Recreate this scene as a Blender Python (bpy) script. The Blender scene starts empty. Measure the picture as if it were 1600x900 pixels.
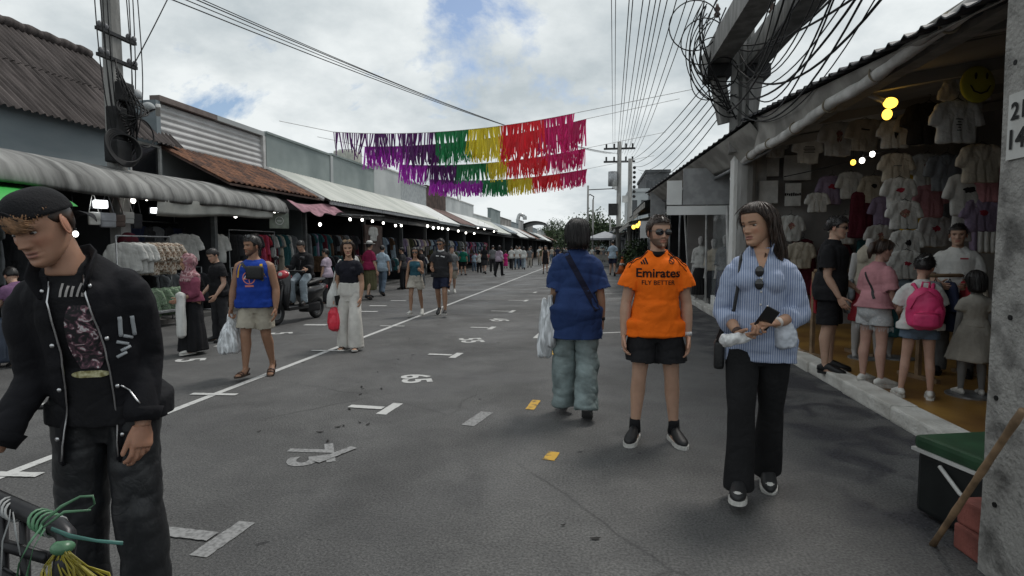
import bpy, bmesh, math, random
import numpy as np
from mathutils import Vector, Matrix
from mathutils.bvhtree import BVHTree
R_ = math.radians
rng = random.Random(7)
nrg = np.random.default_rng(11)
scene = bpy.context.scene
COL = scene.collection

# ------------------------------------------------------------------ camera
FPX = 900.0; YAW = R_(8.22); PIT = R_(-3.94); CAMH = 1.5
cam_d = bpy.data.cameras.new('camera'); cam = bpy.data.objects.new('camera', cam_d); COL.objects.link(cam)
cam_d.sensor_width = 36.0; cam_d.lens = 36.0 * FPX / 1600.0
cam_d.clip_start = 0.05; cam_d.clip_end = 3000
cam.location = (0, 0, CAMH); cam.rotation_euler = (R_(90) + PIT, 0, YAW)
scene.camera = cam

# ------------------------------------------------------------------ world: hazy sky with broken cloud
SKYLOC = (9.608, 6.229, 0.0)
SUN_EL, SUN_AZ = R_(62), R_(35)
w = bpy.data.worlds.new('World'); scene.world = w; w.use_nodes = True
nt = w.node_tree; nt.nodes.clear(); N = nt.nodes.new; L = nt.links.new
out = N('ShaderNodeOutputWorld'); bg = N('ShaderNodeBackground'); L(bg.outputs[0], out.inputs[0])
sky = N('ShaderNodeTexSky'); sky.sky_type = 'NISHITA'; sky.sun_disc = False
sky.sun_elevation = SUN_EL; sky.sun_rotation = SUN_AZ; sky.air_density = 1.0; sky.dust_density = 1.5
tc = N('ShaderNodeTexCoord'); sp_ = N('ShaderNodeSeparateXYZ'); L(tc.outputs['Generated'], sp_.inputs[0])
def wmath(op, a, b=None, clamp=False):
    n = N('ShaderNodeMath'); n.operation = op; n.use_clamp = clamp
    for i, v in enumerate((a, b)):
        if v is None: continue
        if isinstance(v, (int, float)): n.inputs[i].default_value = v
        else: L(v, n.inputs[i])
    return n.outputs[0]
zz = wmath('ADD', wmath('MAXIMUM', sp_.outputs[2], 0.0), 0.34)
cmb = N('ShaderNodeCombineXYZ'); L(wmath('DIVIDE', sp_.outputs[0], zz), cmb.inputs[0]); L(wmath('DIVIDE', sp_.outputs[1], zz), cmb.inputs[1])
mp = N('ShaderNodeMapping'); mp.inputs['Location'].default_value = SKYLOC; L(cmb.outputs[0], mp.inputs[0])
n1 = N('ShaderNodeTexNoise'); n1.inputs['Scale'].default_value = 1.5; n1.inputs['Detail'].default_value = 8; n1.inputs['Roughness'].default_value = .6; n1.inputs['Distortion'].default_value = .4
L(mp.outputs[0], n1.inputs['Vector'])
n2 = N('ShaderNodeTexNoise'); n2.inputs['Scale'].default_value = 2.0; n2.inputs['Detail'].default_value = 10; n2.inputs['Roughness'].default_value = .58
L(mp.outputs[0], n2.inputs['Vector'])
cr = N('ShaderNodeValToRGB'); cr.color_ramp.elements[0].position = .345; cr.color_ramp.elements[1].position = .425; L(n1.outputs[0], cr.inputs[0])
cc = N('ShaderNodeValToRGB'); L(n2.outputs[0], cc.inputs[0])
cc.color_ramp.elements[0].position = .34; cc.color_ramp.elements[0].color = (4.0, 4.5, 4.75, 1)
cc.color_ramp.elements[1].position = .60; cc.color_ramp.elements[1].color = (6.9, 7.25, 7.3, 1)
mx = N('ShaderNodeMix'); mx.data_type = 'RGBA'; L(wmath('MAXIMUM', cr.outputs[0], wmath('SUBTRACT', 1.0, wmath('MULTIPLY', wmath('MAXIMUM', sp_.outputs[2], 0.0), 9.0, True), True)), mx.inputs[0]); L(sky.outputs[0], mx.inputs[6]); L(cc.outputs[0], mx.inputs[7])
L(mx.outputs[2], bg.inputs[0]); bg.inputs[1].default_value = 0.10

# ------------------------------------------------------------------ sun behind thin cloud
sd = bpy.data.lights.new('sun', 'SUN'); so = bpy.data.objects.new('sun', sd); COL.objects.link(so)
sd.energy = 1.5; sd.angle = R_(14); sd.color = (1, .96, .9)
so.rotation_euler = (R_(90) - SUN_EL, 0, math.pi - SUN_AZ)

vs = scene.view_settings
vs.view_transform = 'Standard'; vs.look = 'None'; vs.exposure = 0.32; vs.gamma = 1.0; vs.use_curve_mapping = False
scene.cycles.max_bounces = 6; scene.cycles.diffuse_bounces = 3; scene.cycles.glossy_bounces = 2; scene.cycles.transparent_max_bounces = 8
scene.cycles.caustics_reflective = False; scene.cycles.caustics_refractive = False

# ------------------------------------------------------------------ photograph pixels (1600 x 900) to places
_cy, _sy, _cp, _sp = math.cos(YAW), math.sin(YAW), math.cos(PIT), math.sin(PIT)
CF = np.array([-_sy*_cp, _cy*_cp, _sp]); CR = np.array([_cy, _sy, 0.]); CU = np.cross(CR, CF); CC = np.array([0, 0, CAMH])
def ray(x, y): return CF + CR*(x-800)/FPX + CU*(450-y)/FPX
def G(x, y, z=0.): d = ray(x, y); return CC + d*(z-CAMH)/d[2]
def PX(x, y, X): d = ray(x, y); return CC + d*X/d[0]
def PY(x, y, Y): d = ray(x, y); return CC + d*Y/d[1]

# ------------------------------------------------------------------ helpers: tags, meshes
def tag(o, label=None, cat=None, group=None, kind=None):
    if label: o['label'] = label
    if cat: o['category'] = cat
    if group: o['group'] = group
    if kind: o['kind'] = kind
    return o
def empty(name, loc, rz=0., label=None, cat=None, group=None):
    o = bpy.data.objects.new(name, None); COL.objects.link(o); o.location = tuple(loc); o.rotation_euler = (0, 0, rz)
    o.empty_display_size = .1
    return tag(o, label, cat, group)
def mdata(name, V, F, mat=None, smooth=False):
    me = bpy.data.meshes.new(name)
    me.from_pydata([tuple(map(float, v)) for v in V], [], [tuple(map(int, f)) for f in F])
    if mat is not None:
        for m_ in (mat if isinstance(mat, (list, tuple)) else [mat]): me.materials.append(m_)
    if smooth: me.polygons.foreach_set('use_smooth', [True]*len(me.polygons))
    me.update()
    return me
def link(name, me, parent=None, loc=(0, 0, 0), rot=(0, 0, 0), scale=(1, 1, 1)):
    o = bpy.data.objects.new(name, me); COL.objects.link(o); o.parent = parent
    o.location = tuple(loc); o.rotation_euler = tuple(rot); o.scale = tuple(scale)
    return o
def obj(name, vf, mat, parent=None, smooth=False, loc=(0, 0, 0), rot=(0, 0, 0)):
    return link(name, mdata(name, vf[0], vf[1], mat, smooth), parent, loc, rot)
def struct(name, vf, mat, smooth=False):
    return tag(obj(name, vf, mat, None, smooth), kind='structure')
def copy_tree(o, parent=None):
    c = o.copy(); COL.objects.link(c)
    c.parent = parent
    for ch in [x for x in list(bpy.data.objects) if x.parent == o]: copy_tree(ch, c)
    return c
def swapmat(o, m):
    o.material_slots[0].link = 'OBJECT'; o.material_slots[0].material = m
def rotz(a): c, s = math.cos(a), math.sin(a); return np.array([[c, -s, 0], [s, c, 0], [0, 0, 1.]])
def rotx(a): c, s = math.cos(a), math.sin(a); return np.array([[1, 0, 0], [0, c, -s], [0, s, c]])
def roty(a): c, s = math.cos(a), math.sin(a); return np.array([[c, 0, s], [0, 1, 0], [-s, 0, c]])
def nz(v): v = np.asarray(v, float); n = np.linalg.norm(v); return v/n if n > 1e-9 else v
def join(parts):
    V, F, k = [], [], 0
    for v, f in parts:
        V += [tuple(p) for p in v]; F += [tuple(i+k for i in q) for q in f]; k += len(v)
    return V, F
def move(vf, M=None, t=(0, 0, 0)):
    V = np.asarray(vf[0], float)
    if M is not None: V = V @ np.asarray(M).T
    return V + np.asarray(t, float), vf[1]
def box(c, s, M=None):
    V = np.array([(x, y, z) for x in (-.5, .5) for y in (-.5, .5) for z in (-.5, .5)]) * np.asarray(s, float)
    if M is not None: V = V @ M.T
    return V + np.asarray(c, float), [(0, 1, 3, 2), (4, 6, 7, 5), (0, 4, 5, 1), (2, 3, 7, 6), (0, 2, 6, 4), (1, 5, 7, 3)]
def box2(a, b):
    a = np.asarray(a, float); b = np.asarray(b, float); return box((a+b)/2, np.abs(b-a))
def bbox(c, s, bev=.01, M=None):
    """box with bevelled edges"""
    bm = bmesh.new(); bmesh.ops.create_cube(bm, size=1)
    for v in bm.verts: v.co = Vector((v.co.x*s[0], v.co.y*s[1], v.co.z*s[2]))
    bmesh.ops.bevel(bm, geom=bm.edges[:], offset=bev, segments=2, affect='EDGES', profile=.6)
    V = np.array([v.co[:] for v in bm.verts]); F = [tuple(v.index for v in f.verts) for f in bm.faces]; bm.free()
    if M is not None: V = V @ np.asarray(M).T
    return V + np.asarray(c, float), F
def frames(P, hint=None):
    P = np.asarray(P, float); n = len(P); T = np.zeros_like(P)
    T[1:-1] = P[2:]-P[:-2]; T[0] = P[1]-P[0]; T[-1] = P[-1]-P[-2]
    T /= np.maximum(np.linalg.norm(T, axis=1, keepdims=True), 1e-9)
    h = np.array(hint, float) if hint is not None else (np.array([1., 0, 0]) if abs(T[0][0]) < .8 else np.array([0, 1., 0]))
    A = []
    for i in range(n):
        a = h - T[i]*np.dot(h, T[i]); a = nz(a)
        if hint is None: h = a
        A.append(a)
    A = np.array(A); B = np.cross(T, A)
    return T, A, B
def loft(P, rad, n=12, hint=None, cap=True, sq=1.0, off=None):
    """closed tube through points P; rad = list of r or (ra, rb) along hint axis / across; rounded ends are the caller's job"""
    P = np.asarray(P, float); T, A, B = frames(P, hint)
    a = np.linspace(0, 2*math.pi, n, endpoint=False); ca, sa = np.cos(a), np.sin(a)
    if sq != 1.0: ca = np.sign(ca)*np.abs(ca)**sq; sa = np.sign(sa)*np.abs(sa)**sq
    V = []
    for i in range(len(P)):
        ra, rb = rad[i] if isinstance(rad[i], (tuple, list, np.ndarray)) else (rad[i], rad[i])
        V.append(P[i] + np.outer(ca*ra, A[i]) + np.outer(sa*rb, B[i]))
    V = np.concatenate(V); F = []
    for i in range(len(P)-1):
        for j in range(n):
            k = (j+1) % n; F.append((i*n+j, i*n+k, (i+1)*n+k, (i+1)*n+j))
    if cap:
        F.append(tuple(range(n-1, -1, -1))); F.append(tuple((len(P)-1)*n+j for j in range(n)))
    return V, F
def tube(P, r, n=8, hint=None): return loft(P, [r]*len(P) if np.isscalar(r) else r, n, hint)
def cyl(p, q, r, n=12): return loft([p, q], [r, r] if np.isscalar(r) else list(r), n)
def ball(c, r, n=12, m=8, M=None):
    r = np.ones(3)*np.asarray(r, float); V = [(0, 0, 1)]; F = []
    for i in range(1, m):
        t = math.pi*i/m
        for j in range(n): p = 2*math.pi*j/n; V.append((math.sin(t)*math.cos(p), math.sin(t)*math.sin(p), math.cos(t)))
    V.append((0, 0, -1)); V = np.array(V)*r
    if M is not None: V = V @ np.asarray(M).T
    for j in range(n):
        k = (j+1) % n; F.append((0, 1+j, 1+k)); F.append((len(V)-1, 1+(m-2)*n+k, 1+(m-2)*n+j))
        for i in range(m-2): F.append((1+i*n+j, 1+(i+1)*n+j, 1+(i+1)*n+k, 1+i*n+k))
    return V+np.asarray(c, float), F
def ring(c, r, tr, M=None, n=24, m=6):
    V, F = [], []
    for i in range(n):
        t = 2*math.pi*i/n
        for j in range(m):
            p = 2*math.pi*j/m; rr = r+tr*math.cos(p); V.append((rr*math.cos(t), rr*math.sin(t), tr*math.sin(p)))
    for i in range(n):
        for j in range(m): F.append((i*m+j, ((i+1) % n)*m+j, ((i+1) % n)*m+(j+1) % m, i*m+(j+1) % m))
    V = np.array(V)
    if M is not None: V = V @ np.asarray(M).T
    return V+np.asarray(c, float), F
def bez(p0, p1, p2, p3, n=12):
    t = np.linspace(0, 1, n)[:, None]; p0, p1, p2, p3 = [np.asarray(p, float) for p in (p0, p1, p2, p3)]
    return (1-t)**3*p0+3*t*(1-t)**2*p1+3*t*t*(1-t)*p2+t**3*p3
def sagline(a, b, sag, n=16):
    t = np.linspace(0, 1, n)[:, None]; a = np.asarray(a, float); b = np.asarray(b, float)
    return a*(1-t)+b*t - np.array([0, 0, 1.])*4*sag*t*(1-t)
def prism(poly, z0, z1):
    n = len(poly); V = [(x, y, z0) for x, y in poly]+[(x, y, z1) for x, y in poly]
    F = [tuple(range(n-1, -1, -1)), tuple(range(n, 2*n))]+[(i, (i+1) % n, n+(i+1) % n, n+i) for i in range(n)]
    return np.array(V, float), F
def sheet(fn, nu, nv, thick=0.0):
    """grid surface fn(u,v)->xyz (u,v in 0..1), optional thickness along z"""
    V = [fn(i/nu, j/nv) for i in range(nu+1) for j in range(nv+1)]; q = nv+1
    F = [(i*q+j, (i+1)*q+j, (i+1)*q+j+1, i*q+j+1) for i in range(nu) for j in range(nv)]
    if thick:
        k = len(V); V = V+[(x, y, z-thick) for x, y, z in V]
        F = F+[(a+k, d+k, c+k, b+k) for a, b, c, d in F]
        ed = [(i*q, (i+1)*q) for i in range(nu)]+[((i+1)*q+nv, i*q+nv) for i in range(nu)]+[(j+1, j) for j in range(nv)]+[(nu*q+j, nu*q+j+1) for j in range(nv)]
        F += [(b, a, a+k, b+k) for a, b in ed]
    return np.array(V, float), F

# ------------------------------------------------------------------ helpers: materials
MATS = {}
def pm(name, col, rough=.75, var=.12, scale=6., bump=0., bscale=60., metal=0., spec=.35, stretch=(1, 1, 1), col2=None, lo=.4, hi=.62, emit=None, estr=0., detail=5, coat=0., alpha=1., trans=0., crease=0.):
    """procedural Principled: colour broken up by noise (towards col2 if given), fine bump"""
    if name in MATS: return MATS[name]
    m = bpy.data.materials.new(name); m.use_nodes = True; t = m.node_tree; b = t.nodes['Principled BSDF']
    nn, ll = t.nodes.new, t.links.new
    b.inputs['Roughness'].default_value = rough; b.inputs['Metallic'].default_value = metal; b.inputs['Specular IOR Level'].default_value = spec
    b.inputs['Coat Weight'].default_value = coat
    if alpha < 1: b.inputs['Alpha'].default_value = alpha
    if trans: b.inputs['Transmission Weight'].default_value = trans
    c = nn('ShaderNodeTexCoord'); mpn = nn('ShaderNodeMapping'); mpn.inputs['Scale'].default_value = stretch; ll(c.outputs['Object'], mpn.inputs[0])
    tx = nn('ShaderNodeTexNoise'); tx.inputs['Scale'].default_value = scale; tx.inputs['Detail'].default_value = detail; ll(mpn.outputs[0], tx.inputs['Vector'])
    rp = nn('ShaderNodeValToRGB'); ll(tx.outputs[0], rp.inputs[0])
    c2 = col2 if col2 else tuple(min(1, x*(1+var)) for x in col); c1 = col if col2 else tuple(x*(1-var) for x in col)
    rp.color_ramp.elements[0].position = lo; rp.color_ramp.elements[0].color = (*c1, 1)
    rp.color_ramp.elements[1].position = hi; rp.color_ramp.elements[1].color = (*c2, 1)
    ll(rp.outputs[0], b.inputs['Base Color'])
    if bump:
        t2 = nn('ShaderNodeTexNoise'); t2.inputs['Scale'].default_value = bscale; t2.inputs['Detail'].default_value = 6; ll(mpn.outputs[0], t2.inputs['Vector'])
        bn = nn('ShaderNodeBump'); bn.inputs['Strength'].default_value = bump; bn.inputs['Distance'].default_value = .02; ll(t2.outputs[0], bn.inputs['Height']); ll(bn.outputs[0], b.inputs['Normal'])
        if crease:                                             # sharp little folds
            t3 = nn('ShaderNodeTexNoise'); t3.inputs['Scale'].default_value = 5.; t3.inputs['Detail'].default_value = 3; t3.inputs['Distortion'].default_value = 1.3; ll(mpn.outputs[0], t3.inputs['Vector'])
            s3 = nn('ShaderNodeMath'); s3.operation = 'SUBTRACT'; s3.inputs[1].default_value = .5; ll(t3.outputs[0], s3.inputs[0]); a3 = nn('ShaderNodeMath'); a3.operation = 'ABSOLUTE'; ll(s3.outputs[0], a3.inputs[0]); p3 = nn('ShaderNodeMath'); p3.operation = 'POWER'; p3.inputs[1].default_value = .6; ll(a3.outputs[0], p3.inputs[0])
            b3 = nn('ShaderNodeBump'); b3.inputs['Strength'].default_value = crease; b3.inputs['Distance'].default_value = .06; ll(p3.outputs[0], b3.inputs['Height']); ll(b3.outputs[0], bn.inputs['Normal'])
    if emit: b.inputs['Emission Color'].default_value = (*emit, 1); b.inputs['Emission Strength'].default_value = estr
    MATS[name] = m
    return m
def cloth(name, col, var=.12, rough=.85, bump=.25, **k): return pm('cloth_'+name, col, rough=rough, var=var, scale=k.pop('scale', 5), bump=bump, bscale=k.pop('bscale', 35), spec=.2, crease=k.pop('crease', .16), **k)
def attr_mat(name, rough=.55, spec=.35, bump=.06):
    """colour comes from the mesh's own 'Col' attribute, with slight mottling"""
    if name in MATS: return MATS[name]
    m = bpy.data.materials.new(name); m.use_nodes = True; t = m.node_tree; b = t.nodes['Principled BSDF']; nn, ll = t.nodes.new, t.links.new
    a = nn('ShaderNodeVertexColor'); a.layer_name = 'Col'
    c = nn('ShaderNodeTexCoord'); tx = nn('ShaderNodeTexNoise'); tx.inputs['Scale'].default_value = 26; tx.inputs['Detail'].default_value = 6; ll(c.outputs['Object'], tx.inputs['Vector'])
    mr = nn('ShaderNodeMapRange'); mr.inputs[3].default_value = .86; mr.inputs[4].default_value = 1.12; ll(tx.outputs[0], mr.inputs[0])
    mm = nn('ShaderNodeMix'); mm.data_type = 'RGBA'; mm.blend_type = 'MULTIPLY'; mm.inputs[0].default_value = 1; ll(a.outputs[0], mm.inputs[6]); ll(mr.outputs[0], mm.inputs[7])
    ll(mm.outputs[2], b.inputs['Base Color']); b.inputs['Subsurface Weight'].default_value = .12; b.inputs['Subsurface Radius'].default_value = (.010, .004, .002); b.inputs['Subsurface Scale'].default_value = 1.; b.inputs['Roughness'].default_value = rough; b.inputs['Specular IOR Level'].default_value = spec
    if bump:
        t2 = nn('ShaderNodeTexNoise'); t2.inputs['Scale'].default_value = 260; ll(c.outputs['Object'], t2.inputs['Vector'])
        bn = nn('ShaderNodeBump'); bn.inputs['Strength'].default_value = bump; bn.inputs['Distance'].default_value = .004; ll(t2.outputs[0], bn.inputs['Height']); ll(bn.outputs[0], b.inputs['Normal'])
    MATS[name] = m
    return m
def flat(name, col, rough=.6, **k): return pm(name, col, rough=rough, var=.06, **k)
# ------------------------------------------------------------------ people: body, head, hands, hair, clothes
TS = bpy.data.scenes.new('scratch')
def _eval(o):
    TS.view_layers[0].update(); dg = TS.view_layers[0].depsgraph; dg.update()
    return bpy.data.meshes.new_from_object(o.evaluated_get(dg), depsgraph=dg)
def remesh(parts, vox, sm=3):
    me = mdata('tmp', *join(parts)); o = bpy.data.objects.new('tmp', me); TS.collection.objects.link(o)
    m = o.modifiers.new('r', 'REMESH'); m.mode = 'VOXEL'; m.voxel_size = vox
    if sm: s = o.modifiers.new('s', 'SMOOTH'); s.factor = .5; s.iterations = sm
    e = _eval(o); n = len(e.vertices); V = np.empty(n*3); e.vertices.foreach_get('co', V); V = V.reshape(-1, 3)
    Nn = np.empty(n*3); e.vertex_normals.foreach_get('vector', Nn)
    F = np.empty(len(e.polygons)*4, int)
    if len(e.loops) == len(F): e.loops.foreach_get('vertex_index', F); F = F.reshape(-1, 4)
    else: F = [tuple(p.vertices) for p in e.polygons]
    bpy.data.objects.remove(o); bpy.data.meshes.remove(me); bpy.data.meshes.remove(e)
    return V, F, Nn.reshape(-1, 3)
def textmesh(s, size=1., offset=0., extrude=0., shear=0.):
    c = bpy.data.curves.new('t', 'FONT'); c.body = s; c.size = size; c.offset = offset; c.extrude = extrude; c.align_x = 'CENTER'; c.align_y = 'CENTER'; c.resolution_u = 3; c.shear = shear
    o = bpy.data.objects.new('t', c); TS.collection.objects.link(o); e = _eval(o)
    V = np.array([v.co[:] for v in e.vertices]); F = [tuple(p.vertices) for p in e.polygons]
    bpy.data.objects.remove(o); bpy.data.curves.remove(c); bpy.data.meshes.remove(e)
    return V, F
def fbm(P, seed, octs=3):
    r = np.random.default_rng(seed); s = np.zeros(len(P)); a = 1.
    for o in range(octs):
        for k in range(4):
            d = r.normal(size=3); d2 = r.normal(size=3); q = 2.**o
            s += a*np.sin(P@d*q + r.uniform(0, 6.28) + 1.2*np.sin(P@d2*q*.8 + r.uniform(0, 6.28)))
        a *= .55
    return s/4
def wrinkle(V, Nn, freq, amp, seed):
    f = fbm(V*np.asarray(freq, float), seed, 3)
    return V + Nn*(amp*1.5*(np.minimum(np.abs(f), .8)**.7 - .30))[:, None]
def setcol(me, C):
    a = me.color_attributes.new('Col', 'FLOAT_COLOR', 'POINT')
    c = np.ones((len(me.vertices), 4), np.float32); c[:, :3] = C; a.data.foreach_set('color', c.ravel())

# ---- head in its own frame: faces +Y, z up, centre at mid height, 0.23 m tall
_HZ = np.array([-.115, -.110, -.098, -.080, -.055, -.030, 0, .030, .060, .085, .104, .114])
_HW = np.array([.016, .026, .040, .051, .058, .064, .0685, .0715, .0715, .062, .042, .018])
_HF = np.array([.068, .080, .0865, .086, .084, .085, .086, .0905, .088, .070, .042, .016])
_HB = np.array([.030, .015, -.010, -.045, -.066, -.080, -.093, -.101, -.103, -.090, -.063, -.030])
def head_grid(nt=56, nzz=60, fem=False, feat=1.0):
    t = np.linspace(0, 1, nzz); z = -.115 + .229*t
    from_ = lambda A: np.interp(z, _HZ, A)
    k = np.ones(5)/5
    def smo(a): return np.convolve(np.pad(a, 2, mode='edge'), k, 'valid')
    w, f, b = smo(from_(_HW)), smo(from_(_HF)), smo(from_(_HB))
    if fem: w = w*np.interp(z, [-.11, -.05, .0], [.86, .93, .98])
    a = np.linspace(0, 2*math.pi, nt, endpoint=False)
    V = []
    for i in range(nzz):
        c, s = np.cos(a), np.sin(a)
        x = w[i]*np.sign(c)*np.abs(c)**.88
        m, h = (f[i]+b[i])/2, (f[i]-b[i])/2
        y = m + h*np.sign(s)*np.abs(s)**np.where(s > 0, .82, .95)
        V.append(np.stack([x, y, np.full(nt, z[i])], 1))
    V = np.concatenate(V); x, y, zz_ = V.T; fr = np.clip((y-.01)/.05, 0, 1); ax = np.abs(x)
    g = lambda u, s: np.exp(-(u/s)**2)
    An = np.interp(zz_, [-.046, -.040, -.033, -.026, .0, .018, .032], [0, .012, .0255, .0235, .011, .004, 0])
    d = An*g(x, .0105) + .010*g(ax-.0125, .0065)*g(zz_+.035, .0075)
    d += -.0115*g(ax-.032, .0155)*g(zz_-.001, .0115) - .004*g(ax-.012, .006)*g(zz_-.004, .010)
    d += .0050*g(ax-.030, .024)*g(zz_-.021, .0075)*(.5 if fem else 1) + .0045*g(ax-.046, .017)*g(zz_+.022, .016)
    d += .0065*g(x, .021)*g(zz_+.0565, .0050) + .0075*g(x, .018)*g(zz_+.0690, .0058) - .005*g(x, .024)*g(zz_+.0625, .0026)
    d += -.005*g(x, .024)*g(zz_+.081, .006) + .006*g(x, .020)*g(zz_+.097, .013) - .004*g(ax-.030, .007)*g(zz_+.050, .016)
    d += .003*g(ax-.031, .012)*g(zz_-.010, .0035)
    y = y + d*fr*feat; V = np.stack([x, y, zz_], 1)
    F = [(i*nt+j, i*nt+(j+1) % nt, (i+1)*nt+(j+1) % nt, (i+1)*nt+j) for i in range(nzz-1) for j in range(nt)]
    F.append(tuple(range(nt-1, -1, -1))); F.append(tuple((nzz-1)*nt+j for j in range(nt)))
    return V, F
def head_cols(V, skin, face):
    x, y, z = V.T; ax = np.abs(x); g = lambda u, s: np.exp(-(u/s)**2); fr = (y > .02)
    C = np.tile(np.array(skin, float), (len(V), 1))
    def blend(col, k):
        k = np.clip(k, 0, 1)[:, None]; C[:] = C*(1-k)+np.array(col, float)*k
    sk = np.array(skin)
    blend(sk*np.array([1.12, .82, .80]), .45*g(ax-.042, .018)*g(z+.028, .018)*fr)
    bd = face.get('beard', 0)
    if bd:
        reg = np.clip((-.040-z)/.012, 0, 1)*(y > -.02)*np.clip((ax-.012)/.008+np.clip((-.078-z)/.006, 0, 1)+1.0*(np.abs(z+.048) < .006), 0, 1)
        side = (ax > .050)*(y > -.015)*(y < .035)*(z < .0)
        blend(face.get('beardcol', (.02, .014, .01)), bd*np.maximum(reg*(1-g(x, .024)*g(z+.063, .010)), side*.8))
    lip = np.maximum(g(z+.0575, .0042), g(z+.0685, .0052))*(ax < .024*np.sqrt(np.clip(1-((z+.063)/.016)**2, 0, 1)))
    blend(face.get('lips', tuple(sk*np.array([1.0, .58, .58]))), .85*lip*fr)
    blend((.02, .01, .01), .8*g(z+.0625, .0016)*(ax < .022)*fr)
    br = g(z-.0215-.06*(ax-.03)-np.where(ax > .04, -.5*(ax-.04), 0), face.get('brow', .0036))*(ax > .013)*(ax < .05)
    blend(face.get('browcol', (.015, .01, .008)), .92*br*fr)
    blend((.02, .012, .01), .85*g(z-.0075+6*(ax-.032)**2, .0018)*(np.abs(ax-.032) < .016)*fr)
    if face.get('buzz'):
        k = np.clip((z-(.045-np.where(y < .03, .055, 0)+np.where(y < -.03, -.03, 0)))/.010, 0, 1)
        blend(face.get('haircol', (.015, .012, .01)), face['buzz']*k)
    return C
def eye_mesh(k):
    V, F = ball((0, 0, 0), (1, 1, 1), 18, 14); V = V @ rotx(-math.pi/2).T   # pole to +Y
    ang = np.arccos(np.clip(V[:, 1], -1, 1)); C = np.tile([.36, .34, .32], (len(V), 1)); C[ang < .70] = (.03, .016, .01); C[ang < .24] = (.003, .003, .003)
    return V*np.array([.0140, .0088, .0058])*k, F, C
def ear(side, k):
    M = rotz(side*-.35) @ rotx(.12)
    a = ring((0, 0, 0), 1, .22, roty(math.pi/2), 16, 6); Va = a[0]*np.array([.011, .0165, .029])
    bl = ball((0, 0, 0), (.006, .015, .027), 12, 8)
    return [((v @ M.T + np.array([side*.0745, -.012, -.006]))*k, f) for v, f in ((Va, a[1]), bl)]

# ---- hair: closed shell plus many strands following it
def hair(parent, hc, Mh, k, style, mat, n=350, seed=1, thick=1.0, length=None, part=0.):
    r = np.random.default_rng(seed); cx = np.array([0, -.008, .018]); rad = np.array([.0835, .1105, .109])
    zend = {'short': -.050, 'bob': -.120, 'long': -.30, 'cap': -.055, 'tied': -.065}[style] if length is None else length
    fz = {'short': .072, 'bob': .060, 'long': .070, 'cap': .06, 'tied': .078}[style]
    lng = style in ('bob', 'long')
    def zlim(t):                                            # t = angle from the face, 0..pi
        a = abs((t+math.pi) % (2*math.pi)-math.pi)
        if lng: return float(np.interp(a, [0, .80, 1.05, 1.35, 1.62, 1.9, math.pi], [fz, fz-.005, .045, .0, zend*.5, zend, zend]))
        return float(np.interp(a, [0, .85, 1.15, 1.5, 1.75, 2.1, math.pi], [fz, fz-.012, .030, .0, .012, zend*.8, zend]))
    def pos(t, z, o=0.):
        zq = (z-cx[2])/rad[2]
        if zq >= 0: q = math.sqrt(max(0, 1-min(zq, 1)**2))
        elif lng: q = 1.0-.10*min(1, -zq/1.6)*(1 if style == 'long' else 1.6)+ (.05*math.sin(zq*3) if style == 'long' else 0)
        else: q = math.sqrt(max(.12, 1-(zq*.92)**2))
        back = -.02*max(0, min(1, -zq)) if lng else 0.
        return np.array([cx[0]+math.sin(t)*(rad[0]*q+o), cx[1]+math.cos(t)*(rad[1]*q+o)+back*(-math.cos(t)), z])
    nt, nv = 40, 14; V, F = [], []
    top = cx[2]+rad[2]
    for j in range(nv+1):
        for i in range(nt):
            t = 2*math.pi*i/nt; zl = zlim(t); u = j/nv; z = top-(top-zl)*(u**1.5)
            V.append(pos(t, z, -.004*(u > .98)))
    for j in range(nv):
        for i in range(nt): F.append((j*nt+i, (j+1)*nt+i, (j+1)*nt+(i+1) % nt, j*nt+(i+1) % nt))
    k2 = len(V); Vi = [v*np.array([.90, .92, 1])+np.array([0, -.002, 0]) for v in V]; V += Vi
    F += [(a+k2, d+k2, c+k2, b+k2) for a, b, c, d in F]
    F += [(nv*nt+i, k2+nv*nt+i, k2+nv*nt+(i+1) % nt, nv*nt+(i+1) % nt) for i in range(nt)]
    parts = [(np.array(V), F)]
    for s in range(n):
        t = r.uniform(0, 2*math.pi); zl = zlim(t)
        if style == 'short':
            z0 = zl+(top-.004-zl)*r.uniform(0.02, 1)**.8; p = pos(t, z0, -.002); nrm = nz(p-cx); fl = nz(np.array([.35*r.normal(), .75 if t < 1.4 or t > 4.9 else -.3, .35*r.normal()-.35*(z0 < .03)]))
            ln = .026*thick*r.uniform(.5, 1.2)
            P = [p+nrm*ln*.55*u+(fl-nrm*np.dot(fl, nrm))*ln*(u**1.4) for u in (0, .35, .7, 1)]; rr = [.0028, .0026, .0018, .0004]
        else:
            if zl > .03 and r.random() < .8: continue
            u0 = r.uniform(0, .55); jt = r.normal()*.05; of = abs(r.normal())*(.004 if r.random() < .75 else .012)*thick+.001; e = r.uniform(.90, 1.06) if zl < .03 else r.uniform(.8, .95)
            P = []
            for u in np.linspace(u0, e, 8):
                z = top-.002-(top-zl)*(min(u, 1.2)**1.4); P.append(pos(t+jt*(u-u0)+.05*math.sin(u*5+s)*lng, z, of*(.4+u)))
            rr = [.0012, .0028, .0032, .0032, .003, .0028, .0022, .0005]
        parts.append(loft(np.array(P), [q*(.75+.5*thick*.5) for q in rr], 4))
    V, F = join(parts); V = np.array(V)*k @ Mh.T + hc
    return obj('hair', (V, F), mat, parent, True)

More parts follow.
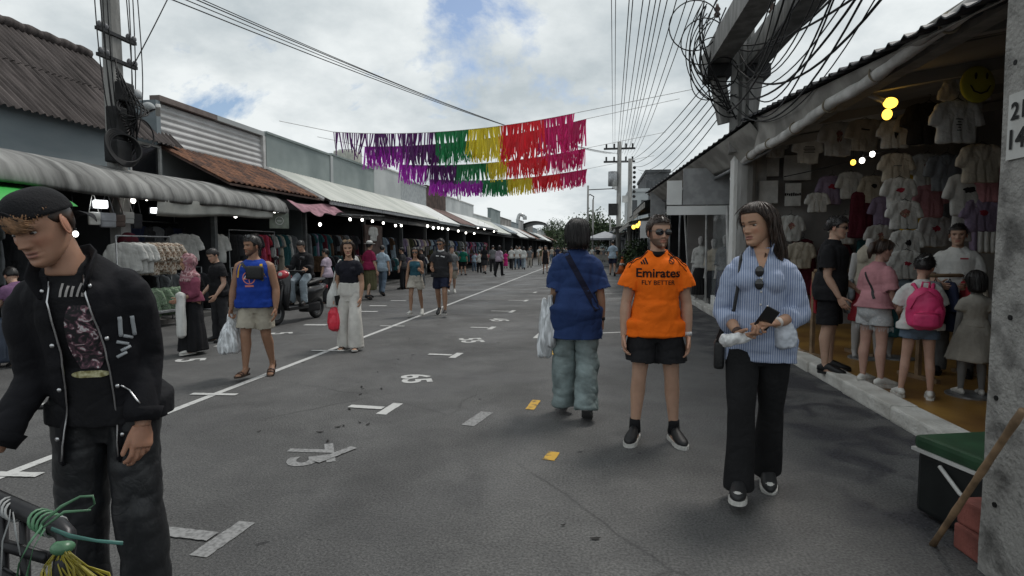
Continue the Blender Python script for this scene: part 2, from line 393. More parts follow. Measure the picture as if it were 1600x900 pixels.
def hand(w_, d, n, size, side, curl=.35, spread=.06, vox=.0035, thumb=None):
    """w_ wrist, d along the forearm, n palm normal; thumb leaves the side of the palm near its base"""
    s = size/.185; d = nz(d); n = nz(np.asarray(n, float)-d*np.dot(n, d)); t = np.cross(d, n)*side; t = nz(t)
    parts = [loft([w_-d*.02*s, w_+d*.012*s, w_+d*.045*s, w_+d*.085*s, w_+d*.098*s], [(.026*s, .019*s), (.029*s, .018*s), (.040*s, .0165*s), (.042*s, .0135*s), (.036*s, .010*s)], 14, t)]
    ls = [(.043, .026, .020), (.048, .030, .022), (.044, .028, .021), (.034, .021, .018)]
    for i, o in enumerate((.030, .010, -.010, -.029)):
        p = w_ + d*(.088-.006*abs(i-1))*s + t*o*s; a = 0; P = [p-d*.014*s]; dirf = nz(d+t*spread*(1.5-i))
        for j, l in enumerate(ls[i]):
            a += curl*(.8 if j == 0 else 1.1)*(1+.12*i); v = dirf*math.cos(a)+n*math.sin(a); p = p+v*l*s; P.append(p)
        P = np.array(P); P2 = np.concatenate([P, [P[-1]+(P[-1]-P[-2])*.15]])
        parts.append(loft(P2, [.0100*s, .0098*s, .0090*s, .0082*s, .0035*s], 8))
    td = nz(d*.72+t*.62+n*.30) if thumb is None else nz(d*thumb[0]+t*thumb[1]+n*thumb[2]); p = w_+d*.020*s+t*.024*s
    P = [p, p+td*.038*s, p+td*.066*s+d*.006*s, p+td*.085*s+d*.020*s+n*.004*s, p+td*.090*s+d*.025*s]
    parts.append(loft(np.array(P), [.0155*s, .0130*s, .0105*s, .0095*s, .004*s], 8))
    V, F, _ = remesh(parts, vox*s, 1)
    return V, F

# ---- torso tables: height above the hips, half width, half depth, forward offset (all x stature)
TM = [(-.085, .048, .045, 0), (-.04, .084, .064, -.006), (0, .090, .068, -.008), (.05, .086, .063, -.002), (.10, .082, .059, .004), (.16, .086, .063, .004), (.21, .090, .066, .002), (.245, .088, .060, -.003), (.268, .076, .048, -.007), (.285, .056, .040, -.006), (.300, .040, .036, -.004), (.312, .034, .034, -.003)]
TF = [(-.085, .048, .045, 0), (-.04, .090, .068, -.008), (0, .094, .071, -.010), (.05, .084, .062, -.002), (.105, .070, .053, .004), (.16, .076, .058, .004), (.21, .081, .060, .002), (.245, .078, .053, -.003), (.268, .066, .043, -.007), (.285, .048, .035, -.006), (.300, .035, .031, -.004), (.312, .029, .029, -.003)]
class P_: pass
def skeleton(H, sp):
    s = P_(); k = H; s.k = k; s.fem = sp.get('sex') == 'f'; s.fat = sp.get('fat', 1.)
    lean, side, twist = [R_(a) for a in sp.get('spine', (2, 0, 0))]; s.T = TF if s.fem else TM
    hr = R_(sp.get('hip', 0))
    def M(z):
        q = min(1, max(0, z/(.22*k))); return rotz(twist*q) @ rotx(-lean*(.3+.7*q)) @ roty(side*q)
    s.M = M; zs = np.linspace(0, .34*k, 40); P = [np.zeros(3)]
    for i in range(39): P.append(P[-1]+M(zs[i])@np.array([0, 0, zs[1]]))
    P = np.array(P)
    def sp_pt(z):
        if z < 0: return M(0)@np.array([0, 0, z])
        return np.array([np.interp(z, zs, P[:, i]) for i in range(3)])
    s.pt = sp_pt; Mt = M(k); s.Mt = Mt
    shw = (.083 if s.fem else .094)*k*sp.get('sh', 1.); s.shw = shw
    s.neck = sp_pt(.305*k)
    hy, hp, hrr = [R_(a) for a in sp.get('head', (0, 0, 0))]
    s.Mh = rotz(hy+twist) @ rotx(-(hp+lean*.45)) @ roty(hrr)
    s.hh = sp.get('hh', .137*k if k > 1.4 else .16*k); s.hk = s.hh/.23
    s.hc = s.neck + (Mt@np.array([0, 0, 1.])*.5+np.array([0, .25, .5]))*.012*k + s.Mh@np.array([0, .006*k, .070*k*s.hh/(.137*k)])
    s.sh, s.el, s.wr, s.ad, s.fd = {}, {}, {}, {}, {}; s.hi, s.kn, s.an, s.ft = {}, {}, {}, {}
    for n, q in (('L', -1), ('R', 1)):
        s.sh[n] = sp_pt(.243*k)+Mt@np.array([q*shw, -.006*k, 0])
        u, f_ = sp.get('arm'+n, ((.16, -.02, -1), (.10, .12, -1))); dv = lambda v: nz(np.array([v[0]*q, v[1], v[2]]))
        s.ad[n], s.fd[n] = dv(u), dv(f_); s.el[n] = s.sh[n]+s.ad[n]*.166*k; s.wr[n] = s.el[n]+s.fd[n]*.142*k
        th, sn, fy, fp = sp.get('leg'+n, ((.06, 0, -1), (.03, -.02, -1), 8, 0))
        s.hi[n] = np.array([q*.050*k, 0, -.01*k]); s.kn[n] = s.hi[n]+dv(th)*.240*k; s.an[n] = s.kn[n]+dv(sn)*.238*k
        s.ft[n] = rotz(-q*R_(fy)) @ rotx(R_(fp))
    lo = min(min((s.an[n]+s.ft[n]@np.array([0, y, -.048*k]))[2] for y in (-.035*k, .11*k)) for n in 'LR')
    s.up = -lo
    up = np.array([0, 0, s.up]); s.hc = s.hc+up; s.neck = s.neck+up; op = s.pt; s.pt = lambda z: op(z)+up
    for d in (s.sh, s.el, s.wr, s.hi, s.kn, s.an):
        for n in d: d[n] = d[n]+up
    return s
def torso_loft(s, z0, z1, ew, ed, fn=None, n=20, sq=.92, off=None):
    k = s.k; tab = np.array(s.T); zs = sorted(set([z0]+[z for z in list(tab[:, 0])+list(np.arange(-.3, .3, .035)) if z0 < z < z1]+[z1]))
    P, rad = [], []
    for z in zs:
        w_, d_, y_ = [np.interp(z, tab[:, 0], tab[:, i]) for i in (1, 2, 3)]
        f = 1+(s.fat-1)*float(np.interp(z, [-.1, 0, .1, .2, .26, .3], [.8, 1.1, 1.3, .9, .5, .2]))
        w_, d_ = w_*f*k+ew, d_*f*k+ed
        if fn: w_, d_ = fn(z, w_, d_)
        P.append(s.pt(z*k)+s.M(z*k)@np.array([0, y_*k+(f-1)*.03*k, 0])+(np.array(off(z)) if off else 0)); rad.append((w_, d_))
    return loft(P, rad, n, s.Mt@np.array([1., 0, 0]), sq=sq)
def body(s, sp, skin, vox, face, root):
    k = s.k; lf = sp.get('limb', 1.)*(.90 if s.fem else 1.)
    parts = [torso_loft(s, -.085, .312, -.006, -.006)]
    parts.append(loft([s.neck-np.array([0, 0, .02*k]), s.neck+np.array([0, .004*k, .01*k]), s.hc+s.Mh@np.array([0, -.018, -.06])*s.hk, s.hc+s.Mh@np.array([0, -.015, .0])*s.hk], [(.038*k*lf, .036*k*lf), .0315*k*lf, .030*k*lf, .026*k*lf], 14))
    for n, q in (('L', -1), ('R', 1)):
        sh, el, wr = s.sh[n], s.el[n], s.wr[n]; ins = sh-s.ad[n]*.012*k-s.Mt@np.array([q*.016*k, 0, 0])
        ap = sp.get('armfat', 1.)*lf; cs = .78 if sp.get('top', {}).get('sleeve', .62) else 1.
        parts.append(ball(sh-s.Mt@np.array([q*.010*k, 0, 0]), .033*k*ap*cs, 12, 8)); parts.append(loft([ins, sh+(el-sh)*.03, sh+(el-sh)*.18, sh+(el-sh)*.5, el, el+(wr-el)*.25, el+(wr-el)*.6, wr, wr+s.fd[n]*.012*k], [.03*k*lf*cs, .034*k*ap*cs, .034*k*ap*cs, .029*k*ap, .0235*k*ap, .0255*k*ap, .022*k*ap, .0155*k*lf, .015*k*lf], 14))
        hi, kn, an = s.hi[n], s.kn[n], s.an[n]; bk = np.array([0, -.010*k, 0])
        lp = sp.get('legfat', 1.)*lf
        parts.append(loft([hi+np.array([0, 0, .03*k]), hi+(kn-hi)*.15, hi+(kn-hi)*.5, hi+(kn-hi)*.85, kn, kn+(an-kn)*.28+bk, kn+(an-kn)*.6+bk*.5, an+(kn-an)*.08, an-np.array([0, 0, .01*k])], [.040*k, .047*k*lp, .043*k*lp, .036*k*lp, .0335*k*lp, .0345*k*lp, .027*k*lp, .020*k*lf, .020*k*lf], 14))
        Mf = s.ft[n]
        parts.append(loft([an+Mf@np.array(p)*k for p in ((0, -.028, -.028), (0, -.01, -.020), (0, .03, -.026), (0, .07, -.034), (0, .10, -.038), (0, .112, -.040))], [(.012*k, .016*k), (.018*k, .025*k), (.021*k, .020*k), (.026*k, .013*k), (.024*k, .009*k), (.012*k, .005*k)], 12, Mf@np.array([1., 0, 0])))
    if s.fem:
        for q in (-1, 1): parts.append(ball(s.pt(.198*k)+s.Mt@np.array([q*.040*k, .034*k, 0]), .030*k, 12, 8))
    V, F, _ = remesh(parts, vox, 4)
    C = np.tile(np.array(skin, float), (len(V), 1))
    # head and hands keep their fine shape and join the same mesh
    big = vox < .013
    hv, hf = head_grid(*((64, 72) if big else (28, 30)), fem=s.fem); hcol = head_cols(hv, skin, face)
    parts = [(V, F), (hv*s.hk @ s.Mh.T + s.hc, hf)]; Cs = [C, hcol]
    for q in (-1, 1):
        for v, f in ear(q, s.hk): parts.append((v @ s.Mh.T + s.hc, f)); Cs.append(np.tile(np.array(skin)*np.array([1.05, .9, .88]), (len(v), 1)))
    for n, q in (('L', -1), ('R', 1)):
        h = sp.get('hand'+n, {}); pn = np.array(h.get('palm', (-1, .15, 0)), float); pn[0] *= q
        dr = np.array(h['dir'], float)*np.array([q, 1, 1]) if 'dir' in h else s.fd[n]
        # thumb points forward for a hanging hand
        v, f = hand(s.wr[n], dr, pn, .103*k, q*h.get('flip', 1), h.get('curl', .3), h.get('spread', .05), .0035 if big else .006, h.get('thumb'))
        parts.append((v, f)); Cs.append(np.tile(np.array(skin)*np.array([.98, .92, .9]), (len(v), 1)))
    me = mdata('body', *join(parts), attr_mat('skin'), True); setcol(me, np.concatenate(Cs))
    b = link('body', me, root)
    if big and not face.get('noeyes'):
        for q in (-1, 1):
            i = np.argmin((hv[:, 0]-q*.0315)**2+(hv[:, 2]-.001)**2+(hv[:, 1] < 0)*9)
            ev, ef, ec = eye_mesh(1.); p = np.array([q*.0315, hv[i, 1]-.0045, .001])
            m2 = mdata('eye', (ev+p)*s.hk @ s.Mh.T + s.hc, ef, attr_mat('eye_gloss', .15, .6, 0), True); setcol(m2, ec); link('eye', m2, b)
    return b
def garment(name, parts, vox, mat, root, wr=None, sm=3, seed=0, cuts=()):
    V, F, Nn = remesh(parts, vox, sm); V0 = V
    for fr, am in (wr or []):
        V = wrinkle(V, Nn, fr, am, seed); seed += 1
    if vox < .0125 and len(cuts):                              # open hems: real cloth edges instead of closed ends
        kill = np.zeros(len(V), bool)
        for p, d, rad, *xm in cuts:
            q = V0-np.asarray(p); a = q@nz(d); kill |= (a > -.013) & (a < .05) & (np.linalg.norm(q-np.outer(a, nz(d)), axis=1) < rad) & ((np.abs(V0[:, 0]) > xm[0]) if xm else True)
        Fa = np.array(F); F = Fa[~kill[Fa].any(1)]
    o = obj(name, (V, F), mat, root, True)
    if vox < .0125 and len(cuts): m_ = o.modifiers.new('cloth thickness', 'SOLIDIFY'); m_.thickness = .004; m_.offset = -1
    return o
def sleeve(s, n, upto, r0, r1, k):
    q = -1 if n == 'L' else 1; sh, el, wr = s.sh[n], s.el[n], s.wr[n]; inw = -s.Mt@np.array([q*.014*k, 0, 0]); r0b = min(r0*.92, .047*k)
    if upto <= 1: P = [sh-s.ad[n]*.012*k+inw, sh+(el-sh)*.06+inw*.4, sh+(el-sh)*.25, sh+(el-sh)*upto*.7, sh+(el-sh)*upto]; rr = [r0b*.7, r0b, r0*.97, (r0+r1)/2, r1]
    else:
        e = el+(wr-el)*(upto-1); P = [sh-s.ad[n]*.012*k+inw, sh+(el-sh)*.06+inw*.4, sh+(el-sh)*.3, sh+(el-sh)*.75, el, el+(e-el)*.5, e]; rr = [r0b*.7, r0b, r0, r0*.9, r0*.84, (r0*.80+r1)/2, r1]
    return join([loft(P, rr, 16), ball(sh+inw, r0b*.93, 14, 10)])
def top(s, sp, g, root, vox, seed):
    k = s.k; ez = g.get('ease', .014); hem = g.get('hem', -.06); loose = g.get('loose', .97)
    tab = np.array(s.T); cw = np.interp(.20, tab[:, 0], tab[:, 1])*k*(1+(s.fat-1)*.9)+ez; fl = g.get('flare', 0.)
    def fn(z, w_, d_):
        if z < .085 and hem < .02: w_, d_ = w_+.014, d_+.016
        if z < .2: w_ = max(w_, cw*loose)+fl*(.2-z)*k; d_ = max(d_, cw*loose*.66)+fl*(.2-z)*k
        if z < .035 and 'bottom' in sp: rt = sp['bottom'].get('rt', .056)*k; q = min(1, (.035-z)/.03); xs = .012 if sp['bottom']['type'] == 'shorts' else 0.; w_ = max(w_, q*(.050*k+rt+.034+xs)); d_ = max(d_, q*(rt+.038+xs))
        if z > .28: w_, d_ = w_-ez*.4, d_-ez*.4
        return w_, d_
    parts = [torso_loft(s, hem, g.get('topz', .306), ez, ez, fn)]
    if s.fem and g.get('bust', 1):
        for q in (-1, 1): parts.append(ball(s.pt(.198*k)+s.Mt@np.array([q*.040*k, .038*k, 0]), .033*k+ez, 14, 10))
    sl = g.get('sleeve', .62); cuts = [(s.pt(hem*k), -s.M(max(0, hem*k))@np.array([0, 0, 1.]), .16*k)]
    for n in 'LR':
        if sl and sl <= 1: cuts.append((s.sh[n]+(s.el[n]-s.sh[n])*sl, s.ad[n], g.get('r1', .05)*k*1.5, .108*k))
        if sl: parts.append(sleeve(s, n, sl, g.get('r0', .045)*k, g.get('r1', .050)*k, k))
    return garment(g.get('name', 'shirt'), parts, vox, g['mat'], root, g.get('wr', [((7, 7, 3.2), .010), ((3, 3, 9), .006)]), 3, seed, cuts)
def bottom(s, sp, g, root, vox, seed):
    k = s.k; ty = g['type']; ez = g.get('ease', .012); wz = g.get('waist', .045)
    if ty == 'skirt':
        hz = g['hem']; z1 = s.pt(wz*k)[2]; P, rr = [], []
        c0 = s.pt(0); w0 = np.interp(0, [x[0] for x in s.T], [x[1] for x in s.T])*k*s.fat+ez
        for u in np.linspace(0, 1, 10):
            z = z1+(hz*k-z1)*u; q = min(1, u*3); wv = w0*(.82+.18*q)+(g.get('w', .2)*k-w0)*u; P.append((c0[0]*(1-u*.5), c0[1]*(1-u)+.0, z)); rr.append((wv, wv*(.72+.2*u)))
        parts = [loft(P, rr, 24, (1, 0, 0))]
        V, F, Nn = remesh(parts, vox, 2); a = np.arctan2(V[:, 1], V[:, 0]); u = np.clip((z1-V[:, 2])/(z1-hz*k), 0, 1)
        V[:, :2] *= (1+.045*u*np.sin(a*11+3*np.sin(a*2+seed)+V[:, 2]*2))[:, None]; V = wrinkle(V, Nn, (6, 6, 2), .012, seed)
        return obj('skirt', (V, F), g['mat'], root, True)
    parts = [torso_loft(s, -.088, wz, ez, ez)]; cuts = []
    for n, q in (('L', -1), ('R', 1)):
        hi, kn, an = s.hi[n], s.kn[n], s.an[n]; rt, rk, rh = g.get('rt', .056)*k, g.get('rk', .047)*k, g.get('rh', .044)*k
        st = hi+np.array([0, 0, .02*k])
        if ty == 'shorts':
            u = g.get('len', .8); cuts.append((hi+(kn-hi)*u, kn-hi, .09*k)); parts.append(loft([st, hi+(kn-hi)*.15, hi+(kn-hi)*u*.6, hi+(kn-hi)*u], [.052*k, rt, (rt+rk)/2+.003*k, rk], 18))
        else:
            e = an-np.array([0, 0, g.get('drop', .02)*k]); parts.append(loft([st, hi+(kn-hi)*.15, hi+(kn-hi)*.55, kn, kn+(e-kn)*.35, kn+(e-kn)*.7, e], [.052*k, rt, rt*.92, rk, (rk*.65+rh*.35), (rk*.3+rh*.7), rh], 18))
    return garment(g.get('name', ty), parts, vox, g['mat'], root, g.get('wr', [((6, 6, 5), .008), ((5, 5, 12), .005)]), 3, seed, cuts)
def shoe(s, n, g, root):
    k = s.k/1.75; an = s.an[n]; Mf = s.ft[n]; base = an+Mf@np.array([0, 0, -.050*s.k]); tf = lambda vf: (np.asarray(vf[0])*k @ Mf.T + base, vf[1])
    ys = np.array([-.070, -.055, -.02, .04, .09, .14, .18, .205, .215]); hw = np.array([.012, .030, .036, .035, .045, .049, .042, .026, .010])*g.get('wide', 1.)
    poly = [(x, y) for x, y in zip(hw, ys)]+[(-x, y) for x, y in zip(hw[::-1], ys[::-1])]
    th = g.get('sole', .026)
    if g.get('type', 'sneaker') == 'sneaker':
        hs = np.array([.030, .075, .098, .104, .082, .062, .050, .038, .020])*g.get('high', 1.)
        up = loft([(0, y, h*.5+th*.6) for y, h in zip(ys, hs)], [(w_*.97, h*.5) for w_, h in zip(hw, hs)], 16, (1, 0, 0), sq=.85)
        o = obj('shoe', tf(up), g['mat'], root, True)
        obj('sole', tf(prism([(x*1.06, y*1.03) for x, y in poly], 0, th)), g.get('smat', g['mat']), o, False)
        if g.get('lace'):
            obj('lace', tf(join([tube([(-.026, .052+.020*i, .092-.011*i), (0, .056+.020*i, .107-.012*i), (.026, .052+.020*i, .092-.011*i)], .0045, 6) for i in range(4)])), g['lace'], o, True)
        if g.get('panel'):
            for b_ in (((.034, .035, .056), (.014, .034, .022)), ((-.034, .035, .056), (.014, .034, .022)), ((.030, -.045, .060), (.012, .018, .026)), ((-.030, -.045, .060), (.012, .018, .026)), ((0, .165, .050), (.038, .036, .020))):
                obj('panel', tf(ball(b_[0], b_[1], 12, 8)), g['panel'], o, True)
    else:
        o = obj('sandal', tf(prism(poly, 0, th*.8)), g['mat'], root, False)
        st = [[(-.047, .11, .02), (-.035, .105, .048), (0, .10, .060), (.035, .105, .048), (.047, .11, .02)], [(-.044, .14, .02), (-.032, .14, .040), (0, .14, .050), (.032, .14, .040), (.044, .14, .02)]]
        if g['type'] == 'sandal': st.append([(-.034, .02, .03), (-.030, -.035, .085), (0, -.058, .088), (.030, -.035, .085), (.034, .02, .03)])
        obj('strap', tf(join([loft(p, [(.014, .006)]*5, 8, (0, 1, 0)) for p in st])), g.get('smat', g['mat']), o, True)
SHOEG = {}
def person(loc, face, H, sp, label, group=None, vox=.010, seed=1, z=0.):
    loc = (loc[0], loc[1], z); root = empty('person', loc, math.atan2(-face[0], face[1]), label, 'person', group)
    s = skeleton(H, sp); s.root = root; skin = sp.get('skin', (.42, .25, .17))
    fc = dict(sp.get('facial', {}))
    if 'hair' in sp: fc.setdefault('buzz', .95)
    s.body = body(s, sp, skin, vox, fc, root)
    cv = max(.0075, vox*.85)
    if 'bottom' in sp: s.bottom = bottom(s, sp, sp['bottom'], root, cv, seed*7+1)
    if 'top' in sp: s.top = top(s, sp, sp['top'], root, cv, seed*7+3)
    if 'hair' in sp:
        h = sp['hair']; s.hair = hair(root, s.hc, s.Mh, s.hk, h['style'], h['mat'], h.get('n', 400 if vox < .013 else 60), seed, h.get('thick', 1.), h.get('length'))
    if 'shoes' in sp:
        for n in 'LR': shoe(s, n, sp['shoes'], root)
    s.W = Matrix.Translation(loc) @ Matrix.Rotation(root.rotation_euler[2], 4, 'Z')
    s.world = lambda p: np.array((s.W @ Vector(tuple(map(float, p))))[:])
    return s
def project(o, vf, c, ax='front', lift=.004, M=None):
    """lay flat artwork (x right, y up as seen by a viewer) on the surface of garment o, in the person's own frame"""
    bv = BVHTree.FromPolygons([v.co[:] for v in o.data.vertices], [tuple(p.vertices) for p in o.data.polygons])
    V = np.asarray(vf[0], float); out_ = []
    d = {'front': (np.array([-1., 0, 0]), np.array([0, -1., 0])), 'back': (np.array([1., 0, 0]), np.array([0, 1., 0]))}[ax]
    right, dr = d
    if M is not None: right, dr = M@right, M@dr
    up = np.array([0, 0, 1.])
    if M is not None: up = nz(np.cross(right, -dr)) * (1 if np.cross(right, -dr)[2] > 0 else -1)
    last = None
    for v in V:
        p = np.asarray(c)+right*v[0]+up*v[1]-dr*1.2
        hit = bv.ray_cast(Vector(p), Vector(dr))
        if hit[0] is None: q = last if last is not None else p+dr*1.2
        else: q = np.array(hit[0][:])-dr*lift
        out_.append(q); last = q
    return np.array(out_), vf[1]
def grid2(poly_fn, nx, ny):
    return sheet(poly_fn, nx, ny)
def strip2(p, q, w_, n=10):
    p = np.array(p, float); q = np.array(q, float); t = nz(q-p); m = np.array([-t[1], t[0]])*w_/2
    V = []; F = []
    for i in range(n+1):
        c = p+(q-p)*i/n; V += [(*(c-m), 0), (*(c+m), 0)]
        if i: F.append((2*i-2, 2*i, 2*i+1, 2*i-1))
    return np.array(V), F
# ------------------------------------------------------------------ the setting: ground, road, paint, kerb
def road_mat():
    m = bpy.data.materials.new('asphalt'); m.use_nodes = True; t = m.node_tree; b = t.nodes['Principled BSDF']; nn, ll = t.nodes.new, t.links.new
    c = nn('ShaderNodeTexCoord')
    def noise(sc, det, src=None, dist=0., st=None):
        n = nn('ShaderNodeTexNoise'); n.inputs['Scale'].default_value = sc; n.inputs['Detail'].default_value = det; n.inputs['Distortion'].default_value = dist
        v = c.outputs['Object']
        if st: q = nn('ShaderNodeMapping'); q.inputs['Scale'].default_value = st; ll(v, q.inputs[0]); v = q.outputs[0]
        ll(v, n.inputs['Vector']); return n.outputs[0]
    def ramp(f, p0, c0, p1, c1):
        r = nn('ShaderNodeValToRGB'); ll(f, r.inputs[0]); e = r.color_ramp.elements; e[0].position = p0; e[0].color = (*c0, 1); e[1].position = p1; e[1].color = (*c1, 1); return r.outputs[0]
    def mix(f, a, d, mode='MIX'):
        x = nn('ShaderNodeMix'); x.data_type = 'RGBA'; x.blend_type = mode
        if isinstance(f, float): x.inputs[0].default_value = f
        else: ll(f, x.inputs[0])
        for i, v in ((6, a), (7, d)):
            if isinstance(v, tuple): x.inputs[i].default_value = (*v, 1)
            else: ll(v, x.inputs[i])
        return x.outputs[2]
    base = ramp(noise(.55, 6, dist=.6), .36, (.080, .079, .078), .66, (.118, .117, .115))
    wear = ramp(noise(.22, 4, st=(2.6, .5, 1)), .42, (1, 1, 1), .68, (.80, .80, .81)); col = mix(1., base, wear, 'MULTIPLY')
    stain = ramp(noise(.9, 7, dist=1.2), .60, (0, 0, 0), .72, (.4, .4, .4)); col = mix(stain, col, (.040, .040, .042))
    grit = ramp(noise(70, 6), .34, (.52, .52, .53), .68, (1.45, 1.45, 1.44)); col = mix(.9, col, grit, 'MULTIPLY')
    patch_ = ramp(noise(3.2, 8, dist=.7), .38, (.88, .88, .885), .66, (1.08, 1.08, 1.075)); col = mix(1., col, patch_, 'MULTIPLY')
    vo = nn('ShaderNodeTexVoronoi'); vo.feature = 'DISTANCE_TO_EDGE'; vo.inputs['Scale'].default_value = .32; wq = nn('ShaderNodeTexNoise'); wq.inputs['Scale'].default_value = 1.6; wq.inputs['Detail'].default_value = 7; ll(c.outputs['Object'], wq.inputs['Vector']); wm = nn('ShaderNodeMix'); wm.data_type = 'RGBA'; wm.inputs[0].default_value = .16; ll(c.outputs['Object'], wm.inputs[6]); ll(wq.outputs['Color'], wm.inputs[7]); ll(wm.outputs[2], vo.inputs['Vector'])
    ck_ = ramp(vo.outputs[0], .0, (.55, .55, .55), .0045, (0, 0, 0)); gate = ramp(noise(.5, 3), .50, (0, 0, 0), .58, (1, 1, 1)); ckm_ = mix(1., ck_, gate, 'MULTIPLY'); col = mix(ckm_, col, (.020, .020, .021))
    spots = ramp(noise(7.5, 2), .735, (0, 0, 0), .750, (1, 1, 1)); col = mix(spots, col, (.022, .022, .023))
    # old coarse patch along the right gutter
    sx = nn('ShaderNodeSeparateXYZ'); ll(c.outputs['Object'], sx.inputs[0])
    def mth(op, a, b_=None):
        n = nn('ShaderNodeMath'); n.operation = op
        for i, v in enumerate((a, b_)):
            if v is None: continue
            if isinstance(v, (int, float)): n.inputs[i].default_value = v
            else: ll(v, n.inputs[i])
        return n.outputs[0]
    edge = mth('ADD', sx.outputs[0], mth('MULTIPLY', mth('SUBTRACT', noise(1.3, 5), .5), 1.7))
    mk = nn('ShaderNodeMapRange'); mk.inputs[1].default_value = 1.45; mk.inputs[2].default_value = 1.75; ll(edge, mk.inputs[0])
    brk = ramp(noise(2.2, 6, dist=.8), .42, (0, 0, 0), .56, (1, 1, 1)); gut = mth('MULTIPLY', mk.outputs[0], brk)
    col = mix(gut, col, mix(1., (.030, .030, .034), ramp(noise(60, 4), .35, (.4, .4, .4), .7, (2.1, 2.1, 2.2)), 'MULTIPLY'))
    ll(col, b.inputs['Base Color'])
    rg = ramp(noise(.7, 5, dist=.5), .38, (.50, .50, .50), .62, (.82, .82, .82)); rg = mix(gut, rg, (.60, .60, .60)); ll(rg, b.inputs['Roughness']); b.inputs['Specular IOR Level'].default_value = .35
    bn = nn('ShaderNodeBump'); bn.inputs['Strength'].default_value = .8; bn.inputs['Distance'].default_value = .016
    hgt_ = mth('ADD', noise(95, 4), mth('MULTIPLY', gut, mth('MULTIPLY', noise(38, 5), 1.6))); ll(hgt_, bn.inputs['Height']); ll(bn.outputs[0], b.inputs['Normal'])
    return m
ASPH = road_mat()
def quadsheet(x0, x1, y0, y1, z): return ([(x0, y0, z), (x1, y0, z), (x1, y1, z), (x0, y1, z)], [(0, 1, 2, 3)])
struct('ground', quadsheet(-400, 400, -60, 1500, -.03), pm('bare_ground', (.10, .095, .088), rough=.9, scale=.4, var=.25))
road = struct('road', quadsheet(-9.3, 2.62, -8, 320, 0.), ASPH)
PAINT = pm('road_paint_white', (.46, .46, .45), rough=.7, col2=(.17, .17, .17), lo=.56, hi=.78, scale=26, bump=.3, bscale=90, detail=8)
PAINT2 = pm('road_paint_worn', (.24, .24, .24), rough=.75, col2=(.10, .10, .10), lo=.42, hi=.74, scale=45, detail=9)
PAINTY = pm('road_paint_yellow', (.50, .30, .045), rough=.7, col2=(.13, .10, .05), lo=.50, hi=.66, scale=16, detail=8)
ZP = .004
def raggedquad(p, q, w_, z=ZP, n=14, j=.006):
    p = np.array(p[:2], float); q = np.array(q[:2], float); t = nz(q-p); m = np.array([-t[1], t[0]])*w_/2; V, F = [], []
    for i in range(n+1):
        c = p+(q-p)*i/n; a = 1+rng.uniform(-1, 1)*j/w_; b = 1+rng.uniform(-1, 1)*j/w_
        V += [(*(c-m*a), z), (*(c+m*b), z)]
        if i: F.append((2*i-2, 2*i, 2*i+1, 2*i-1))
    return V, F
def paint(name, vf, m=PAINT):
    o = obj(name, vf, m, road); return o
paint('lane_line', raggedquad((-3.86, -4), (-3.86, 120), .085, n=160, j=.008))
for px in ((25, 743), (340, 617), (531, 549), (616, 510)):
    g = G(*px); paint('cross_tick', raggedquad((-4.10, g[1]-.02), (-3.62, g[1]+.02), .075, .008))
# bay corner marks and stall numbers down the middle
p1 = G(600, 640); p2 = G(707, 556); step = (p2[1]-p1[1])
MX = float(p1[0])
def tee(x, y, s=1., m=PAINT):
    paint('bay_mark', raggedquad((x+.03, y-.16*s), (x+.06, y+.22*s), .10, ZP), m); paint('bay_mark', raggedquad((x-.02, y+.03), (x-.36*s, y+.05), .09, ZP+.0035), m)
def number(txt, x, y, size, rz, m=PAINT2):
    V, F = textmesh(txt, size, .012); V = V @ rotz(rz).T; V[:, 2] = ZP; paint('stall_number', (V+np.array([x, y, 0]), F), m)
y = float(p1[1])
g0 = G(332, 845); tee(g0[0], g0[1], .95, PAINT2)
g = G(482, 712); number('75', g[0], g[1], .44, R_(-62)); paint('bay_mark', raggedquad((g[0]+.12, g[1]-.12), (g[0]+.26, g[1]+.20), .07, .008), PAINT2)
g = G(648, 592); number('65', g[0], g[1], .46, R_(-68), PAINT); g = G(735, 532); number('55', g[0], g[1], .50, R_(-68), PAINT); g = G(778, 500); number('45', g[0], g[1], .50, R_(-68), PAINT)
for px in ((600, 640), (707, 556), (764, 513), (797, 487), (819, 470), (834, 457)): g = G(*px); tee(g[0], g[1], 1.0 if px[1] > 500 else 1.3)
g = G(747, 655); paint('bay_mark', raggedquad((g[0]-.05, g[1]-.20), (g[0]+.04, g[1]+.22), .12, ZP), PAINT2)
for px, l in (((832, 634), .20), ((860, 714), .10), ((865, 551), .24)): g = G(*px); paint('yellow_mark', raggedquad((g[0]-.01, g[1]-l*.7), (g[0]+.02, g[1]+l), .085, ZP, 6), PAINTY)
for (a, b) in (((930, 521), (980, 519)), ((935, 459), (985, 458))): g, h = G(*a), G(*b); paint('bay_line', raggedquad(g, h, .07, ZP, 8))
g = G(846, 522); paint('bay_line', raggedquad((g[0]-.05, g[1]-.5), (g[0]+.02, g[1]+.5), .10, ZP, 8))
for px, rz in (((295, 563), .9), ((438, 521), .9)): g = G(*px); number('5', g[0], g[1], .5, R_(-60), PAINT)
for px in ((358, 541), (492, 508), (590, 478), (622, 470), (575, 487)): g = G(*px); paint('bay_mark', raggedquad((g[0]-.22, g[1]), (g[0]+.22, g[1]+.05), .16, ZP, 6), PAINT)
g = G(48, 636); tee(g[0], g[1], 1.2)
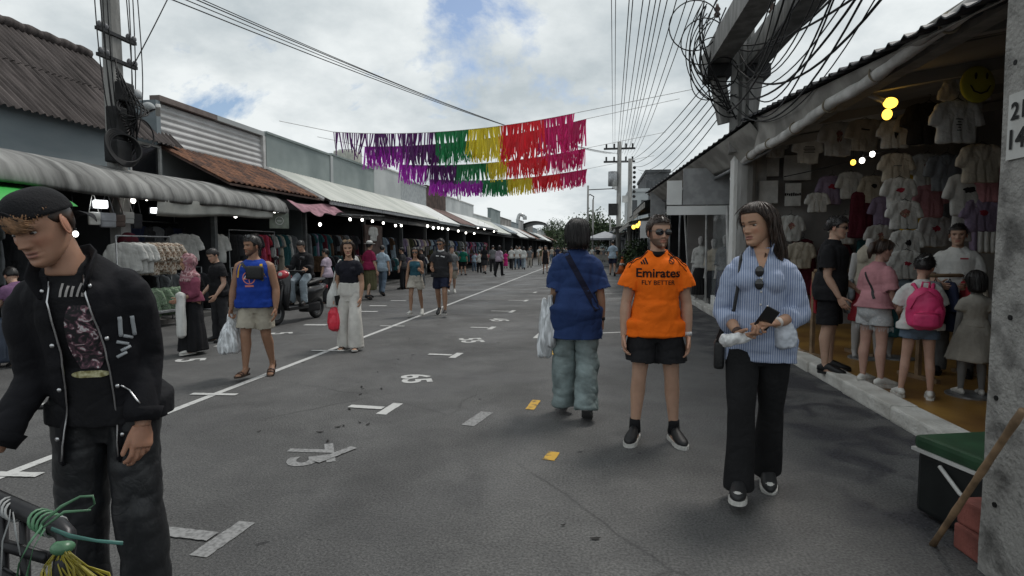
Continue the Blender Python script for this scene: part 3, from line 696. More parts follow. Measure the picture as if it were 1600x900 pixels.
# litter of dark leaves and gum
DK = pm('dark_scraps', (.018, .017, .016), rough=.8)
for i, px in enumerate([(645, 555), (622, 562), (590, 582), (567, 608), (546, 640), (537, 666), (562, 661), (528, 668), (512, 690), (565, 605), (563, 617), (596, 608), (575, 664), (640, 530), (685, 508), (930, 843), (880, 822), (500, 676), (405, 675)]):
    g = G(*px); a = rng.uniform(0, 3); r1 = rng.uniform(.014, .030)
    tag(obj('dead_leaf', join([move(sheet(lambda u, v: ((u-.5)*r1*2, (v-.5)*r1*.9*(1-abs(2*u-1)**2), .004+.004*(2*u-1)**2+.002*math.sin(v*7)), 5, 3), rotz(a))]), DK, None, False, (g[0], g[1], .002)), 'small dark dead leaf lying on the grey asphalt', 'leaf', 'dead leaves on the road')
# kerb of the right-hand shops, in stones, and the shop floor behind it
KERB = pm('kerb_concrete', (.40, .385, .35), rough=.85, col2=(.62, .61, .57), scale=3.5, bump=.6, bscale=30, lo=.3, hi=.6)
KX0, KX1 = 2.56, 2.80; kerb = struct('kerb', box2((KX0+.02, 4.48, -.02), (KX1-.02, 60, .10)), pm('kerb_bed', (.12, .12, .11), rough=.9))
y = 4.42
while y < 26:
    l = rng.uniform(.94, 1.0); v, f = bbox((0, 0, 0), (KX1-KX0, l-.012, .14), .022); v = np.array(v)
    v += fbm(v*9+y, 5, 2)[:, None]*.004
    obj('kerb_stone', (v, f), KERB, kerb, False, ((KX0+KX1)/2+rng.uniform(-.008, .008), y+l/2, .065+rng.uniform(-.004, .004)), (0, rng.uniform(-.02, .02), rng.uniform(-.008, .008))); y += l
FLOORZ = .10
def floor_mat():
    return pm('ochre_floor', (.17, .085, .026), rough=.42, col2=(.34, .19, .045), scale=1.4, bump=.15, bscale=8, lo=.36, hi=.64, spec=.4)
struct('shop_floor', box2((KX1+.003, 4.35, -.02), (7.2, 11.6, FLOORZ)), floor_mat())
struct('pavement_right', box2((KX1+.003, 11.604, -.02), (9, 70, FLOORZ)), pm('grey_floor', (.13, .13, .125), rough=.8, scale=2))
struct('pavement_left', box2((-14, -2, -.02), (-8.45, 120, .09)), pm('dark_floor', (.085, .083, .08), rough=.85, scale=1.5, var=.3))
# ------------------------------------------------------------------ left-hand row of market shops
def corr(y0, y1, a, b, pitch=.14, amp=.022, nv=3, ny=None, thick=.008, horiz=False):
    """corrugated sheet from (x,z) a to (x,z) b, between y0 and y1; ribs run from a to b (or along y when horiz)"""
    a = np.array(a, float); b = np.array(b, float); d = b-a; L_ = np.linalg.norm(d); nrm = np.array([-d[1], d[0]])/L_
    if nrm[1] < 0: nrm = -nrm
    if horiz:
        nu, nv = 1, max(4, int(L_/pitch*6)); f = lambda u, v: (a[0]+d[0]*v+nrm[0]*amp*math.sin(v*L_/pitch*6.283), y0+(y1-y0)*u, a[1]+d[1]*v+nrm[1]*amp*math.sin(v*L_/pitch*6.283))
    else:
        nu = max(2, int((y1-y0)/pitch*6)) if ny is None else ny
        f = lambda u, v: (a[0]+d[0]*v+nrm[0]*amp*math.sin((y0+(y1-y0)*u)/pitch*6.283), y0+(y1-y0)*u, a[1]+d[1]*v+nrm[1]*amp*math.sin((y0+(y1-y0)*u)/pitch*6.283))
    return sheet(f, nu, nv, thick)
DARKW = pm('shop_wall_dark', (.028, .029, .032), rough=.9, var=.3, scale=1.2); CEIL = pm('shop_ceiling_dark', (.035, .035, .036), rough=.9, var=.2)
GREYW = pm('wall_blue_grey', (.17, .205, .225), rough=.85, col2=(.25, .285, .30), scale=.7, stretch=(1, .5, 1.6), bump=.15)
GREYW2 = pm('wall_sage_grey', (.17, .205, .205), rough=.85, col2=(.27, .31, .305), scale=.5, bump=.15); PALEW = pm('wall_pale_grey', (.36, .38, .385), rough=.8, col2=(.47, .49, .49), scale=.6, bump=.1)
CEMR = pm('old_cement_sheet', (.030, .025, .024), rough=.95, col2=(.115, .098, .094), scale=2.2, stretch=(.5, 3.5, .5), lo=.32, hi=.70, bump=.3, bscale=12)
WCOR = pm('painted_metal_sheet', (.42, .42, .415), rough=.6, col2=(.50, .50, .50), scale=1.2, var=.1); AWN = pm('curved_awning_metal', (.075, .075, .073), rough=.75, col2=(.29, .29, .28), scale=1.3, stretch=(.35, 3.2, .35), lo=.36, hi=.66, bump=.25, bscale=14, detail=10)
PALEC = pm('pale_canopy_sheet', (.40, .42, .385), rough=.6, col2=(.52, .53, .49), scale=.9, stretch=(.6, 2, .6)); WHC = pm('white_canopy_sheet', (.55, .56, .55), rough=.55, col2=(.68, .69, .68), scale=.8)
BRNP = pm('brown_panel', (.075, .048, .040), rough=.8, var=.35, scale=2.5); TRIM = pm('white_trim', (.5, .5, .49), rough=.6, var=.15)
STEEL = pm('galvanised_steel', (.30, .31, .32), rough=.45, metal=.7, var=.2, scale=8); DSTEEL = pm('dark_steel', (.03, .03, .032), rough=.5, metal=.4)
XF, XB = -8.45, -12.2
def shop_shell(y0, y1, label, ceil=2.72, back=DARKW, name='market_shop', group=None):
    r = empty(name, (XF, (y0+y1)/2, 0), 0, label, 'shop', group); o = np.array([XF, (y0+y1)/2, 0])
    def part(nm, vf, m, smooth=False, par=None): return obj(nm, (np.asarray(vf[0])-o, vf[1]), m, par or r, smooth)
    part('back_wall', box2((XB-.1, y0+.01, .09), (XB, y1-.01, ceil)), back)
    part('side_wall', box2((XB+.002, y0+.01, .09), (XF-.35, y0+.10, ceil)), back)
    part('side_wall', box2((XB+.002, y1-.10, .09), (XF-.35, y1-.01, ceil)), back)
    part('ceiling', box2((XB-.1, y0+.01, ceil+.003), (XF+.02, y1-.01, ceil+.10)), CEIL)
    part('post', box2((XF-.30, y1-.13, .09), (XF-.20, y1-.03, ceil)), pm('post_dull', (.075, .08, .082), rough=.7, var=.2))
    part('beam', box2((XF-.10, y0+.02, ceil-.14), (XF+.0, y1-.02, ceil)), DSTEEL)
    return r, part
# shop under the old cement roof
r, part = shop_shell(4.4, 9.7, 'corner clothes stall with handbags and floral shirts under old dark corrugated roof')
r2, part2 = shop_shell(9.71, 12.3, 'dark clothes stall with white shirts under the curved awning')
hall = empty('upper_storey', (-10, 8.3, 2.8), 0, 'blue grey upper storey with old dark corrugated roof behind left pole', 'building'); o_ = np.array([-10, 8.3, 2.8])
def hp_(nm, vf, m, par=None, smooth=False): return obj(nm, (np.asarray(vf[0])-o_, vf[1]), m, par or hall, smooth)
hp_('wall', box2((-10.2, 3.5, 2.83), (-9.95, 11.25, 4.02)), GREYW)
hp_('wall', box2((-11.9, 12.15, 2.83), (-10.0, 12.28, 4.9)), GREYW)
w_ = hp_('window', box2((-10.05, 11.25, 3.05), (-9.98, 12.18, 3.85)), pm('window_dark', (.012, .013, .015), rough=.2, spec=.6))
for b_ in (((-9.99, 11.25, 3.05), (-9.93, 11.30, 3.85)), ((-9.99, 12.12, 3.05), (-9.93, 12.18, 3.85)), ((-9.99, 11.30, 3.05), (-9.93, 12.12, 3.10)), ((-9.99, 11.30, 3.80), (-9.93, 12.12, 3.85))): hp_('window_frame', box2(*b_), TRIM, w_)
ra, rb = np.array([-9.72, 3.88]), np.array([-12.1, 6.12]); rm = (ra+rb)/2
yy = 4.2
while yy < 12.4:
    y1_ = min(yy+1.12, 12.62)
    hp_('roof_sheet', corr(yy, y1_, ra, rm+(rb-ra)*.03, .14, .024), CEMR); hp_('roof_sheet', corr(yy+.01, y1_+.01, rm+np.array([-.012, .035]), rb, .14, .024), CEMR); yy += 1.09
ridge_y = np.arange(4.2, 12.6, .42)
for y in ridge_y: hp_('ridge_tile', loft([(-12.1, y, 6.14), (-12.1, y+.20, 6.18), (-12.1, y+.44, 6.155)], [.11, .12, .11], 8), CEMR, None, True)
# curved awning
aw = empty('curved_awning', (-8.4, 9.6, 2.4), 0, 'long curved grey metal awning streaked with dirt below the blue grey wall', 'awning'); oa = np.array([-8.4, 9.6, 2.4])
prof = [(-9.9, 3.10), (-9.3, 3.07), (-8.75, 2.99), (-8.35, 2.86), (-8.10, 2.68), (-8.02, 2.50), (-8.04, 2.40)]
pp = np.array(prof)
def awn(y0, y1):
    def f(u, v):
        q = v*(len(pp)-1); i = min(int(q), len(pp)-2); p = pp[i]+(pp[i+1]-pp[i])*(q-i); y = y0+(y1-y0)*u
        w1 = .0035*math.sin(y/.085*6.283)+.018*math.sin(y*1.1)*v+.010*math.sin(y*2.7+1)*v; return (p[0]+w1*v, y, p[1]+w1*.6-.02*math.sin(y*.9)*v+.10*(1-v)*0)
    return sheet(f, int((y1-y0)/.085*4), 12, .006)
yy = 4.6
while yy < 14.2: y1_ = min(yy+1.62, 14.3); v, f = awn(yy, y1_); obj('awning_sheet', (v-oa+np.array([0, 0, rng.uniform(-.008, .008)]), f), AWN, aw, True); yy += 1.60
obj('awning_sheet', (np.asarray(sheet(lambda u, v: (-8.06-.05*v+.02*math.sin(u*30), 9.75+3.95*u, 2.47-.02*math.sin(u*9)-(.36-.16*u)*v), 60, 4, .004)[0])-oa, sheet(lambda u, v: (0, 0, 0), 60, 4, .004)[1]), pm('canvas_grey', (.40, .40, .37), rough=.85, var=.15, scale=3, bump=.2), aw, True)
aw.children[-1].name = 'canvas_valance'
for y in (5.2, 7.4, 9.65, 11.9, 14.1): obj('bracket', (np.asarray(tube([(-9.9, y, 2.74), (-9.0, y, 2.75), (-8.2, y, 2.44)], .02, 8)[0])-oa, tube([(0, 0, 0), (1, 0, 0), (2, 0, 0)], .02, 8)[1]), DSTEEL, aw, True)
g1 = PX(0, 292, -7.5); g2 = PX(112, 312, -7.5)
tarp = sheet(lambda u, v: (-8.35+.95*v, 5.2+(g2[1]-5.2)*u, 2.42-.24*v-.02*math.sin(u*14)*v-.05*math.sin(u*3.14)*v-.06*max(0, v-.85)*6), 30, 10, .004)
tag(obj('green_tarp', tarp, pm('green_tarpaulin', (.035, .33, .055), rough=.5, var=.12, scale=3, bump=.15, bscale=9), None, True), 'bright green tarpaulin stretched out from under the curved awning', 'tarpaulin')
# white ribbed facade above clay tiles
B = empty('shophouse', (-10, 14.4, 2.8), 0, 'shophouse with white ribbed metal facade above a brown clay tile roof', 'building'); ob = np.array([-10, 14.4, 2.8])
def bp_(nm, vf, m, par=None, smooth=False): return obj(nm, (np.asarray(vf[0])-ob, vf[1]), m, par or B, smooth)
for i in range(4): bp_('facade_sheet', corr(12.30+i*1.06, 13.36+i*1.06, (-10.02, 3.93), (-10.10, 4.86), .155, .016, horiz=True), WCOR)
bp_('facade_backing', box2((-10.6, 12.3, 2.83), (-10.15, 16.5, 4.90)), PALEW); bp_('coping', box2((-10.24, 12.25, 4.90), (-9.98, 14.3, 5.03)), pm('coping_brown', (.17, .14, .13), rough=.8)); bp_('coping', box2((-10.24, 14.31, 4.90), (-9.98, 16.52, 5.03)), PALEW)
bp_('corner_post', box2((-10.12, 16.44, 3.92), (-9.98, 16.56, 4.90)), TRIM)
tv, tf_ = sheet(lambda u, v: ((u-.5)*.235, v*.30, .022*math.cos((u-.5)*6.283*1.0)+.012*(1-v)), 8, 2, .014)
TILE = [pm('clay_tile_%s' % n, c, rough=.9, var=.3, scale=9, bump=.3, bscale=30) for n, c in (('brown', (.135, .066, .042)), ('rust', (.18, .085, .05)), ('dark', (.085, .046, .034)))]
tme = [mdata('tile', tv, tf_, m_, True) for m_ in TILE]
bp_('roof_deck', sheet(lambda u, v: (-10.05+1.80*v, 12.2+4.35*u, 3.88-.90*v), 1, 1, .04), BRNP)
sl = math.atan2(.90, 1.80)
for row in range(8):
    for c_ in range(20):
        x = -8.25-.255*row*math.cos(sl); z = 2.99+.255*row*math.sin(sl); y = 12.32+c_*.213
        o1 = link('tile', rng.choice(tme), B, np.array([x, y, z+.030])-ob+np.array([0, 0, rng.uniform(-.003, .003)]), (0, 0, 0)); o1.rotation_euler = (sl+.06, rng.uniform(-.02, .02), math.pi/2)
bp_('verge', box2((0, 0, 0), (1, 1, 1)), TRIM); B.children[-1].data = mdata('verge', np.asarray(loft([(-10.06, 16.60, 3.98), (-8.15, 16.60, 2.98)], [(.03, .06)]*2, 4, (0, 1, 0))[0])-ob, loft([(0, 0, 0), (1, 0, 0)], [.03, .03], 4)[1], TRIM)
r3, part3 = shop_shell(12.31, 16.5, 'clothes stall with grey wall panels and red garments beyond the curved awning', back=pm('stall_panel_grey', (.10, .115, .12), rough=.85, var=.2, scale=1))
# long shop with sage parapet and pale canopy, then the row running on
def row_shop(y0, y1, wallm, canm, zt=5.0, ze=2.95, zr=4.0, xe=-7.95, label='', cor=True, back=DARKW, grp=None):
    r, part = shop_shell(y0, y1, label, back=back, group=grp)
    part('upper_wall', box2((-10.3, y0+.01, 2.83), (-10.0, y1-.01, zt)), wallm); part('coping', box2((-10.36, y0+.005, zt+.002), (-9.96, y1-.005, zt+.07)), TRIM if wallm is PALEW else wallm)
    n = max(1, int(round((y1-y0)/1.9))); st = (y1-y0)/n
    for i in range(n): part('canopy_sheet', corr(y0+i*st, y0+(i+1)*st+.03, (-9.99, zr+rng.uniform(0, .012)), (xe, ze+rng.uniform(0, .012)), .19, .014, nv=2) if cor else sheet(lambda u, v: (-9.99+(xe+9.99)*v, y0+(i+u)*st, zr+(ze-zr)*v-.03*math.sin(u*3.14)*v), 6, 3, .006), canm, not cor)
    part('fascia', box2((xe-.05, y0+.02, ze-.12), (xe-.02, y1-.02, ze-.022)), STEEL)
    for y in np.arange(y0+.3, y1, 1.9): part('rafter', tube([(-9.99, y, zr-.06), (xe-.06, y, ze-.07)], .025, 6), STEEL)
    return r, part
r4, p4 = row_shop(16.62, 21.0, GREYW2, PALEC, 5.0, label='clothes stall under a pale ribbed canopy and sage grey parapet wall')
r5, p5 = row_shop(21.01, 25.3, GREYW2, PALEC, 5.05, label='dark stall with wooden door under pale canopy before the rooftop tank')
p4('downpipe', box2((-10.0, 20.9, 4.0), (-9.96, 21.1, 5.0)), PALEW)
r6, p6 = row_shop(25.31, 29.0, PALEW, PALEC, 5.3, label='dark stall below the white boxed parapet wall'); r7, p7 = row_shop(29.01, 33.5, pm('wall_light_panel', (.30, .32, .33), rough=.8, var=.12), WHC, 5.1, ze=2.9, label='stall with small bulbs below the panelled grey parapet')
tk = empty('roof_tank', (-10.6, 23.9, 5.12), 0, 'small cream water tank on the sage grey parapet', 'tank'); obj('vessel', bbox((0, 0, .28), (.9, 1.0, .5), .08), pm('tank_cream', (.5, .5, .44), rough=.6), tk, True); obj('lid', bbox((0, 0, .56), (.6, .6, .06), .02), PALEW, tk, True)
r8, p8 = row_shop(33.51, 38.0, BRNP, pm('brown_canopy', (.12, .065, .055), rough=.7, var=.25), 5.2, ze=3.0, label='stall with dark brown boarded parapet and brown canopy', cor=False)
for i, (y, z) in enumerate(((35.4, 5.0), (36.6, 5.0), (40.2, 4.9))): tag(obj('hoop', ring((0, 0, 0), .42, .05, roty(math.pi/2), 28, 6), TRIM, None, True, (-9.6, y, z+.35)), 'round pale hoop standing above the brown boarded stall parapet', 'hoop', 'hoops above the brown parapet')
r9, p9 = row_shop(38.01, 47, PALEW, WHC, 5.0, ze=3.05, label='stall with white wall and bright white canopy past the hoops')
wl = [PALEW, GREYW2, pm('wall_dirty', (.22, .21, .2), rough=.9, var=.3, scale=1), GREYW]; cl_ = [WHC, PALEC, WCOR, pm('blue_grey_canopy', (.2, .24, .27), rough=.6), pm('rust_canopy', (.16, .09, .07), rough=.8, var=.3)]
y = 47.01; i = 0
while y < 120:
    l = rng.uniform(5, 9); row_shop(y, y+l-.01, wl[i % 4], cl_[(i*2+1) % 5], rng.uniform(4.2, 5.4), ze=rng.uniform(2.7, 3.1), xe=-7.9+rng.uniform(-.3, .7), label='distant market stall with %s canopy below %s wall in the left row' % (('white', 'pale', 'grey ribbed', 'blue grey', 'rusty')[(i*2+1) % 5], ('a pale', 'a sage', 'a dirty', 'a blue grey')[i % 4]), grp='distant stalls of the left row'); y += l; i += 1
# rooftop ducts and fans
DUCT = pm('duct_metal', (.42, .43, .43), rough=.4, metal=.6, var=.2)
for i, (y, h, t_) in enumerate(((78, 1.0, 'small hooked'),)):
    d_ = empty('roof_duct', (-10.5, y, 4.9), 0, t_+' metal exhaust duct on the roof of the left row', 'duct'); obj('pipe', tube(bez((0, 0, -.9), (0, 0, h), (.1, .2, h+.6), (.9, .3, h-.1), 12), .24+.05*(i % 2), 12), DUCT, d_, True); obj('cowl', bbox((.95, .3, h-.25), (.5, .6, .5), .06), DUCT, d_, True)
for i, (y, z, m_) in enumerate(((80, 4.7, DSTEEL),)): tag(obj('roof_sheet', sheet(lambda u, v: (-10.5+3.6*u, y+5*v, z+.6*math.sin(u*2.6)-.3*v), 12, 3, .05), m_, None, True), ('black' if m_ is DSTEEL else 'white')+' curved loose roof sheet rising above distant left stalls', 'roof')
# torn pink canvas over the second stall
pk = sheet(lambda u, v: (-8.15+.45*v+.03*math.sin(u*21), 14.45+2.6*u, 2.80-.30*v-.05*math.sin(u*17+2)*v-.06*math.sin(u*5), ), 44, 10, .004)
tag(obj('pink_canvas', pk, pm('pink_canvas', (.30, .16, .19), rough=.9, var=.3, scale=5, bump=.3, bscale=12), None, True), 'faded torn pink canvas awning beside the end of the curved awning', 'awning')
# ------------------------------------------------------------------ right-hand shops
XR = 6.7; YN, YFAR = 4.3, 11.45
ROOFM = pm('roof_dark_metal', (.035, .038, .043), rough=.55, metal=.2, var=.2, scale=2); CANV = pm('awning_canvas', (.30, .29, .27), rough=.9, var=.25, scale=2.5, bump=.2, bscale=9)
RWALL = pm('right_shop_wall', (.26, .25, .24), rough=.9, var=.3, scale=1.1); RCEIL = pm('right_shop_ceiling', (.26, .25, .23), rough=.9, var=.2, scale=1)
S = empty('t_shirt_shop', (2.8, 7.9, .1), 0, 'open-fronted t-shirt shop with ochre floor and rolled canvas along its eave', 'shop'); oS = np.array([2.8, 7.9, .1])
def sp_(nm, vf, m, par=None, smooth=False): return obj(nm, (np.asarray(vf[0])-oS, vf[1]), m, par or S, smooth)
sp_('back_wall', box2((XR, YN, FLOORZ), (XR+.12, YFAR, 4.6)), RWALL); sp_('side_wall', box2((2.95, YFAR, FLOORZ), (XR+.12, YFAR+.12, 3.95)), RWALL); sp_('side_wall', box2((2.95, YN-.12, FLOORZ), (XR+.12, YN-.002, 3.6)), RWALL)  # near side wall is out of view, added to keep the interior dark
e0 = PX(1535, -2, 2.42); e1 = PX(1163, 186, 2.42); dd = (e1-e0)/(e1[1]-e0[1]); ev = lambda y: e0+dd*(y-e0[1])
n = 9; ys = np.linspace(3.0, 10.4, n+1)
for i in range(n):
    def f(u, v, a=ys[i], b=ys[i+1]+.03):
        y = a+(b-a)*u; p = ev(y); t = y/.25 % 1; rib = .035*math.exp(-((t-.5)/.13)**2); return (p[0]+4.6*v, y, p[2]+.75*v+rib)
    sp_('roof_sheet', sheet(f, int((ys[i+1]-ys[i])/.25*10), 2, .012), ROOFM)
T0, T1 = PX(1532, 2, 2.60), PX(1150, 256, 2.60)
tb = lambda u: T0+(T1-T0)*u
tz = []
for u in np.linspace(-.12, 1, 40): p = tb(u); tz.append(p+np.array([.012*math.sin(u*31), 0, .014*math.sin(u*17+1)-.05*math.sin(max(0, u)*3.14)]))
sp_('rolled_canvas', loft(tz, [(.056+.010*math.sin(i*1.7)+.006*math.sin(i*4.1), .064+.009*math.sin(i*2.3)) for i in range(40)], 14), pm('rolled_canvas_pale', (.42, .41, .39), rough=.9, col2=(.60, .59, .57), scale=4, bump=.4, bscale=25), None, True)
for u in np.arange(.05, 1, .16): sp_('rope_tie', ring(tb(u)+np.array([0, 0, -.05*math.sin(u*3.14)]), .074, .010, rotx(math.pi/2)@rotz(0), 16, 6), pm('rope', (.22, .19, .14), rough=.9), None, True)
def drop(u, v):
    y = 3.2+(10.9-3.2)*u; a = ev(min(y, 10.4)); q = (y-T0[1])/(T1[1]-T0[1]); b = tb(max(-.12, q)); return tuple(a*(1-v)+b*v+np.array([.10, 0, .0])*(1-v)+np.array([.03*math.sin(y*5)*v*(1-v)*2, 0, -.06*math.sin(v*3.14)*.5-.02]))
sp_('canvas_awning', sheet(drop, 60, 8, .005), CANV, None, True)
sp_('ceiling', sheet(lambda u, v: (2.65+4.1*v, YN-.1+(YFAR+.1-YN)*u, 3.30+.62*v+.02*math.sin(u*9)), 12, 6, .03), RCEIL)
for y in (5.2, 6.9, 8.6, 10.3): sp_('rafter', box((4.6, y, 3.50), (4.0, .09, .12), roty(-math.atan2(.62, 4.1))), RCEIL)
sp_('beam', box2((2.72, YN, 3.12), (2.86, YFAR, 3.30)), pm('beam_paint', (.20, .19, .17), rough=.8, var=.2))
# painted column where the canopies meet
WPOST = pm('post_white_paint', (.72, .72, .70), rough=.7, col2=(.42, .41, .38), scale=3, lo=.55, hi=.75, bump=.2, stretch=(2, 2, .6))
a = PY(1143, 300, 11.1); b = PY(1171, 300, 11.1)
tag(obj('steel_post', bbox(((a[0]+b[0])/2, 11.1, 1.60), (b[0]-a[0], .30, 3.3), .012), WPOST), 'white painted square post supporting the canopy behind the striped-shirt woman', 'post')
a = PY(1172, 300, 11.3); b = PY(1196, 300, 11.3)
tag(obj('steel_post', bbox(((a[0]+b[0])/2, 11.36, 1.72), (b[0]-a[0]-.01, .26, 3.2), .012), pm('post_grey_paint', (.38, .38, .37), rough=.8, var=.2, scale=4)), 'grey square post tight beside the white painted post', 'post')
# neighbouring shop with projecting canopy
N2 = empty('boutique', (2.8, 15.5, .1), 0, 'boutique with white hanging boards and glass front beyond the white post', 'shop'); oN = np.array([2.8, 15.5, .1])
def np_(nm, vf, m, par=None, smooth=False): return obj(nm, (np.asarray(vf[0])-oN, vf[1]), m, par or N2, smooth)
c0 = PX(1166, 188, 2.35); c1 = PY(1008, 302, 17.)
for i in range(6):
    def f(u, v, i=i):
        q = (i+u*1.01)/6; p = c0+(c1-c0)*q; t = (q*26) % 1; return (p[0]+(6.4-p[0])*v, p[1], p[2]+.9*v+.028*math.exp(-((t-.5)/.15)**2))
    np_('roof_sheet', sheet(f, 44, 2, .012), ROOFM)
np_('canvas_awning', sheet(lambda u, v: tuple((c0+(c1-c0)*u)+np.array([.06+.35*v, 0, -.03-.42*v*(1-.5*u)-.05*math.sin(u*9)*v])), 30, 6, .005), CANV, None, True)
np_('pipe', tube([c0+np.array([.40, 0, -.46]), (c0+c1)/2+np.array([.42, 0, -.42]), c1+np.array([.40, 0, -.26])], .03, 8), STEEL, None, True)
WBRD = pm('white_board', (.74, .75, .74), rough=.6, var=.10, scale=1.5); GBRD = pm('grey_board', (.32, .325, .33), rough=.7, var=.12)
def face_board(nm, x0, x1, y0, y1, Y, m, th=.04):
    a = PY(x0, y1, Y); b = PY(x1, y0, Y); return np_(nm, box2((a[0], Y, a[2]), (b[0], Y+th, b[2])), m)
face_board('hanging_board', 1042, 1141, 321, 336, 12.4, WBRD); face_board('hanging_board', 1042, 1066, 282, 320, 12.42, WBRD); face_board('hanging_board', 1067, 1141, 262, 320, 12.44, GBRD)
face_board('hanging_board', 1000, 1030, 345, 372, 20.0, WBRD); face_board('hanging_board', 1016, 1040, 300, 345, 16.5, GBRD)
np_('side_wall', box2((2.95, 19.4, .1), (6.4, 19.5, 3.2)), RWALL); np_('back_wall', box2((6.3, 11.6, .1), (6.4, 19.4, 3.4)), RWALL); np_('ceiling', box2((2.0, 12.6, 2.86), (6.3, 19.4, 2.92)), GBRD)
for (x, y0, Y) in ((1104, 320, 14.9), (1070, 336, 17.4), (1136, 322, 12.3), (1025, 350, 22.)):
    t = PY(x, y0, Y); np_('pole', cyl((2.74 if x != 1025 else t[0], Y, .1), (t[0], Y, t[2]), .028 if Y < 20 else .035), TRIM, None, True)
np_('glass_pane', box2((2.86, 12.6, .35), (2.875, 14.8, 2.3)), pm('shop_glass', (.6, .65, .66), rough=.05, alpha=.12, spec=.6)); np_('sill', box2((2.84, 12.6, .1), (2.95, 14.8, .345)), WBRD)
# stalls beyond
def stall_right(y0, y1, xe, ze, m, label, grp=None):
    r = empty('market_shop', (2.8, (y0+y1)/2, 0), 0, label, 'shop', grp); o = np.array([2.8, (y0+y1)/2, 0])
    q = lambda nm, vf, mm, sm=False: obj(nm, (np.asarray(vf[0])-o, vf[1]), mm, r, sm)
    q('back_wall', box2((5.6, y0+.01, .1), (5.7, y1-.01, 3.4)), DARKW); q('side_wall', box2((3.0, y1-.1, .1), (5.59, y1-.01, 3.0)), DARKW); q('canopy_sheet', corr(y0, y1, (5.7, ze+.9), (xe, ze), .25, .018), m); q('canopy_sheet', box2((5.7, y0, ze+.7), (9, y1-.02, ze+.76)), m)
    q('fascia', box2((xe+.02, y0+.02, ze-.22), (xe+.05, y1-.02, ze-.03)), CANV)
    for y in np.arange(y0+.2, y1, 2.6): q('post', cyl((2.75, y, 0), (2.75, y, ze+.15), .035, 8), STEEL, True)
    return r, q
stall_right(19.52, 25, 1.55, 3.05, ROOFM, 'stall with dark canopy and hanging rails beyond the boutique'); _, q9 = stall_right(25.01, 31, 1.75, 3.1, ROOFM, 'stall lit by warm orange lamps beside the traffic cone'); stall_right(31.01, 38, 1.7, 2.9, PALEC, 'pale-canopied stall with potted plants behind the cone')
y = 38.01; i = 0
while y < 115: l = rng.uniform(5, 8); stall_right(y, y+l-.01, 1.7-.5*(i % 2)-.012*(y-38), rng.uniform(2.7, 3.2), cl_[i % 5], 'distant market stall with %s canopy far down the right row' % ('white', 'pale', 'grey ribbed', 'blue grey', 'rusty')[i % 5], 'distant stalls of the right row'); y += l; i += 1
# canvas canopy stall out in the road far off
um = PY(945, 372, 50); U_ = empty('canopy_stall', (um[0], 50, 0), 0, 'grey square canopy on thin poles at the far end of the street', 'canopy')
obj('roof', (np.array([(-1.6, -1.6, 2.35), (1.6, -1.6, 2.35), (1.6, 1.6, 2.35), (-1.6, 1.6, 2.35), (0, 0, 2.95), (-1.6, -1.6, 2.2), (1.6, -1.6, 2.2), (1.6, 1.6, 2.2), (-1.6, 1.6, 2.2)]), [(0, 1, 4), (1, 2, 4), (2, 3, 4), (3, 0, 4), (0, 5, 6, 1), (1, 6, 7, 2), (2, 7, 8, 3), (3, 8, 5, 0)]), pm('canopy_grey', (.28, .29, .31), rough=.7), U_)
for a_ in (-1.5, 1.5):
    for b_ in (-1.5, 1.5): obj('pole', cyl((a_, b_, 0), (a_, b_, 2.34), .03, 8), STEEL, U_, True)
obj('table', bbox((0, 0, .7), (2.2, 1.2, .5), .03), CANV, U_)
# ---- near concrete post on the right edge with its number plates
cp_ = empty('concrete_post', (1.955, 2.72, 0), 0, 'rough concrete post with white number plates standing beside the cooler', 'post')
CONC = pm('concrete_rough', (.11, .106, .10), rough=.95, col2=(.30, .292, .275), scale=5.5, bump=.8, bscale=45, lo=.33, hi=.52, detail=14)
v, f = bbox((0, 0, 0), (.36, .34, 1), .03); zz_ = []
v, f = loft([(0, 0, z) for z in np.linspace(-.02, 4.2, 30)], [(.235, .24)]*30, 4, (1, 1, 0)); v = np.array(v); v[:, :2] += .006*np.stack([fbm(v*4, 3, 2), fbm(v*4, 4, 2)], 1)
obj('shaft', (v, f), CONC, cp_)
for z in (.35, .83, 1.2, 2.0, 2.3): obj('bolt_hole', cyl((-.172, .08+.03*math.sin(z*9), z), (-.160, .08+.03*math.sin(z*9), z), .012, 10), pm('hole_black', (.004, .004, .004)), cp_)
pl = pm('plate_white_paint', (.50, .50, .48), rough=.7, col2=(.36, .35, .33), lo=.5, hi=.7, scale=5)
xa = 1.955-.166-.012; q0 = PX(1577, 149, xa); q1 = PX(1577, 250, xa); oP = np.array([1.955, 2.72, 0])
obj('number_plate', (np.asarray(box2((xa, q0[1]-.30, q1[2]), (xa+.010, q0[1], q0[2]))[0])-oP, box2((0, 0, 0), (1, 1, 1))[1]), pl, cp_)
blk = pm('stencil_black', (.012, .012, .012), rough=.8)
for tx, dz, sz in (('21', .060, .10), ('14', -.060, .115)):
    V, F = textmesh(tx, sz, .003); V = np.stack([np.full(len(V), xa-.004), q0[1]-.022-(V[:, 0]-V[:, 0].min()), (q0[2]+q1[2])/2+dz+V[:, 1]], 1); obj('number', (V-oP, F), blk, cp_)
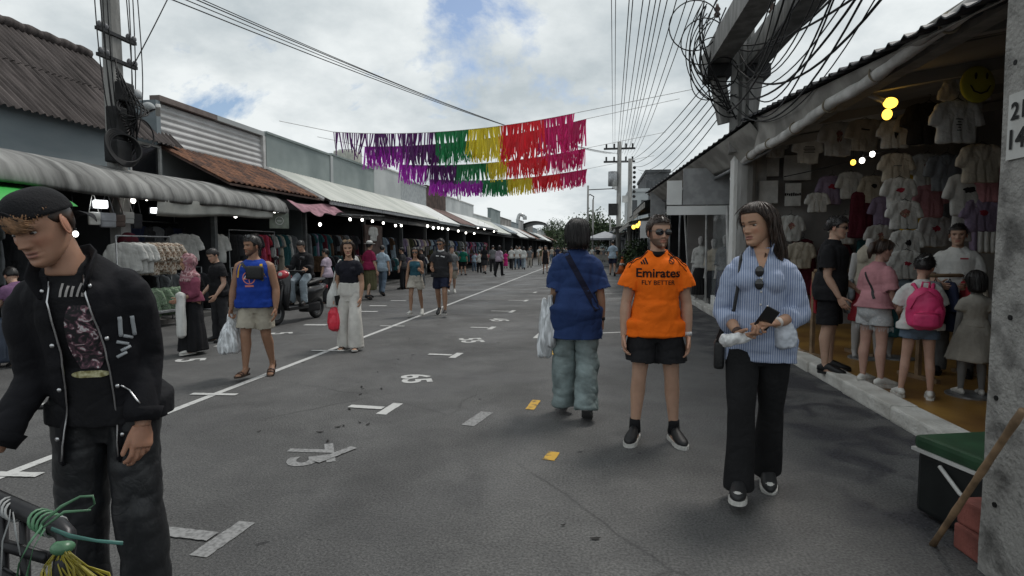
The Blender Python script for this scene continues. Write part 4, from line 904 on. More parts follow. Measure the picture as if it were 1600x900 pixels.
# ---- leaning stick, cooler, red blocks
g = G(1457, 852); tpx = PY(1556, 640, 2.62)
st = empty('bamboo_stick', g, 0, 'brown bamboo stick leaning on the concrete post over the cooler', 'stick'); P = [np.zeros(3)+(np.array([tpx[0]+.02, 2.52, tpx[2]])-np.array([g[0], g[1], 0]))*u for u in np.linspace(0, 1.04, 14)]
obj('cane', loft(P, [.014+.0025*(i % 4 == 0) for i in range(14)], 10), pm('bamboo', (.20, .13, .075), rough=.7, var=.3, scale=14), st, True)
CO = G(1432, 790); CO = np.array([1.83, 3.42, 0]); ck = empty('cooler_box', (2.12, 3.36, 0), R_(16), 'black cooler box with green lid and white carrying handle beside the kerb end', 'cooler')
ckm = pm('cooler_black', (.012, .014, .014), rough=.45, var=.2); obj('tub', bbox((0, 0, .19), (.52, .40, .34), .025), ckm, ck, False); obj('lid', bbox((0, 0, .415), (.55, .43, .075), .025), pm('cooler_green', (.022, .062, .030), rough=.5, var=.2, scale=5), ck, False)
cw_ = pm('cooler_white', (.5, .5, .48), rough=.5)
for b_ in (((-.282, -.222, .362), (.282, -.204, .380)), ((-.282, .204, .362), (.282, .222, .380)), ((-.282, -.203, .362), (-.264, .203, .380)), ((.264, -.203, .362), (.282, .203, .380))): obj('rim', box2(*b_), cw_, ck)
obj('handle', tube([(-.276, .04, .33), (-.290, -.10, .24), (-.285, -.235, .20), (-.10, -.245, .19), (.20, -.240, .20), (.285, -.225, .22), (.290, -.10, .24), (.276, .04, .33)], .011, 8), cw_, ck, True)
for y_ in (-.06,): obj('label_patch', box2((-.264, -.12, .18), (-.2612, -.075, .21)), cw_, ck)
for i, (x, y, z, a_) in enumerate(((2.02, 3.00, .065, .1), (2.04, 3.01, .195, .2))):
    tag(obj('red_block', bbox((0, 0, 0), (.22, .26, .128), .012), pm('red_block', (.22, .075, .06), rough=.85, var=.25, scale=6, bump=.3), None, False, (x-.10, y-.02, z), (0, 0, a_)), 'rough red block in a stack of two between cooler and concrete post', 'block', 'red blocks by the post')
# ------------------------------------------------------------------ hanging clothes and goods
def shirt_mesh(name, seed, w_=.23, h=.66, d=.045, sl=.20, flare=.0, vneck=False, tank=False):
    P = [(0, 0, z) for z in (-.09, -.12, -.17, -.30, -.45, -h)]; rad = [(.085, .028), (.16, .036), (w_*.96, d), (w_, d*1.05), (w_+flare*.4, d*1.05), (w_+flare, d*.95)]
    parts = [loft(P, rad, 20, (1, 0, 0))]
    if not tank:
        for q in (-1, 1): parts.append(loft([(q*.11, 0, -.13), (q*w_*.9, 0, -.19), (q*(w_+sl*.16), 0, -.20-sl*.6), (q*(w_+sl*.26), 0, -.20-sl*1.15)], [(.03, .050), (.036, .072), (.036, .078), (.030, .080)], 14, (0, 1, 0)))
    V, F, Nn = remesh(parts, .014, 2); V = wrinkle(wrinkle(V, Nn, (9, 9, 2.2), .016, seed), Nn, (5, 5, 9), .007, seed+1)
    return mdata(name, V, F, cloth('plain', (.5, .5, .5)), True)
TEE = [shirt_mesh('hanging_shirt', 3), shirt_mesh('hanging_shirt', 9, .22, .70, .05, .22), shirt_mesh('hanging_shirt', 15, .24, .62, .04, .18, .02)]
TANK = [shirt_mesh('sleeveless_top', 21, .17, .60, .04, 0, .02, tank=True)]
DRS = [shirt_mesh('hanging_dress', 27, .18, 1.10, .05, 0, .10, tank=True), shirt_mesh('hanging_dress', 33, .19, 1.15, .05, .16, .06), shirt_mesh('hanging_dress', 39, .20, .95, .05, 0, .03, tank=True)]
hv = tube([(0, 0, -.055), (.012, 0, -.02), (.024, 0, .0), (.012, 0, .022), (-.010, 0, .018)], .003, 5); hv2 = tube([(-.19, 0, -.135), (-.05, 0, -.085), (0, 0, -.055), (.05, 0, -.085), (.19, 0, -.135)], .006, 5)
HANG = mdata('hanger', *join([hv, hv2]), DSTEEL, True)
def floral(name, a, b, c, sc=22):
    m = bpy.data.materials.new('cloth_floral_'+name); m.use_nodes = True; t = m.node_tree; bs = t.nodes['Principled BSDF']; nn, ll = t.nodes.new, t.links.new
    tc_ = nn('ShaderNodeTexCoord'); v = nn('ShaderNodeTexVoronoi'); v.inputs['Scale'].default_value = sc; nz_ = nn('ShaderNodeTexNoise'); nz_.inputs['Scale'].default_value = sc*.8; nz_.inputs['Distortion'].default_value = 1.5
    ll(tc_.outputs['Object'], v.inputs['Vector']); ll(tc_.outputs['Object'], nz_.inputs['Vector']); r = nn('ShaderNodeValToRGB'); ll(nz_.outputs[0], r.inputs[0]); e = r.color_ramp.elements
    e[0].position = .44; e[0].color = (*a, 1); e[1].position = .60; e[1].color = (*c, 1); k_ = e.new(.53); k_.color = (*b, 1); ll(r.outputs[0], bs.inputs['Base Color']); bs.inputs['Roughness'].default_value = .85; return m
CM = {n: cloth('goods_'+n, c) for n, c in dict(white=(.50, .50, .48), cream=(.42, .38, .31), grey=(.16, .17, .18), charcoal=(.035, .036, .04), black=(.014, .014, .015), navy=(.022, .028, .06), teal=(.03, .10, .11), olive=(.07, .075, .04), red=(.28, .025, .035), crimson=(.36, .05, .10), maroon=(.09, .015, .025), pink=(.42, .20, .22), blue=(.05, .10, .24), yellow=(.50, .32, .03), brown=(.09, .055, .035), lilac=(.25, .20, .29), pale_blue=(.27, .34, .40)).items()}
CM['cream floral'] = floral('cream', (.46, .42, .36), (.30, .21, .14), (.13, .075, .05)); CM['green floral'] = floral('green', (.14, .22, .13), (.30, .36, .27), (.07, .12, .07)); CM['grey floral'] = floral('grey', (.28, .30, .29), (.10, .13, .12), (.05, .06, .06))
def hang(kind, col, loc, rz, where, scale=1., tilt=0., group=None, hanger=True):
    me = rng.choice({'shirt': TEE, 'top': TANK, 'dress': DRS}[kind]); nm = {'shirt': 'hanging_shirt', 'top': 'sleeveless_top', 'dress': 'hanging_dress'}[kind]
    o = link(nm, me, None, loc, (tilt, 0, rz), (scale,)*3); swapmat(o, CM[col]); lb = '%s %s %s' % (col.replace('_', ' '), {'shirt': 'short-sleeved shirt', 'top': 'sleeveless top', 'dress': 'long hanging dress'}[kind], where)
    tag(o, lb, {'shirt': 'shirt', 'top': 'top', 'dress': 'dress'}[kind], group or ('garments '+where))
    if hanger: link('hanger', HANG, o)
    return o
def rail(y0, y1, X, z, where, feet=True):
    r = empty('clothes_rail', (X, (y0+y1)/2, .09), 0, 'steel clothes rail '+where, 'rail'); d = (y1-y0)/2; obj('bar', cyl((0, -d, z-.09), (0, d, z-.09), .014, 8), STEEL, r, True)
    if feet:
        for q in (-d, d): obj('upright', cyl((0, q, 0), (0, q, z-.09), .014, 8), STEEL, r, True); obj('foot', cyl((-.25, q, .02), (.25, q, .02), .014, 8), STEEL, r, True)
    else:
        for q in (-d*.9, d*.9): obj('drop_rod', cyl((0, q, z-.09), (0, q, 2.70-.09), .006, 6), STEEL, r, True)
    return r
def fill(y0, y1, X, z, kinds, cols, where, gap=.12, rz=None, sc=1.):
    y = y0
    while y < y1:
        hang(rng.choice(kinds), rng.choice(cols), (X+rng.uniform(-.04, .04), y, z), (rng.uniform(-.25, .25) if rz is None else rz+rng.uniform(-.2, .2)), where, sc*rng.uniform(.92, 1.05)); y += gap*rng.uniform(.7, 1.4)
# facing +X means rotating the front (-Y) by +90 degrees
FX = math.pi/2
# corner stall: floral shirts on a front rail, green shirts below, white shirts behind
p = PX(232, 372, -8.35); rail(p[1]-.75, p[1]+.55, -8.35, p[2]+.03, 'with floral shirts at the front of the corner stall')
for i in range(8): hang('shirt', 'cream floral' if i > 2 else 'white', (-8.35+.02*i, p[1]-.55+.125*i, p[2]), .55+.04*i, 'on the front rail of the corner stall', .98)
q = PX(255, 448, -8.35)
for i in range(5): hang('shirt', 'green floral', (-8.32+.03*i, q[1]-.42+.17*i, q[2]+.07), .62, 'on the low bar below the cream floral shirts', .88)
for px in ((287, 362), (334, 362)):
    p = PX(*px, -9.0); hang('shirt', 'white', (-9.0, p[1], p[2]+.05), .75, 'hung open against the dark panel of the corner stall', 1.12)
p = PX(168, 372, -9.3); hang('shirt', 'grey', (-9.3, p[1], p[2]+.1), FX-.3, 'hung deep in the corner stall behind the young man', 1.1)
fill(5.6, 8.2, -9.4, 2.0, ['shirt', 'dress'], ['charcoal', 'grey', 'navy', 'olive', 'maroon'], 'inside the corner stall', .22)
fill(9.9, 12.1, -9.6, 2.05, ['shirt', 'dress'], ['charcoal', 'black', 'grey', 'navy'], 'inside the white-shirt stall', .16, FX); fill(10.4, 11.9, -8.9, 1.05, ['shirt', 'top'], ['navy', 'black', 'charcoal', 'grey'], 'on the low rail of the white-shirt stall', .12, .1)
rail(10.2, 12.0, -8.9, 1.08, 'low behind the woman in a headscarf'); rail(9.9, 12.2, -9.6, 2.08, 'high inside the white-shirt stall', False)
p = PX(490, 372, -8.8); rail(12.9, 14.9, -8.8, 1.95, 'with red garments in the second stall')
fill(12.95, 14.0, -8.8, 1.93, ['shirt', 'dress'], ['grey', 'charcoal', 'black'], 'on the rail beside the red garments', .11); fill(14.0, 14.5, -8.8, 1.93, ['top', 'dress'], ['crimson', 'red'], 'on the rail of the second stall', .10); fill(14.55, 16.3, -9.2, 1.98, ['shirt', 'dress'], ['cream', 'white', 'grey', 'charcoal', 'maroon', 'teal'], 'in the second stall beyond the red garments', .13)
fill(12.9, 14.6, -8.7, 1.0, ['shirt'], ['grey floral', 'green floral', 'grey floral', 'charcoal'], 'on the low rail behind the scooter', .13, .3); rail(12.8, 14.8, -8.7, 1.03, 'low behind the scooter')
p = PX(583, 355, -8.5); hang('shirt', 'white', (-8.5, p[1], p[2]+.1), FX-.2, 'hanging alone from the pale canopy', .95)
for (a, b, nm) in ((16.8, 20.8, 'in the stall under the sage parapet'), (21.2, 25.1, 'in the stall with the wooden door'), (25.5, 28.8, 'below the white boxed parapet'), (29.2, 33.2, 'below the panelled parapet'), (33.7, 37.8, 'below the brown parapet'), (38.2, 46.5, 'below the white canopy')):
    cols = rng.sample(['charcoal', 'black', 'navy', 'grey', 'teal', 'olive', 'maroon', 'brown', 'blue', 'lilac', 'white', 'cream', 'pale_blue', 'crimson'], 7)
    fill(a, b, -9.0, 2.05, ['shirt', 'dress'], cols, nm, .21); fill(a+.3, b-.3, -8.65, rng.uniform(1.05, 1.5), ['shirt', 'top'], cols, 'on a low rail '+nm, .26)
# wooden door of the dark stall
dr = empty('wooden_door', (-8.6, 21.6, .09), 0, 'dark brown panelled wooden door standing in the left row', 'door'); obj('leaf', box2((-.03, -.9, 0), (.03, .9, 2.3)), BRNP, dr)
for y_ in (-.45, .45):
    for z_ in (.35, 1.05, 1.75): obj('panel', bbox((.035, y_, z_), (.02, .7, .5), .008), BRNP, dr)
# handbags hung on long straps
def handbag(loc, col, w_, h, drop, label, rz=FX-.5):
    r = empty('handbag', loc, rz, label, 'handbag', 'handbags hung in the corner stall'); m = pm('bag_'+label.split()[0], col, rough=.55, var=.15)
    obj('pouch', bbox((0, 0, -drop-h/2), (w_, .09, h), .025), m, r, True); obj('flap', bbox((0, -.045, -drop-h*.3), (w_*.98, .02, h*.55), .008), m, r, True)
    obj('strap', tube([(-w_*.42, 0, -drop), (-w_*.2, 0, -drop*.4), (0, 0, 0), (w_*.2, 0, -drop*.4), (w_*.42, 0, -drop)], .009, 6), m, r, True)
for (px, py, c, w_, h, dp, lb) in ((145, 300, (.5, .5, .48), .17, .22, .34, 'white leather handbag on a long strap beside the green tarpaulin'), (166, 300, (.26, .27, .29), .24, .26, .36, 'silver shoulder bag between the white and brown handbags'), (180, 300, (.10, .07, .06), .26, .22, .40, 'brown handbag between the silver bag and a pale one'), (197, 300, (.42, .42, .41), .20, .22, .36, 'pale square handbag nearest to the floral shirts'), (212, 300, (.03, .03, .035), .15, .28, .40, 'black slim handbag hung beside the floral shirts')):
    p = PX(px, py, -8.5); handbag(p, c, w_, h, dp, lb)
p = PX(415, 372, -9.3); handbag(p+np.array([0, 0, .1]), (.36, .34, .38), .30, .34, .10, 'pale lilac rucksack hung on the wall above the pink bag'); handbag(p+np.array([0, .02, -.35]), (.18, .08, .09), .34, .22, .06, 'dusky pink bag hung under the lilac rucksack')
p = PX(200, 378, -8.6); ht = empty('sun_hat', p, 0, 'round dark red hat hung up in the corner stall', 'hat'); obj('crown', ball((0, 0, 0), (.20, .15, .18), 16, 10), CM['maroon'], ht, True); obj('brim', move(ring((0, 0, 0), .20, .03, rotx(.3)), None, (0, 0, -.10)), CM['maroon'], ht, True)
# sign board, low table, suitcase
p = PX(436, 345, -8.15); sg = empty('hanging_sign', (p[0], p[1], p[2]), FX-.7, 'square grey green sign board hanging from the end of the curved awning', 'sign'); obj('board', bbox((0, 0, 0), (.50, .03, .40), .006), pm('sign_green_grey', (.16, .18, .15), rough=.6, var=.2), sg); obj('emblem', move(ring((0, 0, 0), .10, .008, rotx(math.pi/2)), None, (0, -.022, 0)), TRIM, sg, True); obj('emblem', box2((-.06, -.024, -.012), (.06, -.016, .004)), TRIM, sg)
for x_ in (-.2, .2): obj('chain', cyl((x_, 0, .19), (x_, 0, .36), .005, 6), DSTEEL, sg)
g = G(268, 520); tb_ = empty('low_table', (-8.35, 9.75, 0), 0, 'low grey table at the foot of the green floral shirts', 'table'); obj('top', bbox((0, 0, .30), (.6, .9, .05), .01), STEEL, tb_)
for x_ in (-.25, .25):
    for y_ in (-.4, .4): obj('leg', cyl((x_, y_, 0), (x_, y_, .28), .018, 8), STEEL, tb_, True)
g = G(12, 575); su = empty('suitcase', (g[0]-.05, g[1]+.12, 0), R_(35), 'blue grey suitcase with raised silver handle standing on the road', 'suitcase'); SUI = pm('suitcase_shell', (.045, .058, .085), rough=.45, var=.15)
obj('shell', bbox((0, 0, .34), (.44, .28, .56), .05), SUI, su, True)
for x_ in (-.12, -.04, .04, .12): obj('rib', bbox((x_, -.142, .34), (.025, .01, .44), .004), SUI, su)
for x_ in (-.11, .11): obj('handle_tube', cyl((x_, .10, .6), (x_, .10, .98), .010, 8), SILV if 'SILV' in globals() else STEEL, su, True)
obj('grip', bbox((0, .10, .985), (.26, .03, .03), .01), STEEL, su, True)
for x_ in (-.17, .17):
    for y_ in (-.09, .09): obj('wheel', cyl((x_-.012, y_, .03), (x_+.012, y_, .03), .03, 12), pm('rubber_dark', (.015, .015, .015), rough=.7), su, True)
# ---- light bulbs
BULB = pm('bulb_lit', (.9, .9, .85), emit=(1, .96, .88), estr=5.); BULBY = pm('bulb_lit_warm', (.9, .7, .3), emit=(1, .55, .06), estr=2.6); TUBE_ = pm('tube_lit', (.9, .9, .9), emit=(.95, .98, 1), estr=4.5)
bme = mdata('bulb', *ball((0, 0, -.075), (.042, .042, .05), 12, 8), BULB, True); sme = mdata('socket', *cyl((0, 0, -.045), (0, 0, .02), .018, 8), DSTEEL, True); cme = mdata('cord', *cyl((0, 0, .02), (0, 0, .30), .004, 5), DSTEEL)
def bulb(p, where, m=None, s=1.):
    r = empty('light_bulb', p, 0, 'small lit light bulb hanging '+where, 'bulb', 'bulbs '+where); r.scale = (s,)*3
    b = link('bulb', bme, r); link('socket', sme, r); link('cord', cme, r)
    if m: swapmat(b, m)
for px in ((208, 313), (229, 309), (114, 337), (118, 365), (316, 329), (368, 337), (385, 335), (401, 330), (428, 332)): bulb(PX(*px, -8.28)+np.array([0, 0, .07]), 'under the curved awning')
for px in ((547, 342), (566, 343), (582, 345), (599, 348), (627, 352), (618, 352), (500, 350)): bulb(PX(*px, -8.25)+np.array([0, 0, .07]), 'under the pale canopy', None, 1.1)
for px in ((677, 355), (685, 355), (691, 356), (700, 357), (728, 363), (741, 364), (747, 355), (757, 357), (772, 361), (668, 352), (716, 360)): bulb(PX(*px, -8.2)+np.array([0, 0, .07]), 'under the canopies far along the left row', None, 1.4)
bx = lambda a, b: bbox((0, 0, 0), (a, .10, b), .02)
for i, (px, w_, h) in enumerate((((157, 319), .20, .13), ((247, 329), .24, .10), ((348, 333), .20, .07), ((440, 331), .20, .06))):
    p = PX(*px, -8.4); r = empty('work_light', p, FX-.6, ('boxy lit lamp hung behind the white handbag', 'boxy lit lamp at the left end of the canvas valance', 'boxy lit lamp under the middle of the canvas valance', 'boxy lit lamp beside the square sign board')[i], 'lamp'); obj('panel', bx(w_, h), TUBE_, r); obj('housing', box((0, .07, 0), (w_+.03, .03, h+.03)), DSTEEL, r)
for i, (a, b) in enumerate((((160, 284), (195, 288)), ((255, 332), (288, 328)), ((606, 346), (626, 349)))):
    p, q = PX(*a, -8.5), PX(*b, -8.5); r = empty('tube_light', (p+q)/2, 0, ('lit fluorescent tube above the handbags', 'lit fluorescent tube along the canvas valance', 'lit fluorescent tube beyond the white hanging shirt')[i], 'lamp'); obj('tube', cyl((p-q)/2, (q-p)/2, .02, 8), TUBE_, r); obj('batten', move(cyl((p-q)/2, (q-p)/2, .018, 6), None, (-.03, 0, .03)), TRIM, r)
def cord(a, b, sag, where, r=.006): return tag(obj('lamp_cable', tube(sagline(a, b, sag, 20), r, 5), DSTEEL, None, True), 'thin black lamp cord '+where, 'cord')
cord((-8.28, 7.2, 2.42), (-8.28, 14.2, 2.62), .10, 'strung under the curved awning'); cord((-8.25, 15.2, 2.62), (-8.25, 24.5, 2.72), .08, 'strung under the pale canopy')
lr = empty('lamp_bar', PX(575, 336, -8.2), 0, 'horizontal steel bar carrying bulbs under the pale canopy', 'lamp'); a_, b_ = PX(533, 335, -8.2)-PX(575, 336, -8.2), PX(600, 337, -8.2)-PX(575, 336, -8.2); obj('bar', cyl(a_, b_, .025, 8), STEEL, lr, True)

# ---- right-hand shop: t-shirts by place in the shop
def tee_at(px, py, Y, col, where, s=1., rz=0., kind='shirt', prt=None, tilt=0.):
    p = PY(px, py, Y); o = hang(kind, col, p, rz, where, s, tilt, 'shirts in the t-shirt shop')
    if prt:
        for (vf, m) in prt: obj('print', project(o, vf, (0, 0, -.33), 'front2', .006), m, o)
    return o
_pr0 = project
def project(o, vf, c, ax='front', lift=.004, M=None):
    if ax == 'front2': return _pr0(o, vf, c, 'front', lift, rotz(math.pi))
    return _pr0(o, vf, c, ax, lift, M)
PRB = cloth('print_ink', (.02, .018, .02), bump=0); PRR = cloth('print_red', (.30, .03, .05), bump=0); PRP = floral('art', (.30, .12, .10), (.06, .04, .05), (.38, .28, .2), 30); PRG = cloth('print_soft_grey', (.16, .16, .17), bump=0)
def blob(rx, ry, sd, n=18):
    r_ = np.random.default_rng(sd); V = [(0, 0, 0)]+[(math.cos(a)*rx*(1+.35*r_.uniform(-1, 1)), math.sin(a)*ry*(1+.35*r_.uniform(-1, 1)), 0) for a in np.linspace(0, 2*math.pi, n, endpoint=False)]
    return np.array(V), [(0, 1+i, 1+(i+1) % n) for i in range(n)]
def bars(ws, dy=.03, h=.014): return join([strip2((-w_/2, -i*dy), (w_/2, -i*dy), h, 8) for i, w_ in enumerate(ws)])
W_ = 'in the t-shirt shop '
tee_at(1263, 205, 10.4, 'white', W_+'with lines of black print', .80, .25, prt=[(bars((.20, .26, .26, .22, .24), .028), PRB)])
tee_at(1310, 182, 9.4, 'white', W_+'with a dark pink figure print', .88, .2, prt=[(blob(.05, .10, 2), PRP)])
tee_at(1352, 178, 9.0, 'cream', W_+'with one dark curved print', .78, .1, prt=[(move(strip2((-.09, .05), (.06, .03), .025), None), PRB)])
for i, (px, py, pr, wh, cl) in enumerate(((1400, 180, [(blob(.045, .10, 5), PRB)], 'with a tall black print', 'white'), (1402, 232, [(bars((.16,), .03, .02), PRG)], 'with one grey line of print', 'cream'), (1406, 270, [(blob(.08, .05, 8), PRR)], 'with a red and pink print', 'white'), (1414, 306, [(blob(.09, .08, 11), PRP)], 'with a brown picture print', 'white'), (1418, 352, [(blob(.05, .06, 14), PRB)], 'with two small black prints', 'white'), (1417, 384, [(blob(.07, .035, 17), PRR)], 'with a red lips print', 'white'))):
    tee_at(px, py, 8.0-.05*i, cl, W_+wh, .66, .1, prt=pr)
tee_at(1497, 146, 6.9, 'white', W_+'with small black script down the front', .84, .15, prt=[(bars((.10, .05, .08, .04, .06), .035, .012), PRB)])
tee_at(1452, 150, 7.4, 'black', W_+'with a pale tag beside the white script shirt', .88, .1, prt=[(strip2((-.02, .0), (-.02, .06), .03, 3), WHT if 'WHT' in globals() else PRG)])
tee_at(1508, 110, 7.2, 'white', W_+'behind the yellow smiling face', .80, .1)
tee_at(1503, 326, 7.8, 'white', W_+'sleeveless with a black winged print', .66, .1, 'top', [(blob(.055, .06, 23), PRB)])
tee_at(1278, 296, 10.6, 'white', W_+'small and plain beside the white boards', .62, .1); tee_at(1445, 322, 9.4, 'yellow', W_+'bright behind the shirt column', .9); tee_at(1437, 255, 9.6, 'yellow', W_+'hung high behind the shirt column', .7, prt=[(blob(.05, .04, 4), PRB)])
tee_at(1476, 262, 9.2, 'grey', W_+'as a long grey dress', .8, .1, 'dress'); tee_at(1347, 292, 10.6, 'maroon', W_+'as a dark red dress', .9, .1, 'dress'); tee_at(1385, 300, 10.5, 'lilac', W_+'half hidden by the shirt column', .8); tee_at(1545, 250, 7.6, 'pink', W_+'folded back in the dark corner', .7)
for i in range(8): hang('top', rng.choice(['pink', 'white', 'cream', 'lilac']), PY(1522+10*i, 338, 8.6-.05*i), 1.2, W_+'on the rail beside the concrete post', .8)
for i, (px, py, Y, c, s_, wh) in enumerate(((1212, 205, 11.0, 'white', .7, 'high beside the grey post'), (1236, 330, 10.9, 'white', .8, 'low beside the lettered board'), (1300, 268, 10.8, 'lilac', .8, 'under the pink figure shirt'), (1330, 262, 10.7, 'white', .75, 'under the curved print shirt'), (1365, 268, 10.6, 'cream', .75, 'left of the shirt column'), (1450, 232, 8.6, 'white', .75, 'right of the shirt column, high'), (1456, 278, 8.6, 'pink', .75, 'right of the shirt column'), (1480, 232, 8.0, 'grey', .8, 'below the black tagged shirt'), (1512, 262, 7.6, 'white', .8, 'over the winged print top'), (1535, 215, 7.2, 'cream', .8, 'below the smiling face'), (1535, 300, 7.6, 'lilac', .75, 'beside the winged print top'), (1320, 330, 10.7, 'white', .8, 'behind the man in black, middle'), (1252, 372, 10.8, 'cream', .8, 'behind the woman in stripes'), (1375, 345, 10.4, 'white', .75, 'over the mannequins'), (1462, 330, 8.9, 'white', .75, 'behind the shopkeeper'), (1428, 168, 8.0, 'cream', .7, 'at the head of the shirt column'))):
    tee_at(px, py, Y, c, W_+wh, s_, .15, prt=[(blob(.05+.02*(i % 3), .05+.02*(i % 2), 40+i), (PRB, PRP, PRR, PRG)[i % 4])] if i % 3 else None)
fill(5.0, 9.8, 6.3, 2.3, ['shirt', 'dress'], ['grey', 'charcoal', 'white', 'pink', 'navy', 'maroon'], 'along the back wall of the t-shirt shop', .34, -FX); fill(5.0, 9.6, 6.2, 1.2, ['shirt'], ['grey', 'charcoal', 'teal', 'blue', 'maroon'], 'low along the back wall of the t-shirt shop', .34, -FX)
for x_ in (3.2, 3.75, 4.3, 4.85, 5.4): hang('dress', rng.choice(['charcoal', 'teal', 'grey', 'maroon', 'navy']), (x_, 11.2, 1.75), 0, 'against the far side wall of the t-shirt shop')
# white display boards on the far wall
for i, (x0, y0, x1, y1) in enumerate(((1185, 238, 1218, 276), (1224, 242, 1268, 282), (1185, 282, 1216, 318), (1226, 286, 1252, 322))):
    a, b = PY(x0, y1, 11.3-.06*i), PY(x1, y0, 11.3-.06*i); r = empty('display_board', ((a[0]+b[0])/2, a[1], (a[2]+b[2])/2), 0, ('plain white display board high beside the grey post', 'larger white display board under the hanging lines shirt', 'plain white display board low beside the grey post', 'small white display board with a line of black lettering')[i], 'board'); w_, h = (b[0]-a[0]), (b[2]-a[2])
    obj('panel', bbox((0, 0, 0), (w_, .03, h), .006), CM['white'], r)
    if i == 3: obj('print', join([box((-.13+.035*q, -.019, .004*math.sin(q*2.)), (.024, .006, .05+.012*math.sin(q*5))) for q in range(8)]), PRB, r)
# smiling face cushion, lamps
p = PY(1527, 132, 6.8); sm = empty('smiley_cushion', p, .2, 'round yellow smiling-face cushion hung high in the t-shirt shop', 'cushion'); obj('disc', ball((0, 0, 0), (.19, .05, .19), 24, 12), pm('cushion_yellow', (.42, .40, .045), rough=.8, var=.1), sm, True)
for q in (-1, 1): obj('face_mark', ball((q*.06, -.047, .075), (.014, .008, .035), 10, 8), PRB, sm, True)
obj('face_mark', tube([(-.11, -.042, -.02), (-.07, -.046, -.08), (0, -.050, -.105), (.07, -.046, -.08), (.11, -.042, -.02)], .007, 6), PRB, sm, True)
p = PY(1391, 168, 7.0); lp = empty('spot_lamp', p, 0, 'twin yellow spot lamp on a short arm under the rolled canvas', 'lamp'); obj('arm', tube([(-.20, .05, .16), (-.06, .0, .07)], .03, 8), TRIM, lp, True); obj('bulb', ball((.0, 0, .05), (.075, .05, .06), 14, 10), BULBY, lp, True); obj('bulb', ball((-.02, .02, -.07), (.05, .05, .06), 14, 10), BULBY, lp, True)
for i, px in enumerate(((1333, 254), (1347, 251), (1363, 241))): bulb(PY(*px, 9.6)+np.array([0, 0, .07]), 'deep inside the t-shirt shop', BULBY if i == 0 else None, .9)
tag(obj('lamp_cable', tube(sagline(PY(1225, 276, 10.8), PY(1420, 225, 9.2), .03), .008, 5), DSTEEL), 'dark lamp cord sagging across the t-shirt shop', 'cord')
# wooden stands
WD = pm('pale_wood', (.22, .15, .09), rough=.7, var=.25, scale=8)
for i, (px, py, lb) in enumerate(((1306, 555, 'pale wooden garment stand beside the man in black'), (1478, 590, 'pale wooden garment stand behind the pink rucksack'))):
    g = G(px, py, FLOORZ); r = empty('wooden_stand', g, .3, lb, 'stand')
    for q in (-.35, .35): obj('upright', box((q, 0, .55), (.045, .045, 1.1)), WD, r); obj('foot', box((q, 0, .022), (.05, .5, .044)), WD, r)
    obj('rail', cyl((-.35, 0, 1.11), (.35, 0, 1.11), .02, 8), WD, r, True)
    for j in range(5): hang('shirt', ('red', 'cream', 'teal', 'grey', 'navy')[(j+i*2) % 5], (g[0]-.28+.14*j, g[1]+.02, FLOORZ+1.12), 1.3, 'on the wooden stand '+('beside the man in black' if i == 0 else 'behind the pink rucksack'), .85)
# ------------------------------------------------------------------ poles, cables, streamers, far end of the street
CONP = pm('pole_concrete', (.20, .198, .19), rough=.9, col2=(.33, .325, .315), scale=2.5, bump=.4, bscale=20, stretch=(2, 2, .5)); CAB = pm('cable_black', (.010, .010, .011), rough=.6)
def cable(a, b, sag, label, r=.010, grp='overhead cables', n=18):
    return tag(obj('cable', tube(sagline(a, b, sag, n), r, 5), CAB, None, True), label, 'cable', grp)
# big pole at the right
px_, py_ = 2.55, 10.95
rp = empty('utility_pole', (px_, py_, 0), 0, 'thick concrete utility pole with twin beams rising through the right canopy', 'pole')
v, f = loft([(0, 0, z) for z in (3.2, 3.9, 5.0, 6.4, 9.0)], [(.27, .20), (.27, .20), (.26, .19), (.25, .18), (.22, .17)], 4, (1, 1, 0)); obj('shaft', (v*np.array([1.2, 1, 1]), f), CONP, rp); obj('shaft', loft([(.12, .12, z) for z in (-.02, 3.3)], [.20, .20], 12), CONP, rp)
for x_ in (-.06, .06): obj('groove', box2((x_-.025, -.19, 3.4), (x_+.025, -.175, 6.3)), pm('pole_groove', (.10, .10, .095), rough=.9), rp)
for i, (a, b) in enumerate((((1122, 92), (1186, -6)), ((1182, 92), (1252, -6)))):
    p = PY(*a, py_-.1)-np.array([px_, py_, 0]); obj('beam', box2((p[0]-.17, -4.6, p[2]-.12), (p[0]+.17, .55, p[2]+.26)), CONP, rp); obj('bracket', box2((p[0]-.20, -.28, p[2]-.34), (p[0]+.20, .28, p[2]-.13)), DSTEEL, rp)
    obj('stay', loft([(p[0]*.6, 0, p[2]-1.1), (p[0], -.05, p[2]-.30)], [(.13, .16)]*2, 4, (1, 1, 0)), CONP, rp)
for j in range(4): obj('insulator', loft([(-.5+.3*j, -.25, 5.5+.05*(i2 % 2)*0+.045*i2) for i2 in range(6)], [.03, .06, .03, .06, .03, .02], 10), pm('insulator_brown', (.05, .025, .018), rough=.3), rp, True)
rr_ = np.random.default_rng(3)
for i in range(17):                                           # cables sweeping down to the pole from over the shops
    a = PY(1150+rr_.uniform(-14, 26), rr_.uniform(60, 178), py_-.25); b = PY(1215+12.5*i+rr_.uniform(-8, 8), -50, 6.2-.05*i); cable(a, b, rr_.uniform(.05, .75), 'black cable sweeping from the thick right pole out over the shop roof', rr_.uniform(.007, .015), 'cables over the shop roof')
